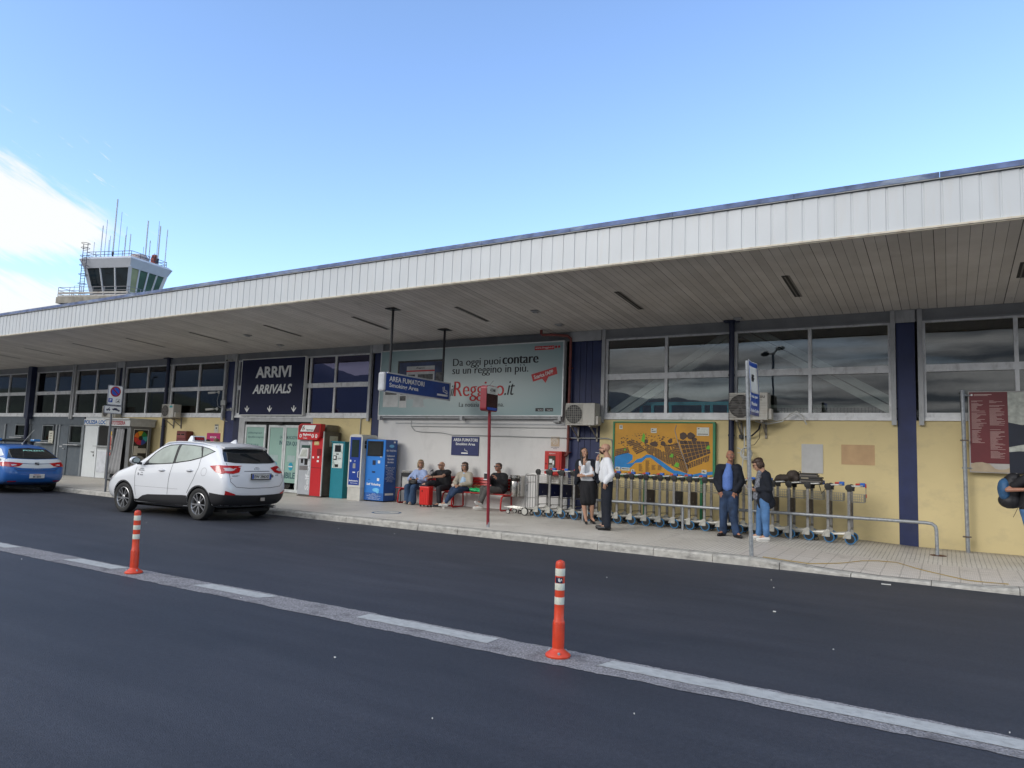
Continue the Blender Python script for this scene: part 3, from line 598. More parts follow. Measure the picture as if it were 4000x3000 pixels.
# structure behind: roof, inner room, rear
MB().box(-45.9, 5.5, 23.6, 23.8, -.1, 5.4).build('rear_wall', mat('inner_wall', (.30, .30, .28), .8), BLD)
MB().box(-45.9, 5.5, FY + .3, 23.6, .05, .1).build('inner_floor', mat('inner_floor', (.2, .19, .17), .5), BLD)
MB().box(-45.9, 5.5, FY + .26, 23.6, 4.9, 4.95).build('inner_ceiling', mat('inner_ceiling', (.35, .35, .34), .8), BLD)
MB().box(-46, -45.9, FY, 23.8, -.1, 5.4).build('end_wall', m_gry, BLD); MB().box(5.5, 5.6, FY, 23.8, -.1, 5.4).build('end_wall', m_yel, BLD)
m_br = mat('brace_steel', (.80, .84, .84), .5, var=.1)
for (xa, za, xb, zb) in ((-7.35, 2.55, -3.95, 4.75), (-4.0, 4.75, -.45, 2.62)):
    for o_ in (-.09, .09):
        dx, dz = xb - xa, zb - za; ln = math.hypot(dx, dz); nx, nz = -dz / ln * o_, dx / ln * o_
        b = MB(); b.bar((xa + nx, FY + .34, za + nz), (xb + nx, FY + .34, zb + nz), .10, .15, up=(-dz / ln, 0, dx / ln)); b.build('brace', m_br, BLD)
b = MB(); m_tq = mat('turquoise_steel', (.05, .62, .80), .4)
b.box(-6.6, -4.2, FY + .5, FY + .55, 2.98, 3.06)
for x in (-6.5, -6.2, -5.75, -4.95, -4.75, -4.35): b.box(x, x + .07, FY + .5, FY + .55, 2.2, 2.98)
b.build('inner_railing', m_tq, BLD)
b = MB(); b.box(-4.0, -.8, FY + 1.1, FY + 1.15, 2.95, 3.02); b.build('inner_railing', mat('pale_rail', (.4, .45, .42), .5), BLD)
b = MB()
for k in range(45): b.box(-3.9 + k * .07, -3.885 + k * .07, FY + 1.1, FY + 1.12, 2.3, 2.95)
for k in range(10): b.box(-4.0, -.8, FY + 1.1, FY + 1.12, 2.3 + k * .065, 2.313 + k * .065)
b.build('inner_grille', mat('grille_dark', (.06, .08, .07), .5), BLD)
# ------------------------------------------------------------------ signs and things on the wall
XP, YP, ZP, YN = (1, 0, 0), (0, 1, 0), (0, 0, 1), (0, -1, 0)
m_wht = mat('sign_white', (.72, .73, .72), .45, var=.03)
m_blk = mat('sign_black', (.012, .012, .014), .45)
m_red = mat('sign_red', (.52, .02, .02), .4)
m_sbl = mat('sign_navy', (.006, .009, .042), .5, var=.08, scale=2, spec=.25)
m_let = mat('letter_white', (.78, .79, .78), .5, var=.02)
m_galv = mat('galvanised', (.34, .36, .38), .45, metal=.5, var=.18, scale=22, dirt=((.16, .16, .17), .6, 14, (1, 1, .6)))
def didone(body, o, w, h, m, parent, dx=.03, thin=-.012, shear=0., name='lettering'):
    """heavy upright strokes, thin level strokes"""
    grp = None
    for k, t in enumerate((-1, -.5, 0, .5, 1)):
        ob = text(body, (o[0] + t * dx * h, o[1] - .0004 * k, o[2]), XP, ZP, w, h, m, parent=None, bold=thin, shear=shear, name=name)
        if grp is None: grp = ob
        else:
            a = grp.data; b = ob.data; n0 = len(a.vertices); vs = [v.co[:] for v in a.vertices] + [v.co[:] for v in b.vertices]
            fs = [tuple(p.vertices) for p in a.polygons] + [tuple(i + n0 for i in p.vertices) for p in b.polygons]
            me = bpy.data.meshes.new(name); me.from_pydata(vs, [], fs); me.materials.append(m); grp.data = me; bpy.data.objects.remove(ob)
    if parent: put(grp, parent)
    return grp
def board(name, x0, x1, z0, z1, y, d, mface, mframe, label, cat, fw=.03, group=None):
    e = empty(name, ((x0 + x1) / 2, y, z0), label, cat, group)
    MB().box(x0 + fw * .6, x1 - fw * .6, y, y + d, z0 + fw * .6, z1 - fw * .6).build('panel', mface, e)
    f = MB(); f.box(x0, x1, y - .012, y + d, z1 - fw, z1); f.box(x0, x1, y - .012, y + d, z0, z0 + fw); f.box(x0, x0 + fw, y - .012, y + d, z0 + fw, z1 - fw); f.box(x1 - fw, x1, y - .012, y + d, z0 + fw, z1 - fw); f.build('frame', mframe, e)
    return e
# arrivals
ar = board('arrivals_sign', -20.86, -17.71, 2.67, 4.61, 16.12, .10, m_sbl, m_wht, 'large navy board with white words for arrivals above the entrance doors', 'sign', .025)
text('ARRIVI', (-20.12, 16.119, 3.94), XP, ZP, 1.74, .385, m_let, parent=ar, bold=.035)
text('ARRIVALS', (-20.22, 16.119, 3.40), XP, ZP, 1.92, .315, m_let, parent=ar, bold=.03, shear=.22)
for x in (-20.44, -19.3, -18.14):
    b = MB(); b.prism([(x - .022, 2.84), (x + .022, 2.84), (x + .022, 2.995), (x - .022, 2.995)], 16.113, 16.1195)
    b.prism([(x, 2.78), (x + .105, 2.895), (x + .105, 2.945), (x, 2.84), (x - .105, 2.945), (x - .105, 2.895)], 16.112, 16.1194); b.build('arrow', m_let, ar)
# billboard
def grad_mat():
    m = bpy.data.materials.new('poster_grey_green'); m.use_nodes = True; t = m.node_tree; n = t.nodes; l = t.links; b = n['Principled BSDF']; b.inputs['Roughness'].default_value = .35
    tx = n.new('ShaderNodeTexCoord'); mp = n.new('ShaderNodeMapping'); mp.inputs['Location'].default_value = (11.3, 0, -3.7); mp.inputs['Scale'].default_value = (1, 0, 1); mp.vector_type = 'POINT'
    sc = n.new('ShaderNodeVectorMath'); sc.operation = 'MULTIPLY'; sc.inputs[1].default_value = (.29, 0, .8); l.new(tx.outputs['Object'], mp.inputs[0]); l.new(mp.outputs[0], sc.inputs[0])
    ln = n.new('ShaderNodeVectorMath'); ln.operation = 'LENGTH'; l.new(sc.outputs[0], ln.inputs[0])
    r = n.new('ShaderNodeValToRGB'); e = r.color_ramp.elements; e[0].position = .25; e[0].color = (.62, .70, .68, 1); e[1].position = 1.12 if False else 1.0; e[1].color = (.26, .37, .38, 1); l.new(ln.outputs['Value'], r.inputs[0]); l.new(r.outputs[0], b.inputs['Base Color']); return m
bb = board('billboard', -14.44, -8.28, 2.655, 4.60, 16.05, .15, grad_mat(), mat('poster_frame', (.6, .62, .62), .35, metal=.3), 'wide grey green newspaper advertising billboard above the white wall', 'billboard', .03)
yb_ = 16.048
didone('Da oggi puoi', (-11.76, yb_, 3.99), 1.56, .27, m_blk, bb)
didone('contare', (-10.12, yb_, 4.055), 1.08, .20, m_blk, bb, dx=.085)
didone('su un reggino in più.', (-11.77, yb_, 3.76), 2.44, .27, m_blk, bb)
didone('il', (-11.80, yb_, 3.22), .13, .31, m_blk, bb, shear=.3)
didone('Reggino', (-11.68, yb_, 3.07), 1.62, .55, m_red, bb, dx=.025)
didone('.it', (-10.03, yb_, 3.22), .30, .37, m_blk, bb, shear=.3)
didone('La notizia è persona.', (-11.50, yb_, 2.875), 1.46, .16, m_blk, bb)
b = MB(); b.prism([(-9.15, 4.385), (-8.575, 4.385), (-8.575, 4.485), (-9.15, 4.485)], yb_ - .003, 16.0495); b.build('web_label', m_red, bb)
text('www.ilreggino.it', (-9.13, yb_ - .004, 4.40), XP, ZP, .54, .07, m_let, parent=bb)
for x in (-8.52, -8.435):
    b = MB(); b.prism([(x + .034 * cos(k * pi / 8), 4.447 + .034 * sin(k * pi / 8)) for k in range(16)], yb_ - .003, 16.0495); q = b.build('round_icon', m_red, bb)
b = MB(); b.prism([(-9.23, 3.75), (-9.17, 3.56), (-8.46, 3.745), (-8.50, 3.93)], yb_ - .003, 16.0495); b.prism([(-8.90, 3.63), (-8.72, 3.68), (-8.80, 3.52)], yb_ - .003, 16.0493); b.build('speech_label', m_red, bb)
text("Scarica l'APP", (-9.13, yb_ - .004, 3.62), (.967, 0, .252), (-.252, 0, .967), .58, .105, m_let, parent=bb, bold=.02)
for x, w in ((-9.07, .235), (-8.79, .235)):
    b = MB(); b.box(x, x + w, yb_ - .003, 16.0495, 2.785, 2.87); q = b.build('store_label', m_blk, bb)
text('App Store', (-9.00, yb_ - .004, 2.80), XP, ZP, .15, .04, m_let, parent=bb); text('Google Play', (-8.73, yb_ - .004, 2.80), XP, ZP, .16, .04, m_let, parent=bb)
# printed computer, tablet and phone
b = MB(); b.box(-13.76, -12.08, yb_ - .002, 16.0495, 3.36, 4.27); mon = b.build('printed_screen', mat('screen_black', (.01, .01, .012), .25), bb)
b = MB(); b.box(-13.69, -12.15, yb_ - .004, yb_ - .0022, 3.44, 4.21); put(b.build('page', mat('page_blue', (.03, .045, .11), .4, var=.5, scale=3)), mon)
b = MB(); b.box(-13.42, -12.40, yb_ - .006, yb_ - .0042, 3.44, 4.10); put(b.build('page', mat('page_white', (.52, .53, .52), .5)), mon)
b = MB(); b.box(-13.42, -12.40, yb_ - .008, yb_ - .0062, 3.94, 3.98); put(b.build('page_stripe', m_red), mon)
b = MB(); b.box(-13.0, -12.45, yb_ - .008, yb_ - .0062, 3.70, 3.86); b.box(-13.36, -13.1, yb_ - .008, yb_ - .0062, 3.80, 3.86); b.box(-12.12, -12.36, yb_ - .008, yb_ - .0062, 3.5, 3.9); put(b.build('page_photo', mat('photo_dark', (.08, .08, .08), .5, var=.6, scale=14)), mon)
text('ilReggino.it', (-13.06, yb_ - .0085, 4.01), XP, ZP, .3, .06, m_blk, parent=mon)
text('Reggio della Domenica', (-13.38, yb_ - .0085, 3.60), XP, ZP, .36, .04, m_blk, parent=mon)
b = MB(); b.prism([(-13.12, 3.14), (-12.77, 3.14), (-12.74, 2.95), (-12.62, 2.91), (-13.22, 2.91), (-13.14, 2.95)], yb_ - .002, 16.0495); b.box(-13.76, -12.08, yb_ - .002, 16.0495, 3.14, 3.359); b.build('printed_stand', mat('print_silver', (.42, .45, .45), .4), bb)
b = MB(); b.box(-14.27, -13.69, yb_ - .003, 16.0495, 2.92, 3.40); b.box(-13.66, -13.38, yb_ - .003, 16.0495, 2.90, 3.40); q = b.build('printed_tablet', mat('page_white', (.52, .53, .52)), bb)
b = MB(); b.box(-14.2, -13.76, yb_ - .005, yb_ - .0032, 3.28, 3.37); b.box(-13.63, -13.41, yb_ - .005, yb_ - .0032, 3.1, 3.24); b.box(-13.62, -13.42, yb_ - .005, yb_ - .0032, 3.28, 3.30); put(b.build('page_photo', mat('photo_dark', (.08, .08, .08))), q)
b = MB(); b.box(-14.40, -8.30, 16.1, 16.245, 2.60, 2.655)
for x in (-14.38, -11.4, -8.36): b.box(x - .04, x + .04, 16.02, 16.2, 2.54, 2.66)
b.build('bracket', m_ald, bb)
# hanging smoking-area sign, at right angles to the wall
hg = empty('smoking_area_sign', (-11.42, 14.1, 3.04), 'blue lightbox sign for smoking area hanging from the canopy on two black rods', 'sign')
b = MB(); b.box(-11.50, -11.34, 12.82, 15.36, 3.04, 3.49); b.build('box', mat('box_blue', (.014, .060, .29), .4, var=.1), hg, bevel=.02)
b = MB(); b.box(-11.52, -11.32, 12.72, 12.825, 3.035, 3.495); b.build('end_cap', mat('cap_grey', (.50, .52, .55), .4), hg, bevel=.05)
b = MB(); b.box(-11.36, -11.31, 12.84, 15.37, 3.47, 3.50); b.box(-11.36, -11.31, 12.84, 15.37, 3.02, 3.05); b.box(-11.36, -11.31, 15.345, 15.375, 3.05, 3.47); b.build('frame', mat('cap_grey', (.50, .52, .55)), hg)
text('AREA FUMATORI', (-11.336, 12.93, 3.29), YP, ZP, 1.34, .125, m_let, parent=hg, bold=.02)
text('Smoking Area', (-11.336, 12.94, 3.12), YP, ZP, 1.10, .135, m_let, parent=hg, bold=.02)
b = MB(); b.box(-11.338, -11.332, 14.82, 15.20, 3.12, 3.17); b.box(-11.338, -11.332, 15.215, 15.235, 3.12, 3.17); b.box(-11.338, -11.332, 15.25, 15.27, 3.12, 3.17)
b.tube([(-11.335, 15.23, 3.19), (-11.335, 15.18, 3.23), (-11.335, 15.08, 3.24), (-11.335, 15.06, 3.36)], .010, 6); b.tube([(-11.335, 15.26, 3.19), (-11.335, 15.24, 3.27), (-11.335, 15.14, 3.28), (-11.335, 15.11, 3.38)], .010, 6); b.build('pictogram', m_let, hg)
for y in (13.03, 15.14):
    b = MB(); b.tube([(-11.42, y, 3.49), (-11.42, y, zs(y))], .030, 10); b.box(-11.56, -11.28, y - .14, y + .14, zs(y) - .018, zs(y) + .004); b.build('rod', mat('rod_black', (.012, .012, .016), .4), hg)
# wall smoking sign
sw = empty('smoking_area_notice', (-11.37, 16.22, 1.58), 'square navy smoking area notice on the white wall above the red bench', 'sign')
MB().box(-11.83, -10.91, 16.225, 16.2465, 1.585, 2.10).build('panel', mat('notice_navy', (.022, .030, .12), .4), sw)
text('AREA FUMATORI', (-11.76, 16.2245, 1.97), XP, ZP, .81, .085, m_let, parent=sw, bold=.02); text('Smoking Area', (-11.68, 16.2245, 1.84), XP, ZP, .65, .095, m_let, parent=sw, bold=.02)
b = MB(); b.box(-11.48, -11.26, 16.222, 16.2245, 1.63, 1.665); b.tube([(-11.27, 16.223, 1.69), (-11.30, 16.223, 1.71), (-11.36, 16.223, 1.72), (-11.37, 16.223, 1.77)], .008, 6); b.build('pictogram', m_let, sw)
# spiral notice
sp_ = empty('spiral_notice', (-8.56, 16.24, 1.85), 'small beige wall notice with a white spiral above the fire cabinet', 'sign')
MB().box(-8.69, -8.445, 16.238, 16.2465, 1.90, 2.145).build('panel', mat('beige_notice', (.50, .40, .28), .6), sp_)
b = MB(); b.tube([(-8.567 + (.008 + .0042 * k) * cos(k * .75), 16.236, 2.02 + (.008 + .0042 * k) * sin(k * .75)) for k in range(22)], .006, 5); b.build('spiral', m_let, sp_)
text('LIBERA DETENZIONE', (-8.69, 16.2455, 1.865), XP, ZP, .24, .018, m_blk, parent=sp_); text('BRACE', (-8.62, 16.2455, 1.835), XP, ZP, .10, .018, m_blk, parent=sp_)
# city map
mp_ = empty('city_map', (-5.7, 16.2, 1.24), 'big orange city map in a green frame behind the luggage trolleys', 'map')
MB().box(-6.90, -4.51, 16.17, 16.23, 1.27, 2.52).build('panel', mat('map_orange', (.56, .27, .012), .45, var=.12, scale=2.5), mp_)
b = MB(); b.box(-6.94, -4.47, 16.15, 16.245, 2.515, 2.545); b.box(-6.94, -4.47, 16.15, 16.245, 1.245, 1.275); b.box(-6.94, -6.90, 16.15, 16.245, 1.275, 2.515); b.box(-4.51, -4.455, 16.15, 16.245, 1.275, 2.515)
for x in (-6.15, -4.8): b.box(x, x + .05, 16.18, 16.24, .22, 1.245)
b.build('frame', mat('map_green', (.02, .20, .085), .5), mp_)
def mpoly(P, m, nm, dy=.003):
    b = MB(); b.prism(P, 16.17 - dy, 16.1695); return b.build(nm, m, mp_)
m_sea = mat('map_blue', (.01, .20, .50), .4)
mpoly([(-6.89, 1.40), (-6.55, 1.40), (-6.46, 1.46), (-6.36, 1.56), (-6.2, 1.58), (-6.09, 1.685), (-5.98, 1.70), (-5.83, 1.59), (-5.57, 1.41), (-5.40, 1.335), (-5.23, 1.325), (-5.10, 1.28), (-4.9, 1.28), (-4.75, 1.33), (-4.515, 1.36), (-4.515, 1.43), (-4.78, 1.39), (-5.0, 1.335), (-5.28, 1.41), (-5.40, 1.42), (-5.55, 1.52), (-5.75, 1.65), (-5.95, 1.755), (-6.08, 1.765), (-6.2, 1.68), (-6.32, 1.645), (-6.42, 1.56), (-6.58, 1.53), (-6.52, 1.56), (-6.43, 1.64), (-6.43, 1.74), (-6.54, 1.79), (-6.68, 1.77), (-6.89, 1.69)], m_sea, 'printed_water', .002)
m_blkc = mat('map_blocks', (.055, .026, .014), .5)
blk = MB(); rn = random.Random(4)
def quad_blocks(p0, p1, p2, p3, nu, nv, gap=.17, drop=.04):
    for i in range(nu):
        for j in range(nv):
            if rn.random() < drop: continue
            g_ = gap / 2 * rn.uniform(.7, 1.3)
            def bl(u, v): return tuple((p0[k] * (1 - u) + p1[k] * u) * (1 - v) + (p3[k] * (1 - u) + p2[k] * u) * v for k in (0, 1))
            P = [bl((i + a) / nu, (j + c) / nv) for a, c in ((g_, g_), (1 - g_, g_), (1 - g_, 1 - g_), (g_, 1 - g_))]; blk.prism(P, 16.168, 16.1695)
quad_blocks((-6.88, 1.70), (-6.50, 1.80), (-6.55, 1.93), (-6.88, 1.87), 9, 4)
quad_blocks((-6.33, 1.76), (-6.09, 1.87), (-6.38, 2.12), (-6.60, 2.06), 8, 8)
quad_blocks((-6.10, 1.82), (-5.10, 1.36), (-5.02, 1.60), (-6.14, 2.04), 27, 9)
quad_blocks((-5.62, 1.84), (-5.1, 1.60), (-5.32, 2.06), (-5.66, 1.98), 11, 7)
for P in ([(-5.30, 2.0), (-5.26, 2.12), (-5.02, 2.17), (-4.86, 2.09), (-4.60, 2.06), (-4.53, 1.90), (-4.98, 1.76), (-5.14, 1.56)], ):
    for k in range(8):
        pass
quad_blocks((-5.12, 1.60), (-4.56, 1.84), (-4.60, 2.10), (-5.30, 2.12), 7, 5, .09, 0)
quad_blocks((-5.09, 1.46), (-4.60, 1.66), (-4.58, 1.80), (-5.12, 1.58), 10, 4, .2)
for cx, cz, r in ((-5.2, 2.22, .09), (-5.03, 2.22, .10), (-5.9, 2.02, .09), (-6.1, 2.08, .06), (-5.68, 2.03, .07), (-5.5, 2.10, .06), (-4.95, 2.14, .07)):
    blk.prism([(cx + r * rn.uniform(.7, 1.3) * cos(k * pi / 4), cz + r * rn.uniform(.6, 1.1) * sin(k * pi / 4)) for k in range(8)], 16.167, 16.1695)
for k in range(150):
    u = rn.random(); x = -6.85 + u * 1.7; z = 2.0 + rn.uniform(-.08, .22) * (1.2 - abs(u - .35)); s_ = rn.uniform(.008, .022)
    blk.prism([(x, z), (x + s_ * 2, z + s_ * .4), (x + s_ * 1.7, z + s_ * 1.3), (x - s_ * .3, z + s_)], 16.1675, 16.1694)
blk.build('printed_pattern', m_blkc, mp_)
gm_ = mat('map_park', (.12, .40, .02), .5)
for (x, z, w, h) in ((-6.17, 2.16, .05, .12), (-5.35, 1.55, .07, .06), (-4.62, 1.97, .05, .05), (-6.63, 1.87, .03, .03), (-5.47, 1.76, .05, .05)): mpoly([(x - w, z - h * .6), (x + w * .6, z - h), (x + w, z + h * .5), (x, z + h)], gm_, 'printed_park', .004)
b = MB(); b.tube([(-5.36, 16.168, 2.47), (-5.40, 16.168, 2.35), (-5.33, 16.168, 2.1), (-5.22, 16.168, 1.8), (-5.1, 16.168, 1.5), (-5.07, 16.168, 1.40)], .010, 6); b.build('printed_road', mat('map_grey', (.35, .30, .26), .5), mp_)
txl = MB()
for (x, z0, z1) in ((-6.27, 1.36, 1.53), (-6.10, 1.33, 1.62), (-5.95, 1.40, 1.52), (-5.80, 1.40, 1.52)):
    z = z1
    while z > z0: txl.box(x, x + rn.uniform(.06, .11), 16.1675, 16.1695, z, z + .006); z -= .0135
txl.build('printed_list', m_blkc, mp_)
for (x0, x1, z0, z1) in ((-4.88, -4.60, 2.23, 2.42), (-5.98, -5.84, 2.28, 2.39), (-6.78, -6.70, 2.36, 2.46), (-6.86, -6.74, 1.36, 1.45), (-6.71, -6.5, 1.37, 1.44), (-4.76, -4.65, 1.37, 1.46), (-6.46, -6.38, 1.31, 1.40)):
    b = MB(); b.box(x0, x1, 16.164, 16.1695, z0, z1); st_ = b.build('sticker', mat('sticker_white', (.58, .60, .54), .5, var=.12, scale=40), mp_)
    b = MB(); b.box(x0 + .02, x1 - .02, 16.1625, 16.1638, z0 + .03, z0 + .045); b.box(x0 + .02, x0 + .06, 16.1625, 16.1638, z1 - .04, z1 - .02); put(b.build('print', m_blkc), st_)
# pale patches left on the yellow wall
tag(MB().box(-2.645, -2.222, 16.236, 16.2495, 1.486, 2.095).build('blank_notice', mat('blank_white', (.50, .50, .49), .7, var=.06), bevel=.002), 'blank greyish white sheet stuck on the yellow wall above the trolleys', 'notice')
tag(MB().box(-1.872, -1.25, 16.246, 16.2495, 1.69, 2.10).build('faded_patch', mat('faded_orange', (.52, .345, .19), .8, var=.08)), 'faded orange rectangle on the yellow wall near the blue pillar', 'wall patch')
# red guide board on its pole at the far right
gb = empty('information_board', (1.2, 16.1, 1.63), 'dark red information board with fine pale lists and a dark map', 'sign')
b = MB(); b.box(.365, 3.2, 16.10, 16.14, 1.625, 3.155); b.build('panel', mat('board_edge', (.42, .40, .38), .5), gb)
b = MB(); b.box(.385, .985, 16.094, 16.0995, 1.80, 3.14); b.build('printed_red', mat('board_red', (.135, .022, .026), .45, var=.1, scale=3), gb)
b = MB(); b.prism([(.985, 1.64), (3.18, 1.64), (3.18, 3.14), (.985, 3.14)], 16.094, 16.0995); b.build('printed_sea', mat('board_dark', (.010, .014, .028), .4), gb)
b = MB(); b.prism([(.385, 1.64), (.984, 1.64), (.984, 1.73), (.93, 1.70), (.82, 1.69), (.76, 1.71), (.68, 1.79), (.56, 1.82), (.45, 1.81), (.385, 1.78)], 16.091, 16.0995); b.build('printed_coast', mat('board_sand', (.40, .32, .22), .6), gb)
b = MB(); b.prism([(.986, 3.135), (3.18, 3.135), (3.18, 2.4), (2.4, 2.6), (1.9, 2.5), (1.5, 2.58), (1.2, 2.52), (.986, 2.57)], 16.090, 16.0995); b.prism([(.986, 2.02), (1.15, 2.04), (1.6, 2.02), (2.6, 2.25), (2.6, 2.3), (1.4, 2.18), (1.2, 2.16), (.986, 2.11)], 16.090, 16.0995); b.build('printed_land', mat('board_map_pale', (.40, .42, .38), .6, var=.25, scale=14), gb)
b = MB(); rn = random.Random(12)
for x, z1, z0 in ((.415, 2.97, 2.17), (.70, 2.97, 1.90)):
    z = z1
    while z > z0:
        if rn.random() > .06 and not (.7 == x and 2.43 < z < 2.50): b.box(x, x + rn.uniform(.07, .24), 16.0925, 16.0935, z, z + .0065)
        z -= .0175
b.box(.46, .74, 16.0925, 16.0935, 3.085, 3.10); b.box(.46, .68, 16.0925, 16.0935, 3.07, 3.078); b.build('printed_list', mat('board_lines', (.50, .36, .33), .6), gb)
b = MB(); b.box(.41, .44, 16.092, 16.0935, 3.07, 3.105); b.build('crest', m_wht, gb)
pl = empty('sign_pole', (.28, 16.05, .13), 'weathered grey steel pole standing against the yellow wall beside the red board', 'pole')
b = MB(); b.tube([(.30, 16.02, .12), (.275, 16.02, 3.16)], .036, 14); b.build('post', m_galv, pl, smooth=True)
b = MB(); b.lathe([(.05, 0), (.05, .02), (.03, .04)], 14, Matrix.Translation((.275, 16.02, 3.15))); b.build('cap', m_galv, pl)
for z in (.42, 2.22): b = MB(); b.box(.22, .36, 15.98, 16.07, z - .012, z + .012); b.build('clamp', mat('rusty_metal', (.13, .10, .08), .7, metal=.3), pl)
for z in (1.70, 3.08): b = MB(); b.tube([(.30, 16.04, z), (.42, 16.11, z)], .012, 8); b.tube([(.28, 16.02, z - .015), (.28, 16.02, z + .015)], .045, 14); b.build('clamp', m_galv, pl)
# fire hose cabinet and red water pipe
fc = empty('fire_hose_cabinet', (-8.5, 16.15, 1.17), 'red fire hose cabinet on the white wall beside the blue doors', 'fire cabinet')
m_frd = mat('fire_red', (.48, .022, .016), .4, var=.08)
MB().box(-8.74, -8.26, 16.02, 16.2465, 1.17, 1.775).build('box', m_frd, fc, bevel=.006)
dr = MB().box(-8.72, -8.30, 16.005, 16.0195, 1.19, 1.755).build('door', m_frd, fc, bevel=.003)
put(MB().box(-8.62, -8.42, 15.998, 16.0045, 1.26, 1.66).build('pane', mat('cabinet_glass', (.06, .05, .035), .15)), dr)
b = MB(); b.box(-8.59, -8.51, 15.994, 15.9975, 1.48, 1.58); b.box(-8.50, -8.455, 15.994, 15.9975, 1.44, 1.54)
for k in range(6): b.box(-8.60, -8.46 - .01 * (k % 3), 15.995, 15.9975, 1.42 - k * .022, 1.427 - k * .022)
put(b.build('notice', m_wht), dr); text('IDRANTE 4', (-8.60, 16.0035, 1.70), XP, ZP, .17, .03, m_let, parent=fc)
put(MB().box(-8.70, -8.675, 15.99, 16.0045, 1.44, 1.47).build('lock', m_drk), dr)
rp_ = empty('fire_water_pipe', (-8.16, 16.15, 1.7), 'faded red fire water pipe rising from the cabinet to the canopy', 'pipe')
m_rpp = mat('pipe_red', (.20, .055, .045), .55, var=.25, scale=9)
b = MB(); b.tube([(-8.30, 16.16, 1.68), (-8.20, 16.16, 1.68), (-8.16, 16.16, 1.72), (-8.16, 16.16, 4.55), (-8.16, 16.15, 4.66), (-8.22, 16.08, 4.72), (-8.55, 15.9, 4.74), (-8.82, 15.85, 4.74), (-8.86, 15.85, 4.78), (-8.86, 15.85, zs(15.85))], .035, 12); b.build('tube', m_rpp, rp_, smooth=True)
for z in (1.76, 2.10, 3.0, 3.9): b = MB(); b.tube([(-8.16, 16.16, z - .015), (-8.16, 16.16, z + .015)], .05, 12); b.box(-8.22, -8.10, 16.16, 16.24, z - .01, z + .01); b.build('clamp', m_rpp, rp_)
# grey conduit over the blue doors, cables on the white wall
cb = MB(); cb.tube([(-13.3, 16.22, 2.53), (-13.3, 16.22, 2.37), (-8.25, 16.22, 2.37)], .008, 6); cb.tube([(-13.3, 16.22, 2.37), (-13.15, 16.22, 2.24), (-12.9, 16.22, 2.21), (-12.2, 16.22, 2.20), (-11.8, 16.22, 2.14), (-11.2, 16.22, 2.14), (-8.2, 16.22, 2.12)], .009, 6)
cb.tube([(-8.15, 16.22, 2.12), (-7.12, 16.22, 2.13), (-7.0, 16.22, 2.10), (-6.98, 16.22, 2.0), (-6.98, 16.22, .9)], .014, 8); cb.tube([(-15.15, 16.22, 2.60), (-15.27, 16.22, 2.58), (-15.28, 16.22, 2.1), (-15.28, 16.22, 1.3)], .014, 8)
tag(cb.build('wall_cable', mat('cable_grey', (.30, .31, .31), .5), smooth=True), 'thin grey cables and conduit clipped along the white wall', 'cable')
tag(MB().box(-8.60, -8.42, 16.16, 16.2465, 2.50, 2.64).build('junction_box', mat('cable_grey', (.30, .31, .31)), bevel=.01), 'small grey junction box under the right end of the billboard', 'junction box')
# air conditioners
def aircon(x0, x1, z0, z1, y0, label, style, br=True):
    e = empty('air_conditioner', ((x0 + x1) / 2, y0 + .15, z0), label, 'air conditioner', 'air conditioning units on the front wall')
    mc = mat('ac_case', (.50, .485, .44), .5, var=.1, scale=6, dirt=((.30, .24, .17), .5, 6, (1, 1, 1)))
    MB().box(x0, x1, y0, y0 + .32, z0, z1).build('case', mc, e, bevel=.012)
    w = x1 - x0; h = z1 - z0; r = min(w * .31, h * .42); cx = x0 + w * (.29 if style else .30); cz = (z0 + z1) / 2
    b = MB(); b.prism([(cx + r * cos(k * pi / 14), cz + r * sin(k * pi / 14)) for k in range(28)], y0 - .004, y0 - .0005); fan = b.build('fan', mat('fan_dark', (.02, .02, .02), .6), e)
    b = MB()
    for k in range(5):
        a = k * 2 * pi / 5; b.prism([(cx + .03 * cos(a), cz + .03 * sin(a)), (cx + r * .85 * cos(a), cz + r * .85 * sin(a)), (cx + r * .85 * cos(a + .7), cz + r * .85 * sin(a + .7))], y0 - .007, y0 - .0045)
    b.prism([(cx + .045 * cos(k * pi / 6), cz + .045 * sin(k * pi / 6)) for k in range(12)], y0 - .010, y0 - .0045); put(b.build('blade', mat('fan_blade', (.06, .06, .06), .5)), fan)
    b = MB()
    if style == 1:
        n = 9
        for k in range(n): t = -1 + 2 * k / (n - 1); b.box(cx - r * 1.02, cx + r * 1.02, y0 - .016, y0 - .011, cz + t * r - .003, cz + t * r + .003); b.box(cx + t * r - .003, cx + t * r + .003, y0 - .020, y0 - .0165, cz - r, cz + r)
    else:
        n = 15
        for k in range(n): t = -1 + 2 * k / (n - 1); b.box(cx - r * 1.05, cx + r * 1.05, y0 - .016, y0 - .011, cz + t * r - .004, cz + t * r + .004)
    b.build('grille', mat('grille_wire', (.36, .35, .31), .5) if style == 1 else mat('grille_brown', (.16, .14, .12), .6), e)
    b = MB(); b.box(x1 + .0005, x1 + .07, y0 + .05, y0 + .25, z0 + .02, z0 + h * .42); b.build('valve_cover', mc, e, bevel=.01)
    if br:
        b = MB()
        for x in (x0 + w * .2, x1 - w * .15): b.box(x - .02, x + .02, y0 - .02, FY, z0 - .04, z0 - .002); b.box(x - .02, x + .02, FY - .035, FY - .0005, z0 - .38, z0 - .04); b.bar((x, y0 + .05, z0 - .05), (x, FY - .03, z0 - .30), .025, .025)
        b.build('bracket', mat('bracket_metal', (.26, .24, .21), .6, metal=.3, var=.3), e)
    return e
a1 = aircon(-8.07, -7.28, 2.425, 2.97, 15.80, 'beige air conditioner with wire fan grille beside the billboard', 1)
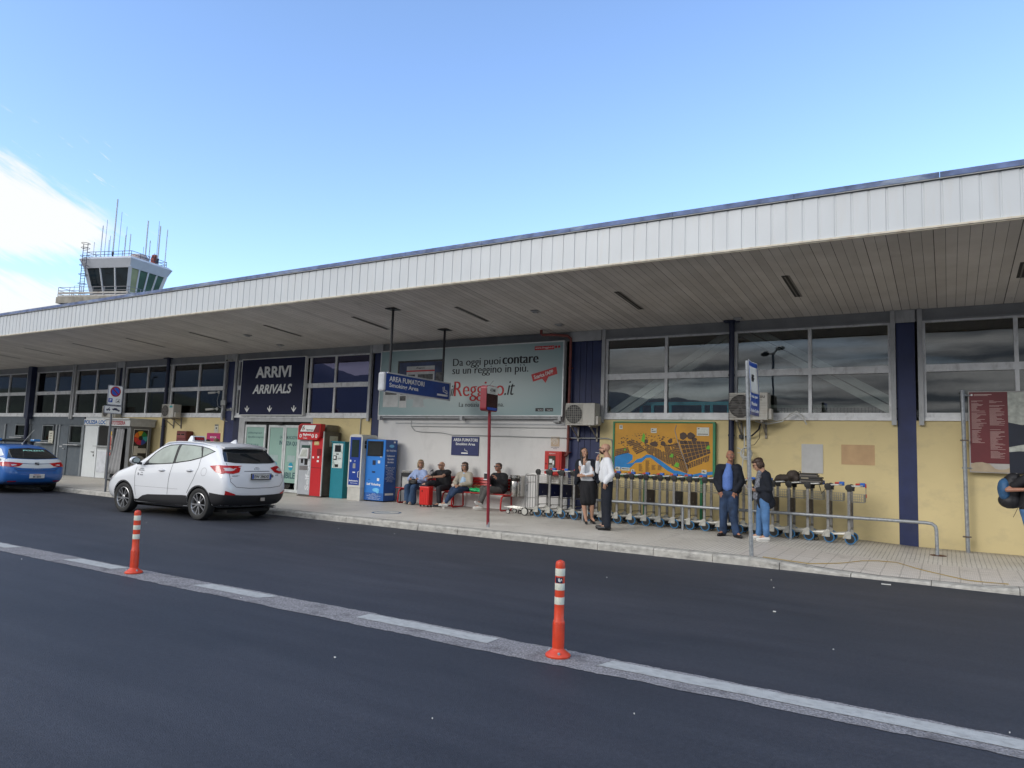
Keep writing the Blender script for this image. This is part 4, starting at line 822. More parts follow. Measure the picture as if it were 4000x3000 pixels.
a2 = aircon(-4.06, -3.25, 2.576, 3.168, 15.80, 'large grimy air conditioner hanging across the dark pipe behind the sign pole', 0)
text('daitsu', (-3.57, 15.7985, 3.05), XP, ZP, .26, .075, m_blk, parent=a2, bold=.01); text('INVERTER', (-3.5, 15.7985, 2.995), XP, ZP, .14, .02, m_blk, parent=a2)
b = MB()
for k in range(6): b.box(-3.48, -3.27, 15.796, 15.7995, 2.66 + k * .055, 2.664 + k * .055)
b.build('vent', mat('ac_groove', (.30, .28, .24), .6), a2)
a3 = aircon(-24.80, -24.10, 2.565, 3.053, 15.80, 'air conditioner with brown fan grille above the red letter box', 0)
MB().box(-24.33, -24.16, 15.795, 15.7995, 2.93, 3.0).build('brand_label', mat('ac_teal', (.02, .30, .32), .5), a3)
a4 = aircon(-28.86, -28.06, 2.56, 3.02, 15.85, 'air conditioner half hidden behind the no parking sign', 0, False)
# cable loops below the big unit
cb = MB()
cb.tube([(-3.55, 16.0, 2.56), (-3.3, 16.0, 2.50), (-3.0, 16.05, 2.56), (-2.85, 16.1, 2.72), (-2.72, 16.1, 2.78), (-2.6, 16.1, 2.70), (-2.52, 16.1, 2.50)], .014, 6)
cb.tube([(-3.4, 16.0, 2.52), (-3.0, 16.05, 2.6), (-2.75, 16.1, 2.73), (-2.6, 16.1, 2.62)], .010, 6)
cb.tube([(-3.8, 16.1, 2.45), (-3.8, 16.1, 2.0), (-3.85, 16.1, 1.5), (-3.78, 16.1, 1.2), (-3.6, 16.1, 1.0)], .014, 6)
for k, (r, dz) in enumerate(((.115, 0), (.10, .01), (.125, -.02))): cb.tube([(-3.76 + r * cos(t * .5), 16.08 + .01 * k, 1.87 + dz + r * sin(t * .5)) for t in range(14)], .013, 6)
cb.tube([(-3.95, 16.1, 1.98), (-3.78, 16.08, 1.9), (-3.95, 16.1, 1.86)], .012, 6)
tag(cb.build('hose_loop', mat('hose_white', (.50, .50, .47), .5), smooth=True), 'coiled white drain hoses hanging below the grimy air conditioner', 'hose')
cb = MB(); cb.tube([(-3.45, 16.05, 2.5), (-3.5, 16.1, 2.38), (-3.65, 16.15, 2.25), (-3.85, 16.18, 2.22)], .018, 8); cb.tube([(-3.45, 16.05, 2.5), (-3.48, 16.1, 2.2), (-3.6, 16.15, 2.05), (-3.8, 16.2, 2.03)], .007, 6); cb.box(-3.93, -3.85, 16.14, 16.24, 2.18, 2.27)
tag(cb.build('power_cable', m_blk, smooth=True), 'black power cable drooping below the grimy air conditioner', 'cable')
# cameras and junction box left of the arrivals board
def camera(x, y, z, dx, label):
    e = empty('security_camera', (x, y, z), label, 'camera')
    mcw = mat('camera_white', (.55, .55, .53), .4)
    b = MB(); b.lathe([(.05, 0), (.05, .03), (.03, .05)], 16, Matrix.Translation((x, y, z)) @ Matrix.Rotation(pi / 2, 4, 'X')); b.tube([(x, y - .05, z), (x + dx * .3, y - .09, z - .01)], .014, 8); b.build('mount', mcw, e, smooth=True)
    b = MB(); b.tube([(x + dx * .3, y - .09, z - .01), (x + dx, y - .22, z - .04)], .035, 12); b.build('body', mcw, e, smooth=True)
    b = MB(); b.tube([(x + dx, y - .22, z - .04), (x + dx * 1.05, y - .235, z - .043)], .03, 12); b.build('lens', m_drk, e); return e
camera(-22.05, 16.16, 3.49, -.30, 'white bullet camera high on the window frame left of the arrivals board')
camera(-22.08, 16.16, 2.90, -.34, 'white bullet camera near the window sill left of the arrivals board')
camera(-21.32, 16.16, 2.88, .02, 'round white dome camera beside the lower left corner of the arrivals board')
camera(-21.5, 16.16, 4.62, .05, 'small dark camera under the canopy at the top of the blue pillar')
jb = tag(MB().box(-21.85, -21.6, 16.10, 16.16, 3.02, 3.20).build('camera_junction_box', mat('cable_grey', (.30, .31, .31)), bevel=.01), 'square grey camera junction box left of the arrivals board', 'junction box')
cb = MB(); cb.tube([(-22.03, 16.14, 3.43), (-22.1, 16.14, 3.2), (-22.02, 16.14, 2.98), (-21.85, 16.14, 2.95), (-21.78, 16.13, 3.02)], .008, 6); cb.tube([(-21.65, 16.13, 3.02), (-21.8, 16.14, 2.7), (-21.7, 16.14, 2.5), (-21.45, 16.14, 2.45)], .009, 6)
tag(cb.build('camera_cable', mat('cable_grey', (.30, .31, .31)), smooth=True), 'grey cables looping between the wall cameras', 'cable')
# letter box, rental poster and small notice on the yellow wall
lb = empty('letter_box', (-23.8, 16.1, 1.5), 'dark red letter box fixed to the yellow wall behind the white taxi', 'letter box')
m_mar = mat('maroon', (.13, .022, .022), .45, var=.1)
MB().box(-24.02, -23.45, 15.95, 16.2495, 1.45, 2.09).build('box', m_mar, lb, bevel=.03)
b = MB(); b.box(-23.98, -23.49, 15.935, 15.9495, 1.84, 2.02); q = b.build('slot_plate', mat('maroon_light', (.22, .06, .055), .4), lb); b = MB(); b.box(-23.95, -23.76, 15.93, 15.9345, 1.94, 1.99); b.box(-23.71, -23.52, 15.93, 15.9345, 1.94, 1.99); put(b.build('slot', m_drk), q)
text('POSTE', (-23.92, 15.934, 2.03), XP, ZP, .3, .035, mat('maroon_light', (.22, .06, .055)), parent=lb)
pk = empty('rental_poster', (-22.3, 16.23, 1.5), 'magenta rent a car poster on the yellow wall behind the taxi roof', 'poster')
MB().box(-22.66, -21.92, 16.235, 16.2495, 1.40, 2.045).build('panel', mat('magenta', (.42, .012, .12), .45), pk); text('RENT A CAR', (-22.46, 16.2345, 1.86), XP, ZP, .34, .07, m_let, parent=pk, bold=.02); text('le Auto', (-22.5, 16.2345, 1.62), XP, ZP, .42, .12, m_let, parent=pk, shear=.3)
nt_ = empty('small_notice', (-22.16, 16.24, 2.1), 'narrow white no smoking notice above the magenta poster', 'notice')
MB().box(-22.26, -22.06, 16.238, 16.2495, 2.06, 2.355).build('panel', mat('notice_cream', (.55, .54, .46), .6), nt_); b = MB(); b.box(-22.25, -22.07, 16.235, 16.2378, 2.31, 2.345); b.box(-22.19, -22.13, 16.235, 16.2378, 2.19, 2.25); b.build('print', m_blk, nt_)
# police office lettering above the white door
ps = empty('office_sign', (-29.8, 16.2, 2.27), 'white strip sign with blue municipal police lettering over the white door', 'sign')
MB().box(-30.74, -28.6, 16.19, 16.2495, 2.272, 2.50).build('panel', m_wht, ps); text('POLIZIA LOCALE', (-30.72, 16.189, 2.30), XP, ZP, 2.08, .165, mat('office_blue', srgb(60, 105, 165), .4), parent=ps, bold=.045)
ct = empty('price_notice', (-33.3, 16.2, 1.4), 'cream price notice stuck beside the grey ticket window', 'notice')
MB().box(-33.50, -33.14, 16.20, 16.2295, 1.42, 1.98).build('panel', mat('notice_cream', (.55, .54, .46)), ct); b = MB()
for k in range(4): b.box(-33.42, -33.24, 16.197, 16.1995, 1.86 - k * .11, 1.885 - k * .11)
b.build('print', m_blk, ct)
# ------------------------------------------------------------------ ticket machines and photo booth
def cabinet(nm, x0, x1, y0, y1, z1, label, mbody, cat='ticket machine', group='ticket machines along the wall'):
    z0 = pz((x0 + x1) / 2, (y0 + y1) / 2)
    e = empty(nm, ((x0 + x1) / 2, (y0 + y1) / 2, z0), label, cat, group); return e, z0
# red train ticket machine
e, z0 = cabinet('ticket_machine', -17.02, -16.02, 15.47, 16.2, 2.37, 'tall red and silver train ticket machine with self service lettering', None)
m_trd = mat('train_red', (.50, .012, .018), .35, var=.05); m_slv = mat('silver_panel', (.40, .42, .45), .4, var=.05, metal=.2); m_brn = mat('machine_side', (.10, .085, .07), .6, var=.5, scale=2.5)
MB().box(-17.0, -16.03, 15.50, 16.18, z0 + .03, 2.15).build('body', m_brn, e, bevel=.01)
MB().box(-17.02, -16.50, 15.465, 15.498, z0 + .05, 1.90).build('silver_front', m_slv, e, bevel=.006)
MB().box(-16.498, -16.03, 15.465, 15.498, z0 + .03, 1.95).build('red_front', m_trd, e, bevel=.006)
MB().box(-17.0, -16.03, 15.44, 15.50, z0, z0 + .03).build('plinth', m_brn, e)
hd = MB(); hd.prism([(-17.03, 1.88), (-16.20, 1.88), (-16.10, 1.98), (-16.06, 2.37), (-16.92, 2.37), (-17.03, 2.30)], 15.36, 15.55); ho = hd.build('header', m_trd, e, bevel=.012)
b = MB(); b.prism([(-16.99, 2.11), (-16.12, 2.11), (-16.09, 2.345), (-16.90, 2.345), (-16.99, 2.29)], 15.352, 15.3595); put(b.build('header_panel', mat('dark_red', (.20, .006, .010), .35)), ho)
b = MB(); b.prism([(-16.92, 2.13), (-16.36, 2.13), (-16.25, 2.325), (-16.81, 2.325)], 15.345, 15.3515); put(b.build('logo_plate', m_wht), ho)
text('TRENITALIA', (-16.67, 15.344, 2.155), XP, ZP, .31, .05, m_blk, parent=ho, shear=.2, bold=.01)
b = MB(); b.tube([(-16.82, 15.343, 2.17), (-16.80, 15.343, 2.22), (-16.78, 15.343, 2.28), (-16.73, 15.343, 2.30)], .010, 6); b.tube([(-16.84, 15.343, 2.24), (-16.72, 15.343, 2.24)], .008, 6); put(b.build('emblem', mat('emblem_green', (.01, .06, .03), .4)), ho)
b = MB(); b.tube([(-16.77, 15.343, 2.17), (-16.74, 15.343, 2.22), (-16.73, 15.343, 2.25)], .011, 6); put(b.build('emblem', m_trd), ho)
text('Biglietti', (-16.80, 15.358, 1.99), XP, ZP, .34, .085, m_let, parent=ho, bold=.03); text('Tickets', (-16.80, 15.358, 1.91), XP, ZP, .19, .055, m_let, parent=ho)
for x in (-16.90, -16.38, -16.23):
    b = MB(); b.prism([(x + .048 * cos(k * pi / 8), 2.0 + .058 * sin(k * pi / 8)) for k in range(16)], 15.354, 15.3595); q = b.build('icon', m_let, ho); q.parent = None; put(q, ho)
    b = MB(); b.prism([(x - .012, 1.97), (x + .012, 1.97), (x + .018, 2.03), (x - .018, 2.03)], 15.350, 15.3535); put(b.build('icon_figure', m_trd), q)
MB().box(-16.93, -16.56, 15.455, 15.4645, 1.32, 1.72).build('recess', mat('recess_green', (.01, .05, .04), .5), e)
b = MB(); b._add([(-16.97, 15.38, 1.32), (-16.57, 15.38, 1.32), (-16.57, 15.40, 1.63), (-16.90, 15.44, 1.63), (-16.97, 15.46, 1.32), (-16.57, 15.46, 1.32), (-16.57, 15.46, 1.63), (-16.90, 15.46, 1.63)], [(0, 1, 2, 3), (0, 4, 5, 1), (1, 5, 6, 2), (2, 6, 7, 3), (3, 7, 4, 0), (4, 7, 6, 5)]); so = b.build('screen', mat('screen_frame', (.62, .64, .64), .4), e)
b = MB(); b._add([(-16.91, 15.377, 1.37), (-16.62, 15.377, 1.37), (-16.62, 15.394, 1.59), (-16.85, 15.425, 1.59)], [(0, 1, 2, 3)]); put(b.build('display', mat('display_pale', (.42, .44, .40), .3)), so)
b = MB(); b.box(-16.93, -16.84, 15.458, 15.4645, 1.17, 1.29); b.box(-16.77, -16.64, 15.456, 15.4645, 1.12, 1.30); b.build('card_reader', m_drk, e)
b = MB(); b.box(-16.98, -16.62, 15.456, 15.4645, .96, 1.09); b.build('ticket_tray', mat('tray_grey', (.16, .15, .15), .4), e)
text('Self-Service', (-16.535, 15.464, .36), ZP, (-1, 0, 0), 1.55, .17, mat('letter_grey', (.62, .64, .66), .4), parent=e, bold=.03)
MB().box(-16.48, -16.05, 15.46, 15.4645, 1.04, 1.06).build('seam', mat('dark_red', (.20, .006, .010)), e)
b = MB(); b.box(-16.40, -16.20, 15.458, 15.4645, 1.73, 1.84); b.build('card_stickers', mat('sticker_yellow', (.55, .45, .2), .5, var=.6, scale=40), e)
b = MB(); b.box(-16.26, -16.10, 15.456, 15.4645, 1.42, 1.62); b.build('note_slot', mat('dark_red', (.20, .006, .010)), e); b = MB(); b.box(-16.22, -16.16, 15.452, 15.456, 1.34, 1.40); b.box(-16.24, -16.16, 15.452, 15.4645, 1.22, 1.28); b.box(-16.44, -16.38, 15.458, 15.4645, 1.33, 1.39); b.build('coin_slot', m_let, e)
MB().box(-16.96, -16.15, 15.70, 16.2, 2.1505, 2.36).build('top_box', mat('box_brown', (.19, .165, .12), .7, var=.12), e, bevel=.01)
MB().box(-16.029, -16.024, 15.72, 16.05, 1.70, 2.02).build('notice', mat('notice_cream', (.55, .54, .46)), e)
MB().box(-16.035, -16.02, 15.462, 15.50, z0 + .03, 2.15).build('edge_trim', m_wht, e)
# teal bus ticket machine
e, z0 = cabinet('ticket_machine', -15.85, -15.33, 15.65, 15.85, 1.85, 'narrow teal bus ticket machine with white upper panel', None)
m_tl = mat('teal_paint', (.008, .20, .26), .4, var=.06)
MB().box(-15.85, -15.33, 15.66, 15.90, z0, 1.83).build('body', m_tl, e, bevel=.006); MB().box(-15.89, -15.29, 15.63, 15.92, 1.831, 1.865).build('lid', m_tl, e, bevel=.006)
q = MB().box(-15.80, -15.39, 15.65, 15.6595, 1.07, 1.80).build('panel', mat('panel_white', (.58, .64, .62), .4), e)
b = MB(); b.box(-15.71, -15.47, 15.642, 15.6495, 1.55, 1.75); put(b.build('screen', mat('screen_black', (.01, .01, .012))), q)
b = MB(); b.box(-15.65, -15.54, 15.644, 15.6495, 1.47, 1.50); b.box(-15.75, -15.62, 15.642, 15.6495, 1.31, 1.44); b.box(-15.68, -15.55, 15.643, 15.6495, 1.10, 1.18); put(b.build('slot', m_drk), q)
b = MB(); b.box(-15.73, -15.66, 15.638, 15.6415, 1.34, 1.42); put(b.build('card_reader', m_let), q)
text('ATAM', (-15.58, 15.6485, 1.33), XP, ZP, .14, .045, m_blk, parent=q, shear=.2)
b = MB()
for (xa, za, xb, zb) in ((-15.79, 1.35, -15.66, 1.08), (-15.79, 1.25, -15.72, 1.08), (-15.55, 1.79, -15.40, 1.5)): b.bar((xa, 15.647, za), (xb, 15.647, zb), .004, .012, up=(1, 0, .4))
put(b.build('pattern', mat('pattern_green', (.1, .25, .2), .5)), q)
# white and blue column
e, z0 = cabinet('ticket_machine', -14.9, -14.39, 15.4, 16.05, 2.08, 'white rounded ticket column with dark blue front', None)
m_cw = mat('column_white', (.60, .59, .54), .45, var=.05)
b = MB(); P = []
for (cx, cz, a0) in ((-14.50, 1.97, 0), (-14.79, 1.97, 90)):
    for k in range(6): a = R(a0 + 18 * k); P.append((cx + .11 * cos(a), cz + .11 * sin(a)))
b.prism([(-14.90, .55), (-14.39, .55)] + P, 15.40, 16.05); b.build('body', m_cw, e, bevel=.008); MB().box(-14.89, -14.40, 15.42, 16.02, z0, .549).build('plinth', mat('plinth_white', (.50, .49, .45), .6, var=.12), e)
fo = MB().box(-14.85, -14.44, 15.392, 15.3995, .62, 2.0).build('blue_front', mat('front_blue', (.010, .045, .28), .3, var=.08), e)
b = MB(); b.box(-14.78, -14.50, 15.386, 15.3915, 1.42, 1.92); put(b.build('screen', mat('screen_dark_green', (.02, .035, .035), .12)), fo)
b = MB(); b.box(-14.70, -14.60, 15.384, 15.3915, 1.10, 1.24); put(b.build('card_reader', mat('reader_grey', (.3, .3, .3), .4)), fo); b = MB(); b.prism([(-14.80 + .03 * cos(k * pi / 6), 1.31 + .035 * sin(k * pi / 6)) for k in range(12)], 15.386, 15.3915); b.box(-14.70, -14.60, 15.386, 15.3915, .97, 1.0); b.box(-14.64, -14.62, 15.386, 15.3915, 1.29, 1.33); put(b.build('label', m_let), fo)
b = MB(); b.tube([(-14.465, 15.39, .84), (-14.465, 15.36, .86), (-14.465, 15.36, 1.0), (-14.465, 15.39, 1.02)], .010, 8); put(b.build('handle', m_let), fo)
text('Biglietteria', (-14.82, 15.391, .71), XP, ZP, .34, .055, m_let, parent=fo, bold=.02); text('Self ticketing', (-14.76, 15.391, .655), XP, ZP, .27, .035, m_let, parent=fo)
b = MB(); b.box(-14.388, -14.38, 15.5, 15.56, 1.80, 1.90); b.box(-14.388, -14.38, 15.5, 15.56, 1.68, 1.78); b.build('side_button', m_drk, e)
# blue self ticketing machine
e, z0 = cabinet('ticket_machine', -14.37, -13.64, 15.57, 16.07, 1.95, 'wide bright blue self ticketing machine next to the white wall', None)
m_bb = mat('bright_blue', (.028, .20, .62), .35, var=.06, scale=2); m_bd = mat('deep_blue', (.022, .085, .30), .4, var=.06)
MB().box(-14.37, -13.64, 15.57, 16.07, z0 + .03, 1.95).build('body', m_bd, e, bevel=.008); fo = MB().box(-14.37, -13.65, 15.56, 15.5695, z0 + .035, 1.945).build('front', m_bb, e)
MB().box(-14.33, -13.68, 15.60, 16.04, z0, z0 + .029).build('plinth', m_drk, e)
q = MB().box(-14.31, -13.73, 15.545, 15.5595, 1.47, 1.90).build('screen', m_drk, e); put(MB().box(-14.25, -13.79, 15.54, 15.5445, 1.51, 1.84).build('display', mat('display_dark', (.03, .033, .035), .08)), q)
b = MB(); b.box(-14.10, -13.99, 15.552, 15.5595, 1.22, 1.35); b.box(-14.10, -13.99, 15.552, 15.5595, 1.00, 1.04); b.box(-14.24, -14.16, 15.555, 15.5595, .79, .80); put(b.build('slot', mat('slot_navy', (.01, .02, .06), .4)), fo)
b = MB(); b.box(-13.90, -13.82, 15.553, 15.5595, 1.27, 1.35); b.box(-13.90, -13.82, 15.553, 15.5595, .77, .85); b.box(-13.83, -13.76, 15.553, 15.5595, 1.445, 1.465); put(b.build('label', m_let), fo)
text('Self Ticketing', (-14.29, 15.559, .62), XP, ZP, .52, .085, m_let, parent=fo, bold=.03)
m_lb = mat('logo_blue', (.16, .50, .80), .4)
b = MB(); b.prism([(-13.93 + .13 * cos(k * pi / 8), .515 + .055 * sin(k * pi / 8)) for k in range(16)], 15.555, 15.5595); b.prism([(-13.86 + .05 * cos(k * pi / 8), .47 + .05 * sin(k * pi / 8)) for k in range(16)], 15.553, 15.5594); put(b.build('logo', m_lb), fo)
b = MB(); b.box(-14.36, -13.66, 15.557, 15.5595, z0 + .04, .43); put(b.build('lower_band', mat('mid_blue', (.022, .11, .38), .4)), fo)
for k, (t_, w) in enumerate((('Da Noi', .12), ('puoi acquistare con', .36), ('Pagobancomat / Mastercard', .52), ('Cartasì / JCB', .30), ('mycicero@assistenza.it', .5), ('adriabus.eu', .4))): text(t_, (-14.0 - w / 2, 15.5565, .395 - k * .03), XP, ZP, w, .019, m_let, parent=fo)
ys = 15.6
text('SELF TICKETING', (-13.6395, ys, 1.615), YP, ZP, .42, .05, m_let, parent=e, bold=.02)
for k, (t_, w) in enumerate((('Collegamenti', .34), ('Giornalieri', .28), ('da e verso:', .27))): text(t_, (-13.6395, 15.80 - w / 2, 1.455 - k * .085), YP, ZP, w, .06, m_let, parent=e, bold=.02)
for k, (t_, w) in enumerate((('Castrovillari - Rende', .42), ('Spezzano Albanese', .36), ('Vibo Valentia', .22), ('Lamezia Terme', .32), ('Gioia Tauro', .22), ('Rosarno Palmi', .3), ('Locri Siderno', .24), ('Catanzaro Lido', .34), ('Villa San Giovanni', .42), ('Napoli Roma', .24), ('Bari Foggia', .26))): text(t_, (-13.6395, 15.80 - w / 2, 1.145 - k * .04), YP, ZP, w, .024, m_let, parent=e)
b = MB(); b.box(-13.6395, -13.6385, 15.62, 15.98, .37, .43); b.box(-13.6395, -13.6385, 15.90, 15.98, 1.86, 1.91); b.box(-13.6395, -13.6385, 15.60, 15.66, 1.20, 1.23); b.build('label', m_let, e)
b = MB(); b.prism([(15.82 + .11 * cos(k * pi / 8), 1.77 + .045 * sin(k * pi / 8)) for k in range(16)], -13.6395, -13.6386, axis='x'); b.build('logo', m_lb, e)
# photo booth
z0 = pz(-26.5, 15.6); e = empty('photo_booth', (-26.55, 15.68, z0), 'grey photo booth with curtain and rainbow shutter poster', 'photo booth')
m_bg = mat('booth_grey', (.14, .145, .15), .5, var=.12, scale=4)
b = MB(); b.box(-27.3, -26.95, 15.30, 16.1, z0 + .05, 2.2); b.box(-26.95, -26.05, 15.75, 16.1, z0 + .05, 2.2); b.box(-26.05, -25.82, 15.30, 16.1, z0 + .05, 2.2); b.box(-26.95, -26.05, 15.30, 15.75, 2.12, 2.2); b.box(-26.95, -26.05, 15.30, 15.75, z0 + .05, z0 + .12); b.build('body', m_bg, e)
MB().box(-27.28, -25.84, 15.36, 16.06, z0, z0 + .049).build('plinth', m_drk, e)
rf = MB().box(-27.36, -25.74, 15.20, 16.2, 2.2005, 2.44).build('roof', mat('booth_white', (.46, .47, .47), .5, var=.08, dirt=((.25, .25, .24), .5, 4, (1, 1, .5))), e, bevel=.01); put(MB().box(-27.42, -25.70, 15.14, 16.22, 2.4405, 2.50).build('roof_edge', mat('booth_white', (.46, .47, .47)), None, bevel=.01), rf)
text('FOTOTESSERA', (-27.10, 15.199, 2.245), XP, ZP, 1.06, .15, mat('foto_red', (.26, .006, .02), .4), parent=rf, bold=.035)
cu = MB(); nx = 40
for i in range(nx + 1):
    t = i / nx
    for j in range(9):
        v = j / 8; spread = v ** 1.1
        x = -26.86 + .02 + (.52 + .03 * v) * t + (-.34 * spread) * (1 - t) ** .6; y = 15.36 + .035 * sin(t * 22 + v) * (1 - .3 * v); cu.v.append((x, y - .06 * spread, 2.13 - 1.72 * v))
for i in range(nx):
    for j in range(8): a = i * 9 + j; cu.f.append((a, a + 9, a + 10, a + 1)); cu.mi.append(0)
co = cu.build('curtain', mat('curtain_grey', (.30, .30, .305), .8, var=.06), e, smooth=True, fix=False); md = co.modifiers.new('solid', 'SOLIDIFY'); md.thickness = .006
P_ = MB().box(-25.818, -25.808, 15.40, 16.0, .35, 2.12).build('poster', m_blk, e)
b = MB(); b.box(-25.8075, -25.805, 15.41, 15.99, 2.085, 2.105); b.box(-25.8075, -25.805, 15.41, 15.43, .36, 2.085); b.box(-25.8075, -25.805, 15.97, 15.99, .36, 2.085); put(b.build('border', m_let), P_)
cy, cz, r_ = 15.70, 1.78, .26; cols = [(30, 130, 60), (215, 165, 40), (220, 110, 40), (200, 50, 45), (190, 30, 70), (45, 70, 150), (60, 165, 165)]
for k in range(7):
    a0 = 2 * pi * k / 7 + .35; a1 = a0 + 2 * pi / 7
    P = [(cy + .09 * cos(a0 + .2), cz + .09 * sin(a0 + .2))] + [(cy + r_ * cos(a0 + (a1 - a0) * t / 5 * .93), cz + r_ * sin(a0 + (a1 - a0) * t / 5 * .93)) for t in range(6)] + [(cy + .09 * cos(a1 + .15), cz + .09 * sin(a1 + .15))]
    b = MB(); b.prism(P, -25.8075, -25.804, axis='x'); put(b.build('shutter_blade', mat('shutter_%d' % k, srgb(*cols[k]), .4)), P_)
b = MB(); b.box(-25.8075, -25.804, 15.46, 15.62, 1.13, 1.48); b.box(-25.8075, -25.804, 15.62, 15.94, 1.22, 1.40); put(b.build('print', mat('poster_cream', (.48, .46, .42), .5)), P_)
b = MB(); b.prism([(15.70 + .26 * cos(k * pi / 10), .86 + .26 * sin(k * pi / 10)) for k in range(20)], -25.8075, -25.805, axis='x'); put(b.build('print', mat('poster_grey', (.28, .28, .28), .5)), P_); b = MB(); b.prism([(15.72 + .12 * cos(k * pi / 10), .84 + .12 * sin(k * pi / 10)) for k in range(20)], -25.805, -25.803, axis='x'); put(b.build('print', m_blk), P_)
b = MB(); b.box(-27.22, -27.0, 15.29, 15.2995, 1.30, 2.0); q = b.build('photo_samples', mat('samples', (.45, .30, .24), .5, var=.8, scale=11), e); b = MB(); b.box(-27.21, -27.02, 15.285, 15.2895, 1.86, 1.99); put(b.build('header_label', mat('foto_yellow', (.6, .38, .03), .5)), q); b = MB(); b.box(-27.21, -27.03, 15.285, 15.2895, 1.32, 1.42); b.box(-27.13, -27.04, 15.285, 15.2895, 1.45, 1.8); put(b.build('header_label', m_red), q)
b = MB(); b.box(-27.24, -27.02, 15.29, 15.2995, 1.09, 1.20); b.build('price_label', m_red, e); b = MB(); b.box(-27.22, -27.05, 15.285, 15.2895, 1.14, 1.185); b.build('price_label', m_let, e)
b = MB(); b.box(-27.2, -27.08, 15.285, 15.2995, .82, .88); b.tube([(-27.14, 15.27, .80), (-27.14, 15.27, .74)], .015, 6); b.build('coin_slot', mat('steel', (.4, .4, .4), .3, metal=.8), e)

# ------------------------------------------------------------------ posts, bollards, railing
bp_ = empty('bus_stop_sign', (-8.12, 12.55, pz(-8.1, 12.5)), 'dark red bus stop sign box on a thin red pole at the kerb', 'bus stop sign')
m_bsr = mat('stop_red', (.20, .012, .022), .4, var=.12, scale=5)
b = MB(); b.tube([(-8.13, 12.55, pz(-8.1, 12.5)), (-8.115, 12.42, 2.53)], .032, 12); b.build('pole', m_bsr, bp_, smooth=True); b = MB(); b.tube([(-8.13, 12.55, pz(-8.1, 12.5) - .01), (-8.128, 12.55, .24)], .035, 12); b.build('base', m_galv, bp_)
b = MB(); P = []
for (cy, cz, a0) in ((12.56, 2.99, 0), (12.24, 2.99, 90), (12.24, 2.58, 180), (12.56, 2.58, 270)):
    for k in range(5): a = R(a0 + 22.5 * k); P.append((cy + .06 * cos(a), cz + .06 * sin(a)))
b.prism(P, -8.20, -8.05, axis='x'); bx = b.build('box', m_bsr, bp_, smooth=False)
P2 = [(12.4 + (p - 12.4) * .95, 2.785 + (q - 2.785) * .96) for p, q in P]
b = MB(); b.prism(P2, -8.049, -8.046, axis='x'); put(b.build('panel', mat('stop_dark', (.030, .006, .006), .25)), bx)
b = MB(); b.prism([(y, z) for y, z in P2 if z > 2.8][:] + [(12.2, 2.88), (12.6, 2.88)], -8.0455, -8.043, axis='x'); put(b.build('header', mat('stop_white', (.55, .56, .53), .4)), bx)
b = MB(); b.box(-8.0455, -8.043, 12.22, 12.58, 2.545, 2.60); put(b.build('footer', mat('stop_blue', (.02, .07, .35), .4)), bx)
text('ATAM', (-8.042, 12.30, 2.925), YP, ZP, .20, .07, m_blk, parent=bx, bold=.03); b = MB(); b.box(-8.0425, -8.041, 12.30, 12.50, 2.90, 2.907); put(b.build('print', m_blk), bx)
b = MB(); b.tube([(-8.12, 12.37, 3.05), (-8.10, 12.50, 3.17)], .007, 6); b.build('aerial', m_galv, bp_)
rp2 = empty('bus_line_sign', (-2.77, 12.26, pz(-2.77, 12.26)), 'tall grey pole at the kerb with narrow bent blue bus line sign', 'sign')
b = MB(); b.tube([(-2.775, 12.26, pz(-2.77, 12.26) - .01), (-2.79, 12.15, 1.6), (-2.80, 12.03, 3.33)], .034, 14); b.build('pole', m_galv, rp2, smooth=True)
def bent(y, z):   # slightly curled plate
    return (-2.745 + .035 * ((y - 12.12) / .3) ** 2 + .015 * sin((z - 2.4) * 5), y, z)
def plate(y0, y1, z0, z1, dx, m, nm, p, skew=0.):
    q = MB(); ny, nz = 6, 12
    for i in range(ny + 1):
        for j in range(nz + 1): y = y0 + (y1 - y0) * i / ny; z = z0 + (z1 - z0) * j / nz + skew * (y - 12.1); c = bent(y - .04 * (z - 2.9), z); q.v.append((c[0] + dx, c[1], c[2]))
    for i in range(ny):
        for j in range(nz): a = i * (nz + 1) + j; q.f.append((a, a + nz + 1, a + nz + 2, a + 1)); q.mi.append(0)
    o = q.build(nm, m, None, smooth=True, fix=False); o.modifiers.new('s', 'SOLIDIFY').thickness = .003; put(o, p); return o
pp = plate(11.86, 12.44, 2.42, 3.33, 0, mat('sign_edge', (.55, .57, .60), .4), 'plate', rp2)
plate(11.875, 12.425, 2.435, 3.315, .004, mat('sign_blue', (.015, .07, .36), .35), 'blue_face', rp2)
plate(11.93, 12.40, 2.80, 3.24, .008, m_wht, 'white_field', rp2)
b = MB(); c_ = lambda y, z: bent(y - .04 * (z - 2.9), z)
def onp(y0, y1, z0, z1): a = c_((y0 + y1) / 2, (z0 + z1) / 2); b.box(a[0] + .0095, a[0] + .012, y0, y1, z0, z1)
onp(12.05, 12.30, 2.99, 3.06); onp(12.09, 12.28, 3.06, 3.11); b.build('bus_symbol', m_blk, rp2)
text('Linea per', (-2.722, 11.90, 2.70), (.06, 1, 0), ZP, .44, .07, m_let, parent=rp2, bold=.02); text('- Messina', (-2.72, 11.92, 2.59), (.06, 1, 0), ZP, .38, .06, m_let, parent=rp2, bold=.02); text('- Isole Eolie', (-2.718, 11.90, 2.48), (.06, 1, 0), ZP, .48, .055, m_let, parent=rp2, bold=.02)
for z in (2.6, 3.1): b = MB(); b.tube([(-2.795, 12.10 - .08 * (z - 2.6), z - .012), (-2.795, 12.10 - .08 * (z - 2.6), z + .012)], .042, 12); b.build('clamp', m_galv, rp2)
np_ = empty('no_parking_sign', (-21.28, 11.98, .14), 'leaning pole with no parking roundel and tow away plate at the kerb', 'sign')
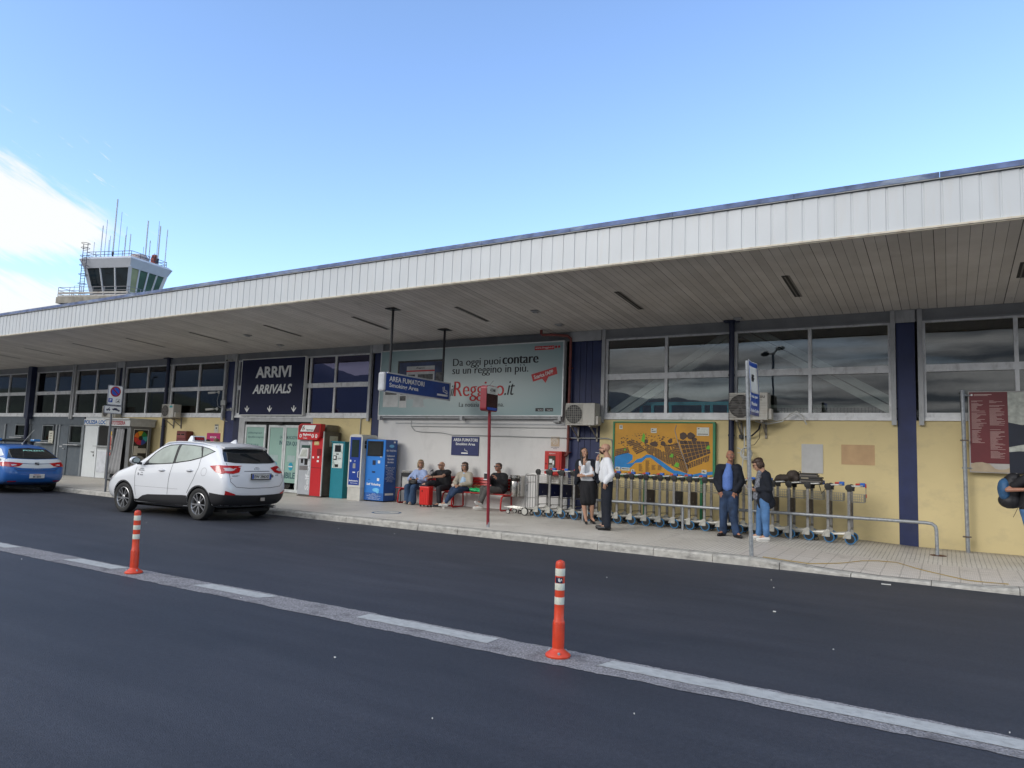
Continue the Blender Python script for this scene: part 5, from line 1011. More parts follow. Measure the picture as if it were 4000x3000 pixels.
b = MB(); b.tube([(-21.28, 12.0, .13), (-21.03, 11.83, 2.4), (-20.98, 11.80, 3.2)], .03, 12); b.build('pole', mat('pole_dull', (.16, .17, .19), .5, metal=.4, var=.2), np_, smooth=True)
def rr(y0, y1, z0, z1, r, n=4):
    P = []
    for (cy, cz, a0) in ((y1 - r, z1 - r, 0), (y0 + r, z1 - r, 90), (y0 + r, z0 + r, 180), (y1 - r, z0 + r, 270)):
        for k in range(n + 1): a = R(a0 + 90 / n * k); P.append((cy + r * cos(a), cz + r * sin(a)))
    return P
xs_ = -20.95
for nm, (y0, y1, z0, z1) in (('plate', (11.63, 12.07, 2.68, 3.27)), ('tow_plate', (11.56, 12.08, 2.43, 2.665))):
    b = MB(); b.prism(rr(y0, y1, z0, z1, .04), xs_ - .015, xs_, axis='x'); q = b.build(nm, mat('sign_back', (.3, .31, .33), .5), np_)
    b = MB(); b.prism(rr(y0 + .008, y1 - .008, z0 + .008, z1 - .008, .035), xs_ + .0005, xs_ + .002, axis='x'); put(b.build('rim', mat('rim_blue', (.03, .05, .14), .4)), q)
    b = MB(); b.prism(rr(y0 + .018, y1 - .018, z0 + .018, z1 - .018, .03), xs_ + .0025, xs_ + .004, axis='x'); put(b.build('face', m_wht), q)
    if nm == 'plate':
        cy, cz = 11.85, 3.085
        for r_, m_, dx in ((.155, mat('roundel_red', (.30, .012, .015), .4), .0045), (.115, mat('roundel_blue', (.02, .10, .48), .4), .0065)):
            b = MB(); b.prism([(cy + r_ * cos(k * pi / 14), cz + r_ * sin(k * pi / 14)) for k in range(28)], xs_ + dx, xs_ + dx + .0015, axis='x'); put(b.build('roundel', m_), q)
        b = MB(); b.prism([(cy - .10, cz + .075), (cy - .075, cz + .10), (cy + .10, cz - .075), (cy + .075, cz - .10)], xs_ + .0085, xs_ + .010, axis='x'); put(b.build('bar', mat('roundel_red', (.30, .012, .015))), q)
        b = MB(); b.prism(rr(11.66, 11.78, 2.76, 2.88, .015), xs_ + .0045, xs_ + .006, axis='x'); put(b.build('parking_symbol', mat('sign_blue', (.015, .07, .36))), q)
        text('P', (xs_ + .0065, 11.695, 2.785), YP, ZP, .05, .07, m_let, parent=q, bold=.04)
        b = MB(); b.prism(rr(11.88, 12.0, 2.76, 2.87, .01), xs_ + .0045, xs_ + .006, axis='x'); q2 = put(b.build('disabled_symbol', m_blk), q); b = MB(); b.prism(rr(11.888, 11.992, 2.768, 2.862, .008), xs_ + .0065, xs_ + .0075, axis='x'); put(b.build('field', m_wht), q2)
        b = MB(); b.prism([(11.91, 2.785), (11.97, 2.785), (11.975, 2.81), (11.955, 2.84), (11.94, 2.815), (11.91, 2.80)], xs_ + .008, xs_ + .009, axis='x'); put(b.build('symbol', m_blk), q2)
    else:
        b = MB(); b.prism([(11.62, 2.53), (11.74, 2.53), (11.74, 2.56), (11.70, 2.56), (11.73, 2.60), (11.72, 2.61), (11.66, 2.56), (11.62, 2.56)], xs_ + .0045, xs_ + .006, axis='x'); b.prism([(11.79, 2.55), (12.02, 2.51), (12.02, 2.54), (11.97, 2.56), (11.93, 2.595), (11.86, 2.60), (11.83, 2.575), (11.79, 2.575)], xs_ + .0045, xs_ + .006, axis='x')
        for y, z in ((11.65, 2.52), (11.71, 2.52), (11.84, 2.54), (11.98, 2.515)): b.prism([(y + .016 * cos(k * pi / 5), z + .016 * sin(k * pi / 5)) for k in range(10)], xs_ + .0045, xs_ + .0062, axis='x')
        put(b.build('tow_symbol', mat('symbol_navy', (.02, .025, .06), .4)), q)
def bollard(x, y, label, seed, tilt=0.):
    e = empty('bollard', (0, 0, 0), label, 'bollard', 'striped bollards on the centre strip')
    mo = mat('bollard_orange', (.62, .055, .018), .42, var=.10, scale=18, dirt=((.30, .05, .03), .5, 12, (1, 1, 1))); mw = mat('bollard_white', (.62, .63, .54), .4, var=.06, scale=12, dirt=((.35, .33, .28), .5, 20, (1, 1, .6)))
    b = MB(); b.lathe([(.102, 0), (.104, .012), (.098, .022), (.070, .040), (.052, .055), (.047, .065)], 32); b.build('base', mo, e, smooth=True)
    b = MB()
    for k in range(3): a = k * 2.09 - 1.4; b.lathe([(.012, .03), (.012, .045), (.008, .05)], 10, Matrix.Translation((.078 * cos(a), .078 * sin(a), -.004)))
    b.build('bolt', m_galv, e)
    b = MB(); pr = [(.047, .065), (.046, .28), (.043, .285), (.043, .295), (.0405, .30), (.0405, .41)]; b.lathe(pr, 32)
    for k in range(11):      # raised chevrons on the lower part
        z = .075 + k * .018
        for t in range(16):
            a = t * 2 * pi / 16; zz = z + (.011 if t % 2 else 0); m = Matrix.Rotation(a, 4, 'Z') @ Matrix.Translation((.0475, 0, zz + .004)) @ Matrix.Rotation(.5 if t % 2 else -.5, 4, 'X'); b.mbox(m, .003, .021, .006)
    b.build('post', mo, e, smooth=True)
    b = MB(); b.lathe([(.0398, .41), (.0398, .72), (.039, .745), (.034, .758), (.022, .765)], 32); b.lathe([(.012, .764), (.012, .770)], 12); b.build('post', mo, e, smooth=True)
    for z0, z1 in ((.415, .474), (.530, .585), (.644, .704)): b = MB(); b.lathe([(.0408, z0), (.0412, z0 + .002), (.0412, z1 - .002), (.0408, z1)], 32); b.build('reflective_band', mw, e, smooth=True)
    e.location = (x, y, .006); e.rotation_euler = (tilt, tilt * .5, seed); return e
b1 = bollard(-2.755, 5.38, 'orange striped bollard with a black sticker between its upper white bands', .4)
q = MB(); q.lathe([(.0416, .588), (.0416, .634)], 40, cap=False); keep = [f for f in q.f if all(-2.05 < math.atan2(q.v[i][1], q.v[i][0]) < -.4 for i in f)]; q.f = keep; q.mi = [0] * len(keep); so = q.build('sticker', mat('sticker_navy', (.012, .012, .04), .4), None, smooth=True); put(so, None) if False else None
so.location = b1.location; so.rotation_euler = (0, 0, -.05); so.parent = b1; so.matrix_parent_inverse = wm(b1).inverted()
q = MB()
for (a0, z0, a1, z1) in ((-1.75, .625, -1.62, .60), (-1.62, .60, -1.55, .628), (-1.55, .628, -1.40, .597), (-1.40, .60, -1.15, .622), (-1.15, .622, -1.0, .605)): q.tube([(.0424 * cos(a0 + .35), .0424 * sin(a0 + .35), z0), (.0424 * cos(a1 + .35), .0424 * sin(a1 + .35), z1)], .0022, 5)
s2 = q.build('sticker_print', m_let, None); s2.location = b1.location; s2.rotation_euler = (0, 0, -.05); put(s2, so)
bollard(-8.66, 5.33, 'orange striped bollard in front of the white taxi', 1.3, R(-1.2))
# steel railing
rl = empty('steel_railing', (-3.7, 15.12, .17), 'low grey steel railing in front of the luggage trolleys', 'railing')
b = MB(); b.tube([(-7.25, 15.12, .685), (-.36, 15.12, .685), (-.26, 15.12, .675), (-.205, 15.12, .63), (-.19, 15.12, .55), (-.185, 15.12, .11)], .031, 14); b.build('rail', m_galv, rl, smooth=True)
for x in (-7.2, -4.85, -2.67): b = MB(); b.tube([(x, 15.12, pz(x, 15.1) - .01), (x, 15.12, .66)], .028, 12); b.build('post', m_galv, rl, smooth=True)
b = MB(); b.lathe([(.13, 0), (.13, .006), (.04, .01)], 18, Matrix.Translation((-.17, 15.14, pz(-.18, 15.1) + .001))); b.build('rust_plate', mat('rust', (.10, .035, .015), .8, var=.3), rl)

# ------------------------------------------------------------------ trolleys
m_st = mat('trolley_steel', (.24, .235, .225), .45, metal=.5, var=.25, scale=15, dirt=((.07, .05, .04), .6, 12, (1, 1, .4)))
m_sr = mat('trolley_rail', (.55, .54, .50), .35, metal=.5, var=.15, scale=20); m_pl = mat('bracket_plate', (.42, .41, .37), .45, metal=.3, var=.2, scale=14)
m_wb = mat('tyre_blue', (.025, .15, .32), .6, var=.12); m_rb = mat('rubber_black', (.014, .014, .014), .6); m_hb = mat('grip_blue', (.02, .12, .48), .4); m_hr = mat('grip_red', (.50, .03, .02), .4)
m_np = mat('trolley_panel_navy', (.012, .018, .075), .4, var=.1); m_gp = mat('trolley_panel_grey', (.055, .045, .065), .5, var=.1)
def wheel(b_t, b_h, x, y, z, r, w, nseg=22):
    m = Matrix.Translation((x, y, z)) @ Matrix.Rotation(pi / 2, 4, 'X')
    b_t.lathe([(r * .78, -w * .3), (r * .80, -w / 2), (r * .97, -w / 2), (r, -w * .3), (r, w * .3), (r * .97, w / 2), (r * .80, w / 2), (r * .78, w * .3)], nseg, m, cap=False); b_h.lathe([(r * .12, -w * .55), (r * .3, -w * .42), (r * .80, -w * .40), (r * .80, w * .40), (r * .3, w * .42), (r * .12, w * .55)], nseg, m)
def make_trolley(panel):
    e = empty('luggage_trolley', (0, 0, 0), 'x', 'luggage trolley', 'row of nested luggage trolleys')
    r = .098
    for y in (0, .52):
        t, h = MB(), MB(); wheel(t, h, 0, y, r + .002, r, .035); to = t.build('wheel', m_wb, e, smooth=True); put(h.build('hub', m_rb, None, smooth=True), to)
        b = MB(); b.prism([(-.135, .115), (-.02, .105), (.015, .11), (.015, .235), (-.03, .25), (-.07, .235)], y - .030, y - .022); b.prism([(-.10, .125), (.0, .12), (.0, .22), (-.05, .225)], y + .02, y + .027)
        b.bar((-.11, y - .034, .13), (-.055, y - .034, .215), .004, .012); b.build('bracket', m_pl, e, bevel=.002)
        b = MB(); b.box(-.045, .008, y - .02, y + .02, .20, 1.03); b.build('post', m_st, e, bevel=.004)
        b = MB(); b.lathe([(.035, -.03), (.062, -.024), (.062, .024), (.035, .03)], 18, Matrix.Translation((-.02, y, 1.075)) @ Matrix.Rotation(pi / 2, 4, 'X')); b.box(-.05, .035, y - .022, y + .022, 1.0, 1.06); b.build('hub_cover', m_rb, e, smooth=True)
    b = MB()
    for k, y in enumerate((.0, .075, .20, .32, .445, .52)): zf = .145; b.tube([(-.10, y, .19), (-.66, .26 + (y - .26) * .62, zf), (-.70, .26 + (y - .26) * .55, zf - .015)], .011, 8)
    b.tube([(-.70, .115, .13), (-.70, .405, .13)], .011, 8); b.tube([(-.10, 0, .19), (-.10, .52, .19)], .012, 8); b.build('base_rail', m_sr, e, smooth=True)
    t, h = MB(), MB(); wheel(t, h, -.64, .26, .05, .048, .03, 14); t.box(-.665, -.615, .235, .285, .085, .13); to = t.build('front_wheel', m_rb, e, smooth=True)
    b = MB(); b.box(-.03, 0, .018, .502, .46, .475); b.bar((-.02, .018, .30), (.0, .50, .285), .014, .014); b.bar((-.09, .05, .2), (-.02, .14, .30), .014, .014); b.build('crossbar', m_st, e)
    b = MB(); b.tube([(-.02, .03, 1.10), (.17, .04, 1.115), (.19, .08, 1.115), (.19, .44, 1.115), (.17, .48, 1.115), (-.02, .49, 1.10)], .013, 8); b.build('handle', mat('handle_white', (.6, .6, .58), .35), e, smooth=True)
    b = MB(); b.tube([(.06, .47, 1.135), (.14, .47, 1.14)], .020, 10); b.build('grip', m_hr, e, smooth=True); b = MB(); b.box(.14, .235, .42, .50, 1.09, 1.17); b.build('coin_lock', m_hb, e, bevel=.015)
    b = MB(); w = .0032
    for z in (.80, .85, .90, .95): b.tube([(.01, .05, z), (.24, .05, z), (.24, .47, z), (.01, .47, z)], w, 4)
    for k in range(7): x = .01 + .038 * k; b.tube([(x, .05, .80), (x, .05, .95)], w, 4); b.tube([(x, .47, .80), (x, .47, .95)], w, 4)
    for k in range(11): y = .05 + .042 * k; b.tube([(.24, y, .95), (.24, y, .80), (.01, y, .80)], w, 4)
    b.build('basket', mat('basket_wire', (.36, .34, .28), .45, metal=.4), e)
    if panel: b = MB(); b.box(-.012, -.004, .025, .495, .49, .80); q = b.build('panel', panel, e); b = MB(); b.box(-.003, .0, .22, .24, .56, .60); put(b.build('badge', m_pl), q)
    return e
tA, tB, tC = make_trolley(m_np), make_trolley(m_gp), make_trolley(None)
txs = [-8.44, -8.11, -7.79, -7.47, -7.12, -6.75, -6.38, -6.04, -5.70, -5.38, -5.06, -4.72, -4.39, -4.05, -3.70, -3.35, -3.01, -2.70, -2.35, -1.98, -1.61]
tl = {0: 'first blue wheeled trolley right behind the chrome hand cart, with navy panel', 1: 'trolley with navy panel and blue handle knob below the fire cabinet', 2: 'trolley with navy panel standing before the red pipe', 3: 'trolley with navy panel just left of the woman in black', 4: 'trolley hidden behind the black skirt of the woman', 5: 'trolley between the smoking woman and the bald man', 6: 'trolley just right of the bald man in the white shirt', 7: 'bare trolley under the left end of the map beside its green leg',
      8: 'grey panel trolley right of the green map leg', 9: 'trolley without panel below the blue harbour of the map', 10: 'navy panel trolley left of the middle railing post', 11: 'trolley directly behind the middle railing post', 12: 'bare trolley left of the man in the dark jacket', 13: 'trolley behind the left leg of the man in the dark jacket', 14: 'trolley behind the right leg of the man in the dark jacket', 15: 'trolley between the man in the dark jacket and the tall pole',
      16: 'trolley behind the woman with the phone', 17: 'trolley under the brown bag beside the right railing post', 18: 'trolley under the black briefcase on the bags', 19: 'second last trolley before the blue pillar, without any bag on it', 20: 'last trolley of the row with red chain hanging from its blue lock'}
kind = {0: tA, 1: tA, 2: tA, 3: tA, 4: tA, 5: tC, 6: tC, 7: tC, 8: tB, 9: tC, 10: tA, 11: tB, 12: tC, 13: tC, 14: tC, 15: tC, 16: tB, 17: tB, 18: tB, 19: tB, 20: tB}
used = set(); rn = random.Random(8)
for i, x in enumerate(txs):
    p = kind[i]
    if p.name in used: t = copy_tree(p)
    else: t = p; used.add(p.name)
    t.location = (x, 15.21 + rn.uniform(-.012, .012), pz(x, 15.4) + .001); t.rotation_euler = (0, 0, rn.uniform(-.02, .02)); t['label'] = tl[i]
ch = MB(); ch.tube([(-1.40, 15.66, 1.33), (-1.37, 15.66, 1.24), (-1.37, 15.66, 1.04)], .007, 6); ch.tube([(-1.375, 15.66, 1.32), (-1.37, 15.66, 1.24)], .014, 8, 1); ch.tube([(-1.37, 15.66, 1.12), (-1.37, 15.66, 1.05)], .014, 8, 1)
tag(ch.build('lock_chain', [mat('chain_metal', (.3, .28, .25), .4, metal=.6), m_hr], smooth=True), 'short hanging chain with red ends at the end of the trolley row', 'chain')
# older chrome hand cart at the head of the row
hc_ = empty('hand_cart', (-8.9, 15.45, .2), 'chrome tube hand cart with black tyres at the head of the trolley row', 'hand cart'); zc_ = pz(-8.9, 15.4); m_cr = mat('chrome_tube', (.42, .42, .41), .28, metal=.7, var=.15)
b = MB()
for y in (15.22, 15.72): b.tube([(-8.80, y, zc_ + .10), (-8.82, y, zc_ + .95), (-8.80, y, zc_ + 1.0), (-8.74, y, zc_ + 1.02), (-8.50, y, zc_ + 1.0)], .013, 8)
b.tube([(-8.82, 15.22, zc_ + .97), (-8.82, 15.72, zc_ + .97)], .012, 8); b.tube([(-8.82, 15.22, zc_ + .80), (-8.82, 15.72, zc_ + .80)], .008, 8)
for y in (15.34, 15.47, 15.60): b.tube([(-8.81, y, zc_ + .13), (-8.82, y, zc_ + .97)], .008, 8)
b.tube([(-8.81, 15.22, zc_ + .42), (-8.81, 15.72, zc_ + .42)], .006, 6); b.build('frame', m_cr, hc_, smooth=True)
b = MB()
for y in (15.22, 15.35, 15.47, 15.59, 15.72): b.tube([(-8.75, y, zc_ + .13), (-9.42, 15.47 + (y - 15.47) * .8, zc_ + .17)], .011, 8)
b.tube([(-9.42, 15.26, zc_ + .17), (-9.45, 15.47, zc_ + .17), (-9.42, 15.68, zc_ + .17)], .012, 8)
for k in range(4): b.tube([(-9.10 + .07 * k, 15.25, zc_ + .17), (-8.98 + .07 * k, 15.25, zc_ + .40)], .005, 5)
b.build('base_rail', m_sr, hc_, smooth=True)
for x, y, r in ((-8.80, 15.20, .098), (-8.80, 15.74, .098), (-9.33, 15.30, .055), (-9.33, 15.62, .055), (-9.02, 15.5, .045)):
    t, h = MB(), MB(); wheel(t, h, x, y, zc_ + r, r, .04); to = t.build('wheel', m_rb, hc_, smooth=True); put(h.build('rim', mat('rim_cream', (.5, .49, .45), .4), None, smooth=True), to)
    if r < .06: b = MB(); b.box(x - .015, x + .015, y - .02, y + .02, zc_ + r, zc_ + .165); b.build('fork', m_cr, hc_)
MB().box(-8.836, -8.831, 15.24, 15.36, zc_ + .58, zc_ + .74).build('paper_label', m_wht, hc_)
# bags on the trolleys
bg_ = empty('duffel_bag', (-2.75, 15.4, 1.27), 'crumpled dark brown bag lying on the trolley handles', 'bag')
def blob(name, cs, m, parent, vox=.02, sm=4, dn=.0, ds=.15):
    """one rounded body merged from ellipsoids / round cones and remeshed"""
    b = MB()
    for c in cs:
        if len(c) == 2: b.ell(c[0], c[1], nu=20, nv=12)
        elif len(c) == 3: b.ell(c[0], c[1], m=c[2], nu=20, nv=12)
        else: cone(b, *c)
    o = b.build(name, m, None, fix=False); md = o.modifiers.new('r', 'REMESH'); md.mode = 'VOXEL'; md.voxel_size = vox; md.use_smooth_shade = True
    if sm: s = o.modifiers.new('s', 'SMOOTH'); s.iterations = sm; s.factor = .5
    if dn:
        tx = bpy.data.textures.get('fold%.3f' % ds) or bpy.data.textures.new('fold%.3f' % ds, 'CLOUDS'); tx.noise_scale = ds
        d = o.modifiers.new('d', 'DISPLACE'); d.texture = tx; d.strength = dn; d.mid_level = .5
    bake(o); o.data.materials.clear(); o.data.materials.append(m); o.data.shade_smooth()
    if parent: put(o, parent)
    return o
def cone(b, p0, r0, p1, r1, n=14):
    """tapered capsule"""
    p0, p1 = Vector(p0), Vector(p1); d = p1 - p0; L_ = d.length
    if L_ < 1e-5: b.ell(p0, (r0,) * 3); return
    pts, rs = [], []
    dn = d / L_
    for k in range(5): a = -pi / 2 + (pi / 2) * k / 4; pts.append(p0 + dn * (r0 * sin(a))); rs.append(max(.0008, r0 * cos(a)))
    for k in range(5): a = (pi / 2) * k / 4; pts.append(p1 + dn * (r1 * sin(a))); rs.append(max(.0008, r1 * cos(a)))
    pts = [p for i, p in enumerate(pts)]; b.tube(pts, rs, n)
blob('body', [((-2.86, 15.45, 1.36), (.17, .16, .09)), ((-2.68, 15.45, 1.42), (.13, .17, .12)), ((-2.60, 15.45, 1.36), (.10, .16, .10)), ((-2.95, 15.45, 1.33), (.10, .12, .06))], mat('bag_brown', (.045, .034, .028), .75, var=.2, scale=9), bg_, .015, 3, .03, .08)
b = MB(); b.tube([(-2.58, 15.33, 1.48), (-2.52, 15.30, 1.52), (-2.50, 15.30, 1.40), (-2.55, 15.30, 1.30)], .010, 6); b.build('strap', m_blk, bg_, smooth=True)
bc_ = empty('briefcase', (-2.35, 15.4, 1.27), 'black briefcase and document wallets stacked flat on the trolleys', 'briefcase')
m_bk = mat('leather_black', (.018, .016, .016), .5, bump=.2); m_tp = mat('wallet_taupe', (.11, .10, .09), .6)
for (x0, x1, z0, z1, m_, nm) in ((-2.56, -2.14, 1.265, 1.31, m_bk, 'case'), (-2.53, -2.12, 1.312, 1.345, m_tp, 'wallet'), (-2.53, -2.14, 1.347, 1.385, m_bk, 'case'), (-2.54, -2.12, 1.387, 1.42, m_bk, 'case'), (-2.53, -2.20, 1.422, 1.46, m_tp, 'wallet'), (-2.54, -2.22, 1.462, 1.485, m_bk, 'case')): MB().box(x0, x1, 15.28, 15.58, z0, z1).build(nm, m_, bc_, bevel=.008)
b = MB(); b.box(-2.5, -2.36, 15.272, 15.2795, 1.375, 1.405); b.build('clasp', mat('clasp', (.25, .22, .16), .4, metal=.6), bc_)
b = MB(); b.tube([(-2.13, 15.3, 1.40), (-2.08, 15.28, 1.34), (-2.03, 15.27, 1.22), (-2.12, 15.27, 1.10), (-2.16, 15.28, 1.26)], .009, 6); b.build('strap', m_bk, bc_, smooth=True)

# ------------------------------------------------------------------ benches, bins, suitcase, bag
m_bnr = mat('bench_red', (.46, .014, .014), .4, var=.08, dirt=((.22, .02, .02), .4, 12, (1, 1, 1)))
def make_bench():
    e = empty('bench', (0, 0, 0), 'x', 'bench', 'red metal benches along the white wall')
    b = MB()
    for k in range(5): y = .0 + k * .085; z = .405 + (.012 if k == 0 else 0) - .010 * (k > 2) * (k - 2); b.box(0, 1.86, y, y + .065, z, z + .02)
    b.build('seat', m_bnr, e, bevel=.005); b = MB()
    for k in range(4): z = .50 + k * .083; y = .46 + k * .022; b._add([(0, y, z), (1.86, y, z), (1.86, y + .018, z + .004), (0, y + .018, z + .004), (0, y + .018, z + .062), (1.86, y + .018, z + .062), (1.86, y + .036, z + .066), (0, y + .036, z + .066)], [(0, 1, 2, 3), (0, 1, 5, 4), (1, 2, 6, 5), (2, 3, 7, 6), (3, 0, 4, 7), (4, 5, 6, 7)])
    b.build('backrest', m_bnr, e)
    for x in (.16, 1.70): b = MB(); b.tube([(x, .50, .38), (x, .08, .385), (x, .02, .36), (x, -.02, .29), (x, -.04, .06), (x, -.02, .03), (x, .03, .018), (x, .46, .018), (x, .50, .05), (x, .47, .38), (x, .565, .82)], .021, 10); b.build('leg', m_bnr, e, smooth=True)
    return e
bn = make_bench(); bn.location = (-11.46, 15.66, pz(-10.6, 15.8)); bn['label'] = 'red slatted metal bench below the navy smoking notice'
b2 = copy_tree(bn); b2.location = (-13.35, 15.70, pz(-12.4, 15.8)); b2['label'] = 'red slatted metal bench next to the blue machine, behind the red suitcase'
e = empty('waste_bin', (-9.54, 16.0, .58), 'round stainless steel ashtray bin fixed to the wall beside the hand cart', 'waste bin')
m_ss = mat('stainless', (.50, .48, .45), .22, metal=.95, var=.06)
b = MB(); b.lathe([(.125, .58), (.13, .59), (.13, .96), (.128, .965)], 28, Matrix.Translation((-9.58, 16.0, 0))); b.lathe([(.13, 1.05), (.13, 1.125), (.11, 1.13)], 28, Matrix.Translation((-9.58, 16.0, 0))); b.build('body', m_ss, e, smooth=True)
b = MB(); b.lathe([(.118, .965), (.118, 1.05)], 24, Matrix.Translation((-9.58, 16.0, 0))); b.build('opening', mat('bin_dark', (.05, .045, .04), .4, metal=.6), e, smooth=True); MB().box(-9.52, -9.40, 16.02, 16.24, .585, 1.12).build('back_box', m_ss, e, bevel=.02)
e = empty('waste_bin', (-13.13, 16.0, .3), 'black framed waste bin with steel top left of the blonde woman', 'waste bin')
MB().box(-13.26, -12.98, 15.86, 16.14, 1.02, 1.09).build('lid', m_ss, e, bevel=.01); MB().box(-13.24, -13.0, 15.88, 16.12, .60, .98).build('body', mat('bin_pale', (.45, .46, .44), .5), e); b = MB(); b.box(-13.27, -12.97, 15.85, 16.15, .93, 1.02)
for x in (-13.27, -12.99): b.box(x, x + .02, 15.85, 15.87, pz(-13, 16), .93); b.box(x, x + .02, 16.13, 16.15, pz(-13, 16), .93)
b.build('frame', m_blk, e)
sc_ = empty('suitcase', (-11.93, 15.32, pz(-11.9, 15.3)), 'upright red hard shell suitcase under the foot of the man in black', 'suitcase'); zq = pz(-11.9, 15.3); m_sc = mat('case_red', (.62, .022, .018), .38, var=.05)
MB().box(-12.09, -11.77, 15.22, 15.43, zq + .05, zq + .545).build('shell', m_sc, sc_, bevel=.03); b = MB()
for x in (-12.05, -11.99, -11.93, -11.87, -11.81): b.box(x - .008, x + .008, 15.212, 15.222, zq + .09, zq + .50)
b.build('rib', m_sc, sc_, bevel=.003); b = MB()
for x in (-12.05, -11.81):
    for y in (15.26, 15.40): b.lathe([(.022, -.012), (.022, .012)], 12, Matrix.Translation((x, y, zq + .024)) @ Matrix.Rotation(pi / 2, 4, 'X')); b.box(x - .012, x + .012, y - .012, y + .012, zq + .03, zq + .055)
b.build('wheel', m_rb, sc_); b = MB(); b.tube([(-11.84, 15.40, zq + .53), (-11.80, 15.41, zq + .97)], .009, 8); b.tube([(-11.80, 15.30, zq + .95), (-11.80, 15.41, zq + .99)], .014, 8); b.build('handle', m_blk, sc_, smooth=True); MB().box(-12.0, -11.97, 15.205, 15.2115, zq + .40, zq + .44).build('lock', m_drk, sc_)
gbg = empty('shopping_bag', (-10.58, 15.82, .62), 'bright green plastic bag with twigs sitting on the red bench', 'bag')
blob('bag', [((-10.62, 15.84, .68), (.20, .14, .065)), ((-10.50, 15.82, .67), (.12, .12, .05)), ((-10.78, 15.80, .69), (.07, .08, .05))], mat('bag_green', (.01, .40, .13), .35, var=.12), gbg, .012, 2, .04, .05)
b = MB(); rn = random.Random(3)
for k in range(16): x = -10.62 + rn.uniform(-.13, .16); b.tube([(x, 15.84, .72), (x + rn.uniform(-.04, .04), 15.84 + rn.uniform(-.05, .05), .76 + rn.uniform(0, .05)), (x + rn.uniform(-.07, .07), 15.84 + rn.uniform(-.06, .06), .78 + rn.uniform(0, .06))], .006, 5)
b.build('twigs', mat('twig', (.22, .12, .05), .8), gbg)
# ------------------------------------------------------------------ vehicles (local frame: x forward, y left)
def car_body(st, arches, mpaint, parent, ra):
    """st: stations from rear to front, each a list of 9 half-section points (x, y, z) from underside centre to roof centre"""
    b = MB(); ns = len(st)
    ring = [[Vector(p) for p in s] + [Vector((p[0], -p[1], p[2])) for p in s[-2:0:-1]] for s in st]; m = len(ring[0])
    for r in ring: b.v += [tuple(p) for p in r]
    for i in range(ns - 1):
        for k in range(m): b.f.append((i * m + k, i * m + (k + 1) % m, (i + 1) * m + (k + 1) % m, (i + 1) * m + k)); b.mi.append(0)
    for i, sx in ((0, -1), (ns - 1, 1)):     # caps: ladders of quads with a middle column
        o = len(b.v); n = len(st[i]); base = i * m
        mids = []
        for k in range(1, n - 1): p = st[i][k]; b.v.append((p[0] + sx * (.05 if 2 < k < 5 else .035), 0, p[2] + (.0 if k < 4 else .01))); mids.append(o + k - 1)
        mids = [base] + mids + [base + n - 1]
        for k in range(0, n - 1):
            a, c = base + k, base + k + 1; a2, c2 = base + (m - k) % m, base + (m - k - 1) % m
            if k == 0: b.f.append((base, c, mids[1])); b.f.append((base, mids[1], c2)); b.mi += [0, 0]
            elif k == n - 2: b.f.append((a, base + n - 1, mids[k])); b.f.append((mids[k], base + n - 1, a2)); b.mi += [0, 0]
            else: b.f.append((a, c, mids[k + 1], mids[k])); b.f.append((mids[k], mids[k + 1], c2, a2)); b.mi += [0, 0]
    o = b.build('body', mpaint, None); s = o.modifiers.new('s', 'SUBSURF'); s.levels = s.render_levels = 3; bake(o)
    cut = MB()
    for x in arches:
        for sy in (-1, 1):
            y0, y1 = (.52, 1.2) if sy > 0 else (-1.2, -.52); cut.lathe([(ra, y0), (ra, y1)], 40, Matrix.Translation((x, 0, .33)) @ Matrix.Rotation(-pi / 2, 4, 'X'))
    c = cut.build('cutter', m_rb, None)
    md = o.modifiers.new('b', 'BOOLEAN'); md.operation = 'DIFFERENCE'; md.object = c; md.solver = 'EXACT'
    try: md.material_mode = 'TRANSFER'
    except Exception: pass
    bake(o); bpy.data.objects.remove(c); o.data.shade_smooth()
    try: o.data.set_sharp_from_angle(angle=R(40))
    except Exception: pass
    put(o, parent); dg = bpy.context.evaluated_depsgraph_get(); dg.update()
    bv = BVHTree.FromPolygons([v.co[:] for v in o.data.vertices], [tuple(p.vertices) for p in o.data.polygons])
    return o, bv
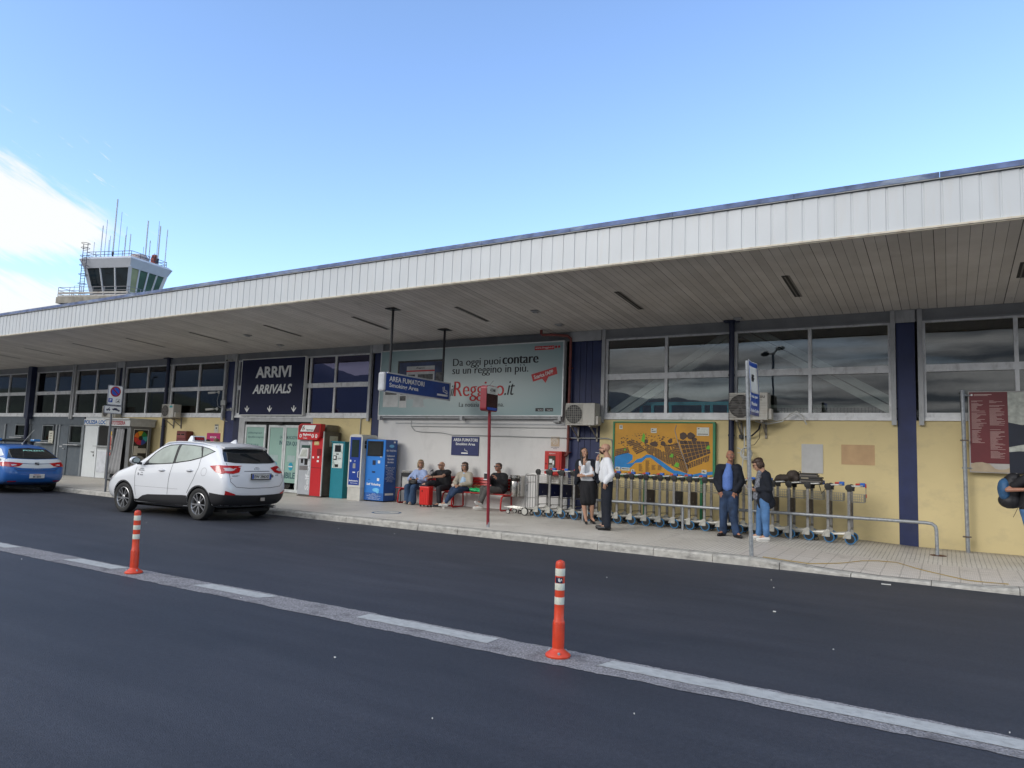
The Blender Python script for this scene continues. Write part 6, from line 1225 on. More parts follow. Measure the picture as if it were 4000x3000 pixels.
def patch(bv, poly, view, off, m, name, parent, step=.05, fallback=None):
    """shape laid on the body surface: outline in (x,z) for left/right, (y,z) for rear, (x,y) for top"""
    P = []
    n = len(poly)
    for i in range(n):
        a, c = Vector(poly[i]), Vector(poly[(i + 1) % n]); k = max(1, int((c - a).length / step))
        for j in range(k): P.append(a.lerp(c, j / k))
    nb = len(P); xs = [p.x for p in P]; ys = [p.y for p in P]
    inner = []
    x = min(xs) + step
    while x < max(xs):
        y = min(ys) + step
        while y < max(ys):
            q = Vector((x, y)); ins = False; j = nb - 1
            for i in range(nb):
                if ((P[i].y > y) != (P[j].y > y)) and x < (P[j].x - P[i].x) * (y - P[i].y) / (P[j].y - P[i].y) + P[i].x: ins = not ins
                j = i
            if ins and min((q - p).length for p in P) > step * .45: inner.append(q)
            y += step
        x += step
    vs, es, fs, _, _, _ = delaunay_2d_cdt(P + inner, [], [list(range(nb))], 1, 1e-6)
    b = MB()
    last = None
    for v in vs:
        if view == 'left': o, d = Vector((v.x, 3, v.y)), Vector((0, -1, 0))
        elif view == 'right': o, d = Vector((v.x, -3, v.y)), Vector((0, 1, 0))
        elif view == 'rear': o, d = Vector((-5, v.x, v.y)), Vector((1, 0, 0))
        elif view == 'front': o, d = Vector((5, v.x, v.y)), Vector((-1, 0, 0))
        else: o, d = Vector((v.x, v.y, 4)), Vector((0, 0, -1))
        h, nn, _, _ = bv.ray_cast(o, d)
        if h is None: h, nn, _, _ = bv.find_nearest(o + d * 2.2)
        if nn.dot(d) > 0: nn = -nn
        b.v.append(tuple(h + nn * off))
    for f in fs: b.f.append(tuple(f)); b.mi.append(0)
    ob = b.build(name, m, None, smooth=True, fix=False)
    # faces must look outward
    c = Vector((0, 0, .8)); flip = sum(1 for p in ob.data.polygons if p.normal.dot(p.center - c) < 0)
    if flip > len(ob.data.polygons) / 2: ob.data.flip_normals()
    if parent: put(ob, parent)
    return ob
def stroke(pts, w):
    L1, L2 = [], []
    for i, p in enumerate(pts):
        a = Vector(pts[max(0, i - 1)]); c = Vector(pts[min(len(pts) - 1, i + 1)]); d = (c - a).normalized(); n = Vector((-d.y, d.x)) * w / 2; L1.append(tuple(Vector(p) + n)); L2.append(tuple(Vector(p) - n))
    return L1 + L2[::-1]
def rtext(bv, body, c, w, h, m, parent, view='rear', bold=.02, off=.008, shear=0.):
    """lettering on the rear (reads towards -y) or the left side (reads towards -x)"""
    if view == 'rear': hit = bv.ray_cast(Vector((-5, c[0] - w / 2 * 0, c[1] + h / 2)), Vector((1, 0, 0)))[0]; return text(body, (hit.x - off, c[0] + w / 2, c[1]), (0, -1, 0), ZP, w, h, m, parent=parent, bold=bold, shear=shear)
    hit = bv.ray_cast(Vector((c[0], 3, c[1] + h / 2)), Vector((0, -1, 0)))[0]; return text(body, (c[0] + w / 2, hit.y + off, c[1]), (-1, 0, 0), ZP, w, h, m, parent=parent, bold=bold, shear=shear)
def car_wheel(x, y, r, parent, ms):
    s = 1 if y > 0 else -1; m = Matrix.Translation((x, y, r)) @ Matrix.Rotation(-pi / 2 * s, 4, 'X')
    b = MB(); b.lathe([(r * .68, -.10), (r * .93, -.11), (r * .99, -.08), (r, -.03), (r, .03), (r * .99, .08), (r * .95, .10), (r * .80, .108), (r * .69, .095)], 44, m, cap=False); w = b.build('wheel', m_rb, parent, smooth=True)
    b = MB(); b.lathe([(r * .70, .092), (r * .665, .098), (r * .64, .085), (r * .62, .02)], 44, m, cap=False); put(b.build('rim', ms, None, smooth=True), w)
    b = MB(); b.lathe([(.001, .015), (r * .63, .015), (r * .63, .02), (.001, .022)], 36, m); put(b.build('brake_disc', m_drk, None), w)
    b = MB()
    for k in range(5):
        for dd in (-.18, .18):
            a = k * 2 * pi / 5 + dd + .3; a2 = a + dd * .35
            p0 = m @ Vector((r * .13 * cos(a - dd * .5), r * .13 * sin(a - dd * .5), .075)); p1 = m @ Vector((r * .655 * cos(a2), r * .655 * sin(a2), .088)); b.bar(p0, p1, .022, .020, up=tuple(m.to_3x3() @ Vector((0, 0, 1))))
    b.lathe([(r * .16, .06), (r * .17, .085), (r * .10, .093), (.001, .094)], 20, m); put(b.build('spoke', ms, None), w)
    return w
def paint(name, col, coat=1.):
    return mat(name, col, .32, var=.015, scale=1.5, coat=coat, spec=.5)
m_cwh = paint('taxi_white', (.72, .73, .75)); m_cbl = mat('car_black_plastic', (.016, .016, .018), .55, var=.1); m_trim = mat('car_trim_black', (.010, .010, .012), .25)
def car_glass(name, col, spec=.8, rough=.02): return mat(name, col, rough, var=.3, scale=2.0, spec=spec, coat=1.)
m_cgs = car_glass('car_side_painted_reflection', (.27, .31, .27)); m_cgr = car_glass('car_rear_glass', (.008, .011, .014)); m_tlr = mat('tail_red', (.42, .008, .010), .15, coat=1., var=.2, scale=12); m_tlc = mat('tail_clear', (.55, .50, .50), .15, coat=1.); m_alw = mat('alloy', (.42, .42, .43), .3, metal=.8, var=.1); m_seam = mat('seam', (.05, .05, .055), .8)  # side glass is opaque; its green-grey stands for reflection and light through it

tx = empty('white_taxi', (0, 0, 0), 'white taxi crossover parked at the kerb with black lower cladding', 'car')
W9 = lambda xs, ys, zs_: [(x, y, z) for x, y, z in zip(xs, ys, zs_)]
st = [
    W9([-2.06, -2.08, -2.15, -2.19, -2.15, -2.00, -1.70, -1.63, -1.61], [0, .66, .78, .845, .84, .76, .575, .44, 0], [.32, .33, .44, .60, .92, 1.16, 1.47, 1.555, 1.585]),
    W9([-1.95, -1.95, -1.98, -2.00, -1.99, -1.86, -1.58, -1.50, -1.48], [0, .72, .855, .90, .895, .83, .64, .50, 0], [.27, .28, .38, .60, .94, 1.18, 1.53, 1.615, 1.64]),
    W9([-1.36] * 9, [0, .76, .875, .91, .905, .862, .69, .53, 0], [.22, .23, .30, .56, .95, 1.17, 1.575, 1.645, 1.665]),
    W9([-.70] * 9, [0, .78, .875, .905, .895, .858, .70, .54, 0], [.19, .20, .28, .52, .92, 1.14, 1.60, 1.665, 1.685]),
    W9([.0] * 9, [0, .78, .875, .90, .89, .855, .70, .54, 0], [.19, .20, .28, .50, .90, 1.11, 1.605, 1.67, 1.69]),
    W9([.50, .50, .5, .5, .5, .5, .42, .40, .38], [0, .78, .875, .90, .895, .85, .675, .52, 0], [.19, .20, .28, .50, .89, 1.08, 1.54, 1.61, 1.635]),
    W9([1.0, 1.0, 1.0, 1.0, 1.0, 1.0, .86, .80, .76], [0, .77, .875, .905, .90, .845, .70, .56, 0], [.20, .21, .29, .52, .88, 1.05, 1.26, 1.36, 1.42]),
    W9([1.38, 1.38, 1.38, 1.38, 1.38, 1.36, 1.26, 1.22, 1.18], [0, .76, .87, .91, .90, .84, .72, .55, 0], [.22, .23, .30, .55, .88, 1.0, 1.065, 1.10, 1.13]),
    W9([1.80] * 9, [0, .70, .84, .885, .87, .80, .66, .45, 0], [.24, .25, .32, .55, .80, .91, .965, .99, 1.0]),
    W9([2.06, 2.06, 2.07, 2.08, 2.07, 2.03, 2.0, 1.99, 1.98], [0, .62, .76, .81, .79, .71, .58, .40, 0], [.27, .28, .36, .52, .68, .80, .85, .88, .89]),
    W9([2.12, 2.12, 2.18, 2.20, 2.17, 2.12, 2.09, 2.08, 2.08], [0, .55, .66, .69, .66, .60, .48, .30, 0], [.29, .30, .38, .50, .62, .72, .76, .78, .79])]
body, bv = car_body(st, (-1.32, 1.32), m_cwh, tx, .375)
# black cladding: sill, arches, rear bumper
patch(bv, [(.93, .20), (.93, .33), (.78, .335), (.60, .42), (.42, .455), (-.78, .50), (-.93, .50), (-.93, .20)], 'left', .006, m_cbl, 'sill_cladding', tx)
patch(bv, [(-1.66, .60), (-1.90, .58), (-2.155, .56), (-2.12, .30), (-1.72, .27)], 'left', .006, m_cbl, 'rear_cladding', tx)
def arch(x, r0, r1, a0=-25, a1=205): return [(x + r1 * cos(R(a)), .33 + r1 * sin(R(a))) for a in range(a0, a1 + 1, 10)] + [(x + r0 * cos(R(a)), .33 + r0 * sin(R(a))) for a in range(a1, a0 - 1, -10)]
for x in (-1.32, 1.32): patch(bv, arch(x, .378, .405), 'left', .005, m_cbl, 'wheel_arch_trim', tx)
patch(bv, [(.835, .58), (.45, .555), (0, .545), (-.45, .555), (-.835, .58), (-.83, .36), (-.6, .335), (0, .33), (.6, .335), (.83, .36)], 'rear', .007, m_cbl, 'rear_cladding', tx)
for s in (1, -1): patch(bv, [(.835 * s, .655), (.62 * s, .575), (.66 * s, .56), (.835 * s, .57)], 'rear', .011, m_tlr, 'bumper_reflector', tx)
MB().box(-2.235, -2.215, -.14, -.02, .42, .49).build('bumper_badge', mat('alloy', (.42, .42, .43)), tx)
# windows
trim = patch(bv, [(.76, 1.085), (.70, 1.17), (.50, 1.37), (.28, 1.50), (.05, 1.565), (-.30, 1.59), (-.75, 1.58), (-1.05, 1.56), (-1.30, 1.52), (-1.53, 1.455), (-1.40, 1.395), (-1.22, 1.31), (-.9, 1.235), (-.3, 1.155)], 'left', .004, m_trim, 'window_trim', tx)
for nm, P in (('window', [(.56, 1.135), (.60, 1.20), (.46, 1.355), (.25, 1.475), (.03, 1.54), (-.27, 1.565), (-.30, 1.37), (-.31, 1.175), (.1, 1.145)]), ('window', [(-.40, 1.19), (-.37, 1.565), (-.75, 1.56), (-1.04, 1.54), (-1.13, 1.44), (-1.20, 1.325), (-.85, 1.245)]), ('quarter_window', [(-1.12, 1.535), (-1.32, 1.50), (-1.49, 1.45), (-1.36, 1.39), (-1.24, 1.335)])):
    patch(bv, P, 'left', .008, m_cgs, nm, tx); patch(bv, P, 'right', .008, m_cgs, nm, tx)
patch(bv, [(.70, 1.13), (.56, 1.14), (.60, 1.22)], 'left', .009, m_cbl, 'mirror_base', tx)
rg = patch(bv, [(.60, 1.50), (.3, 1.515), (0, 1.52), (-.3, 1.515), (-.60, 1.50), (-.66, 1.40), (-.72, 1.25), (-.5, 1.225), (0, 1.215), (.5, 1.225), (.72, 1.25), (.66, 1.40)], 'rear', .008, m_cgr, 'rear_window', tx)
patch(bv, [(.92, -.62), (.92, .62), (.42, .50), (.42, -.50)], 'top', .006, m_cgr, 'windscreen', tx)
sp_o = MB(); P = []
for k in range(13):
    y = -.60 + .1 * k; e_ = abs(y) / .6; P.append(y); xx = -1.80 + .10 * e_ ** 3; z = 1.585 - .03 * e_ ** 2
    sp_o.v += [(-1.52, y, z + .065 - .02 * e_), (xx, y, z), (xx + .015, y, z - .035), (-1.58, y, z - .02)]
for k in range(12):
    for j in range(4): a = k * 4 + j; c = k * 4 + (j + 1) % 4; sp_o.f.append((a, c, c + 4, a + 4)); sp_o.mi.append(0)
sp_o.f += [(0, 1, 2, 3), (48, 51, 50, 49)]; sp_o.mi += [0, 0]; sp_o.build('spoiler', m_cwh, tx, smooth=True)
# seams
for P in ([(.95, 1.04), (.93, .8), (.86, .42)], [(-.33, 1.16), (-.28, .85), (-.27, .45)], [(-1.20, 1.30), (-1.22, 1.10), (-1.12, .86), (-.93, .55)]): patch(bv, stroke(P, .010), 'left', .003, m_seam, 'door_seam', tx, .04)
patch(bv, stroke([(.70, 1.22), (.74, 1.0), (.74, .84), (.62, .73), (.3, .70), (-.3, .70), (-.62, .73), (-.74, .84), (-.74, 1.0), (-.70, 1.22)], .010), 'rear', .003, m_seam, 'tailgate_seam', tx, .04)
for k0 in (0, 8): patch(bv, stroke([(-1.42 + .085 * cos(k * pi / 8), 1.02 + .085 * sin(k * pi / 8)) for k in range(k0, k0 + 9)], .007), 'left', .003, mat('seam_light', (.30, .30, .31), .6), 'fuel_flap_seam', tx, .03)
patch(bv, stroke([(-.62, .62), (.9, .62)], .006), 'left', .002, mat('seam_light', (.30, .30, .31)), 'body_crease', tx, .05)
# lights
for s in (1, -1):
    t_ = patch(bv, [(.86 * s, 1.17), (.62 * s, 1.165), (.42 * s, 1.125), (.50 * s, 1.03), (.66 * s, 1.00), (.86 * s, 1.02)], 'rear', .010, m_tlr, 'tail_light', tx, .04)
    put(patch(bv, [(.80 * s, 1.115), (.68 * s, 1.12), (.58 * s, 1.08), (.66 * s, 1.055), (.78 * s, 1.055)], 'rear', .014, m_tlc, 'lens', None, .04), t_)
t_ = patch(bv, [(-1.56, 1.15), (-1.80, 1.175), (-2.0, 1.165), (-2.06, 1.02), (-1.95, .995), (-1.78, 1.03)], 'left', .010, m_tlr, 'tail_light', tx, .04)
put(patch(bv, [(-1.97, 1.10), (-2.03, 1.11), (-2.03, 1.06), (-1.98, 1.06)], 'left', .014, m_tlc, 'lens', None, .04), t_)
patch(bv, [(1.72, .885), (1.95, .83), (2.06, .74), (2.02, .66), (1.90, .72), (1.76, .80)], 'left', .008, m_tlc, 'headlight', tx, .04)
# handles, mirror, rails, aerial, taxi sign
for x in (.00, -.96):
    b = MB(); zz = 1.0 if x > -.5 else 1.03; yy = bv.ray_cast(Vector((x, 3, zz)), Vector((0, -1, 0)))[0].y
    b.tube([(x + .10, yy - .005, zz - .01), (x + .07, yy + .03, zz), (x - .07, yy + .03, zz + .005), (x - .10, yy - .005, zz + .005)], .016, 8); h = b.build('door_handle', m_cwh, tx, smooth=True)
    put(patch(bv, [(x + .09 * cos(k * pi / 8), zz - .005 + .035 * sin(k * pi / 8)) for k in range(16)], 'left', .003, mat('handle_recess', (.38, .38, .39), .5), 'handle_recess', None, .03), h)
for s in (1, -1):
    b = MB(); b.ell((.83, s * 1.0, 1.19), (.075, .125, .085)); mo = b.build('wing_mirror', m_cwh, tx, smooth=True)
    b = MB(); b.tube([(.76, s * .86, 1.12), (.80, s * .95, 1.13)], .03, 8); put(b.build('mirror_stalk', m_cbl, None, smooth=True), mo)
    b = MB(); b.prism([(s * 1.0 + .105 * cos(k * pi / 10), 1.19 + .07 * sin(k * pi / 10)) for k in range(20)], .752, .775, axis='x'); put(b.build('mirror_casing', m_cbl, None), mo)
    b = MB(); b.prism([(s * 1.0 + .090 * cos(k * pi / 10), 1.19 + .057 * sin(k * pi / 10)) for k in range(20)], .748, .7515, axis='x'); put(b.build('mirror_glass', mat('mirror_glass', (.35, .4, .45), .05, metal=.9), None), mo)
for s in (1, -1):
    pts = [(x, s * (.62 + .035 * (1 - (x + .5) ** 2)), bv.ray_cast(Vector((x, s * .62, 4)), Vector((0, 0, -1)))[0].z + (.028 if -1.3 < x < .2 else .0)) for x in (-1.45, -1.3, -1.0, -.6, -.2, .15, .30)]
    b = MB(); b.tube(pts, .014, 8); b.build('roof_rail', m_cwh, tx, smooth=True)
zr = bv.ray_cast(Vector((-1.25, 0, 4)), Vector((0, 0, -1)))[0].z
b = MB(); b.prism([(-1.36, zr - .01), (-1.33, zr + .075), (-1.26, zr + .05), (-1.14, zr - .005)], -.022, .022, axis='y'); b.build('aerial_fin', m_cwh, tx, bevel=.008)
zr = bv.ray_cast(Vector((.05, .0, 4)), Vector((0, 0, -1)))[0].z
b = MB(); b._add([(-.07, -.20, zr), (.10, -.20, zr), (.10, .20, zr), (-.07, .20, zr), (-.03, -.17, zr + .125), (.06, -.15, zr + .125), (.06, .15, zr + .125), (-.03, .17, zr + .125)], [(0, 3, 2, 1), (4, 5, 6, 7), (0, 1, 5, 4), (1, 2, 6, 5), (2, 3, 7, 6), (3, 0, 4, 7)]); ts = b.build('taxi_sign', m_cwh, tx, bevel=.012)
b = MB(); b.mbox(Matrix.Translation((-.064, 0, zr + .062)) @ Matrix.Rotation(R(18), 4, 'Y'), .008, .27, .08); put(b.build('sign_face', mat('sign_darkred', (.07, .008, .01), .3), None), ts)
text('TAXI', (-.078, .105, zr + .036), (0, -1, 0), (.30, 0, .95), .21, .052, mat('taxi_red_letter', (.45, .03, .04), .4), parent=ts, bold=.04)
# plate, badges, door lettering
pt = MB().box(-2.245, -2.225, -.27, .27, .895, 1.0).build('number_plate', mat('plate_white', (.62, .62, .60), .35), tx, bevel=.004)
f = MB(); f.box(-2.243, -2.215, -.285, .285, .88, .8945); f.box(-2.243, -2.215, -.285, .285, 1.0005, 1.015); f.box(-2.243, -2.215, -.285, -.2705, .8945, 1.0005); f.box(-2.243, -2.215, .2705, .285, .8945, 1.0005); put(f.build('plate_frame', m_trim, None), pt)
for y in (-.245, .245): put(MB().box(-2.2475, -2.2455, y - .022, y + .022, .90, .995).build('plate_band', mat('plate_blue', (.02, .08, .40), .4), None), pt)
text('EW 296XE', (-2.2465, .205, .915), (0, -1, 0), ZP, .41, .064, m_blk, parent=pt, bold=.015)
b = MB(); b.tube([(-2.135 - .0, .0 + .065 * cos(k * pi / 8), 1.105 + .033 * sin(k * pi / 8)) for k in range(17)], .005, 6); b.tube([(-2.136, .028, 1.085), (-2.136, .012, 1.125)], .006, 6); b.tube([(-2.136, -.012, 1.085), (-2.136, -.028, 1.125)], .006, 6); b.tube([(-2.136, .020, 1.108), (-2.136, -.020, 1.102)], .005, 6)
em = b.build('emblem', mat('chrome', (.5, .5, .5), .15, metal=.95), tx, smooth=True)
hx = bv.ray_cast(Vector((-5, 0, 1.105)), Vector((1, 0, 0)))[0].x; em.location.x = hx + 2.135 - .012
rtext(bv, 'HYUNDAI', (.60, .945), .20, .028, mat('badge_grey', (.12, .12, .13), .4), tx); rtext(bv, 'ix35', (-.55, .955), .09, .03, mat('badge_grey', (.12, .12, .13)), tx)
b = MB(); hx = bv.ray_cast(Vector((-5, -.40, .95)), Vector((1, 0, 0)))[0].x; b.prism([(-.40 + .032 * cos(k * pi / 8), .95 + .038 * sin(k * pi / 8)) for k in range(16)], hx - .012, hx - .006, axis='x'); b.build('round_badge', mat('badge_grey', (.12, .12, .13)), tx)
gl_ = mat('door_letter_grey', (.28, .29, .30), .5)
rtext(bv, 'COMUNE DI', (.74, 1.0), .13, .018, gl_, tx, 'left'); rtext(bv, 'REGGIO CALABRIA', (.73, .965), .20, .022, gl_, tx, 'left'); rtext(bv, 'TAXI', (.70, .915), .07, .02, gl_, tx, 'left'); rtext(bv, 'N. 24', (.70, .86), .09, .03, mat('badge_grey', (.12, .12, .13)), tx, 'left'); rtext(bv, 'i', (.82, .86), .03, .06, mat('badge_grey', (.12, .12, .13)), tx, 'left', bold=.05)
patch(bv, stroke([(.36, 1.055), (-.36, 1.055)], .012), 'rear', .004, m_seam, 'tailgate_crease', tx, .04)
b = MB(); b.tube([(-2.12, -.55, .27), (-1.9, -.55, .28)], .035, 12); b.build('exhaust', m_alw, tx, smooth=True); MB().box(-1.9, 1.9, -.6, .6, .17, .24).build('underbody', m_drk, tx)
for x in (-1.32, 1.32):
    for y in (-.79, .79): car_wheel(x, y, .34, tx, m_alw)
tx.location = (-15.12, 10.60, .002); tx.rotation_euler = (0, 0, R(183.6)); tx.scale = (.967, 1, 1.015)

# police car
pc = empty('police_car', (0, 0, 0), 'blue and white police hatchback with roof light bar seen from behind', 'police car')
m_pbl = paint('police_blue', (.018, .12, .40)); m_pwh = mat('police_white', (.62, .66, .68), .3, coat=1., var=.02)
st = [
    W9([-1.98, -2.0, -2.08, -2.12, -2.08, -1.98, -1.52, -1.42, -1.38], [0, .64, .76, .825, .82, .74, .54, .42, 0], [.28, .29, .38, .54, .80, .97, 1.25, 1.33, 1.36]),
    W9([-1.86, -1.86, -1.90, -1.92, -1.90, -1.80, -1.38, -1.28, -1.24], [0, .70, .835, .88, .87, .80, .60, .46, 0], [.22, .23, .33, .54, .84, 1.01, 1.32, 1.39, 1.415]),
    W9([-1.30, -1.30, -1.3, -1.3, -1.3, -1.26, -1.05, -1.0, -.98], [0, .74, .85, .89, .88, .835, .65, .50, 0], [.18, .19, .26, .52, .85, 1.02, 1.36, 1.42, 1.44]),
    W9([-.6] * 9, [0, .76, .85, .88, .865, .825, .655, .51, 0], [.15, .16, .24, .48, .83, .99, 1.39, 1.445, 1.46]),
    W9([.05] * 9, [0, .76, .85, .88, .865, .82, .65, .5, 0], [.15, .16, .24, .46, .81, .97, 1.38, 1.44, 1.455]),
    W9([.6, .6, .6, .6, .6, .6, .5, .45, .42], [0, .76, .85, .88, .87, .82, .63, .48, 0], [.15, .16, .24, .46, .80, .94, 1.28, 1.36, 1.39]),
    W9([1.1, 1.1, 1.1, 1.1, 1.1, 1.08, .98, .92, .88], [0, .75, .85, .885, .87, .81, .68, .52, 0], [.17, .18, .26, .5, .78, .91, 1.0, 1.07, 1.12]),
    W9([1.5] * 9, [0, .72, .84, .88, .85, .78, .64, .44, 0], [.2, .21, .28, .5, .74, .84, .90, .92, .93]),
    W9([1.9] * 9, [0, .6, .75, .80, .78, .70, .56, .38, 0], [.22, .23, .3, .48, .64, .73, .78, .80, .81]),
    W9([2.02, 2.02, 2.08, 2.1, 2.08, 2.03, 2.0, 1.99, 1.99], [0, .52, .62, .66, .63, .57, .46, .3, 0], [.24, .25, .32, .44, .56, .65, .69, .71, .72])]
pbody, pv = car_body(st, (-1.30, 1.33), m_pbl, pc, .35)
patch(pv, [(.80, .93), (.70, 1.005), (0, .985), (-.70, 1.005), (-.80, .93), (-.78, .80), (-.4, .74), (0, .73), (.4, .74), (.78, .80)], 'rear', .005, m_pwh, 'white_band', pc)
patch(pv, [(-1.15, 1.02), (-1.45, 1.05), (-1.72, 1.03), (-1.98, .95), (-2.02, .80), (-1.6, .77), (-.9, .77), (1.4, .72), (1.2, .93), (0, .965)], 'left', .005, m_pwh, 'white_band', pc)
patch(pv, [(-1.15, 1.02), (-1.45, 1.05), (-1.72, 1.03), (-1.98, .95), (-2.02, .80), (-1.6, .77), (-.9, .77), (1.4, .72), (1.2, .93), (0, .965)], 'right', .005, m_pwh, 'white_band', pc)
patch(pv, [(-1.05, 1.34), (-1.32, 1.27), (-1.66, 1.10), (-1.50, 1.05), (-1.2, 1.02), (-1.12, 1.2)], 'left', .006, m_pwh, 'white_pillar', pc)
prg = patch(pv, [(.52, 1.285), (0, 1.32), (-.52, 1.285), (-.60, 1.18), (-.70, 1.035), (-.4, 1.01), (0, 1.0), (.4, 1.01), (.70, 1.035), (.60, 1.18)], 'rear', .008, m_cgr, 'rear_window', pc)
for s in ('left', 'right'):
    patch(pv, [(.75, .99), (.45, 1.20), (.15, 1.32), (-.2, 1.355), (-.6, 1.36), (-.95, 1.32), (-1.12, 1.22), (-1.05, 1.06), (-.4, 1.01)], s, .007, m_cgr, 'window', pc)
patch(pv, [(-1.20, 1.22), (-1.36, 1.16), (-1.42, 1.10), (-1.22, 1.07)], 'left', .010, car_glass('pale_glass', (.32, .35, .33)), 'quarter_window', pc)
for s in (1, -1):
    t_ = patch(pv, [(.80 * s, .915), (.60 * s, .905), (.36 * s, .875), (.47 * s, .795), (.62 * s, .775), (.80 * s, .785)], 'rear', .010, m_tlr, 'tail_light', pc, .04); put(patch(pv, [(.66 * s, .80), (.52 * s, .825), (.60 * s, .845), (.68 * s, .84)], 'rear', .013, m_tlc, 'lens', None, .04), t_)
patch(pv, [(-1.72, .90), (-1.98, .905), (-2.03, .79), (-1.84, .79)], 'left', .010, m_tlr, 'tail_light', pc, .04)
patch(pv, stroke([(.45, .87), (0, .855), (-.45, .87)], .014), 'rear', .009, mat('dark_blue_line', (.02, .05, .15), .4), 'tailgate_crease', pc, .04)
patch(pv, stroke([(.60, .73), (.50, .66), (0, .655), (-.50, .66), (-.60, .73)], .012), 'rear', .004, m_seam, 'tailgate_seam', pc, .04)
for s in (1, -1): patch(pv, [(.72 * s, .335), (.52 * s, .34), (.50 * s, .365), (.72 * s, .37)], 'rear', .008, m_tlr, 'bumper_reflector', pc)
patch(pv, [(.80, .33), (.4, .325), (0, .32), (-.4, .325), (-.80, .33), (-.72, .27), (.72, .27)], 'rear', .006, m_cbl, 'diffuser', pc)
pt = MB().box(-2.165, -2.15, -.21, .21, .44, .565).build('number_plate', mat('plate_white', (.62, .62, .60)), pc, bevel=.006)
text('POLIZIA', (-2.1665, .10, .525), (0, -1, 0), ZP, .20, .028, mat('plate_red', (.35, .02, .02), .4), parent=pt, bold=.03); text('M1889', (-2.1665, .11, .455), (0, -1, 0), ZP, .22, .055, m_blk, parent=pt, bold=.01)
text('POLIZIA', (-1.85, .30, 1.235), (0, -1, 0), (.72, 0, .69), .60, .055, mat('window_letter', (.30, .62, .52), .4), parent=prg, bold=.05).location.x = 0
hx = pv.ray_cast(Vector((-5, 0, .86)), Vector((1, 0, 0)))[0].x
b = MB(); b.box(hx - .022, hx - .006, -.055, .055, .815, .835); b.box(hx - .022, hx - .006, -.055, .055, .85, .87); b.box(hx - .022, hx - .006, -.055, .055, .885, .905); b.box(hx - .022, hx - .006, .02, .055, .87, .885); b.box(hx - .022, hx - .006, -.055, -.02, .835, .85); b.build('emblem', mat('emblem_dark', (.03, .035, .05), .3), pc)
rtext(pv, 'LEON', (0, .70), .30, .016, mat('badge_light', (.25, .3, .4), .4), pc); rtext(pv, 'UB', (-1.62, .92), .24, .085, mat('badge_dark', (.05, .07, .09), .4), pc, 'left', bold=.03)
zr = 1.462; b = MB()
for x in (-.62,):
    b.box(x - .10, x + .10, -.55, .55, zr + .03, zr + .055)
lb_ = b.build('light_bar', m_cbl, pc, bevel=.01)
for s in (1, -1): put(MB().box(-.73, -.51, s * .55 - .17 + (0 if s > 0 else 0), s * .55 + .05, zr + .056, zr + .135).build('blue_lamp', mat('lamp_blue', (.02, .16, .40), .15, coat=1.), None, bevel=.03), lb_)
put(MB().box(-.70, -.54, -.37, .37, zr + .056, zr + .115).build('clear_cover', mat('bar_dark', (.05, .06, .05), .2, coat=1.), None, bevel=.02), lb_)
b = MB()
for s in (1, -1): b.box(-.66, -.58, s * .52 - .03, s * .52 + .03, zr - .06, zr + .03)
put(b.build('bracket', m_cbl, None), lb_)
b = MB(); b.tube([(-1.18, .02, 1.42), (-1.16, .02, 1.47)], .022, 10); b.tube([(-1.17, .02, 1.46), (-1.52, -.10, 1.88)], .008, 6); b.build('aerial', mat('aerial_pale', (.45, .45, .42), .4), pc, smooth=True)
for x in (-1.30, 1.33):
    for y in (-.765, .765): car_wheel(x, y, .315, pc, m_alw)
MB().box(-1.8, 1.8, -.58, .58, .15, .22).build('underbody', m_drk, pc)
pc.location = (-25.42, 11.00, .002); pc.rotation_euler = (0, 0, R(181.0))
# ------------------------------------------------------------------ people
m_skin = mat('skin', (.46, .26, .175), .55, var=.06, scale=14); m_skd = mat('skin_tanned', (.36, .17, .11), .5, var=.08, scale=14); m_lip = mat('lips', (.30, .09, .075), .5); m_eye = mat('eye_white', (.55, .53, .50), .3); m_iris = mat('iris', (.03, .02, .015), .3)
V = Vector
def frame_of(fwd, up):
    u = V(up).normalized(); f = V(fwd); f = (f - u * f.dot(u)).normalized(); r = f.cross(u).normalized()
    return Matrix((r, -f, u)).transposed()      # local x = figure's right seen from behind, -y = forward
def head_shapes(b, H, k=1.0, jaw=1.0, nose=1.0):
    """H: 4x4 matrix at the head centre (eye height); -y is forward"""
    R3 = H.to_3x3(); T = H.translation
    def e(c, r): b.ell(T + R3 @ (V(c) * k), tuple(q * k for q in r), m=R3, nu=18, nv=12)
    e((0, .014, .030), (.075, .095, .088)); e((0, -.018, -.040), (.058 * jaw, .068, .072)); e((0, -.058, -.092), (.026 * jaw, .024, .022)); e((0, -.070, .026), (.050, .022, .014))
    for s in (-1, 1): e((s * .036, -.060, -.028), (.024, .026, .022)); e((s * .078, .010, -.006), (.010, .020, .032))
    cone(b, T + R3 @ V((0, -.084, .010)) * k, .008 * k, T + R3 @ V((0, -.106 * nose, -.030)) * k, .0135 * k); e((0, -.084, -.062), (.023, .012, .006)); e((0, -.083, -.071), (.020, .012, .006))
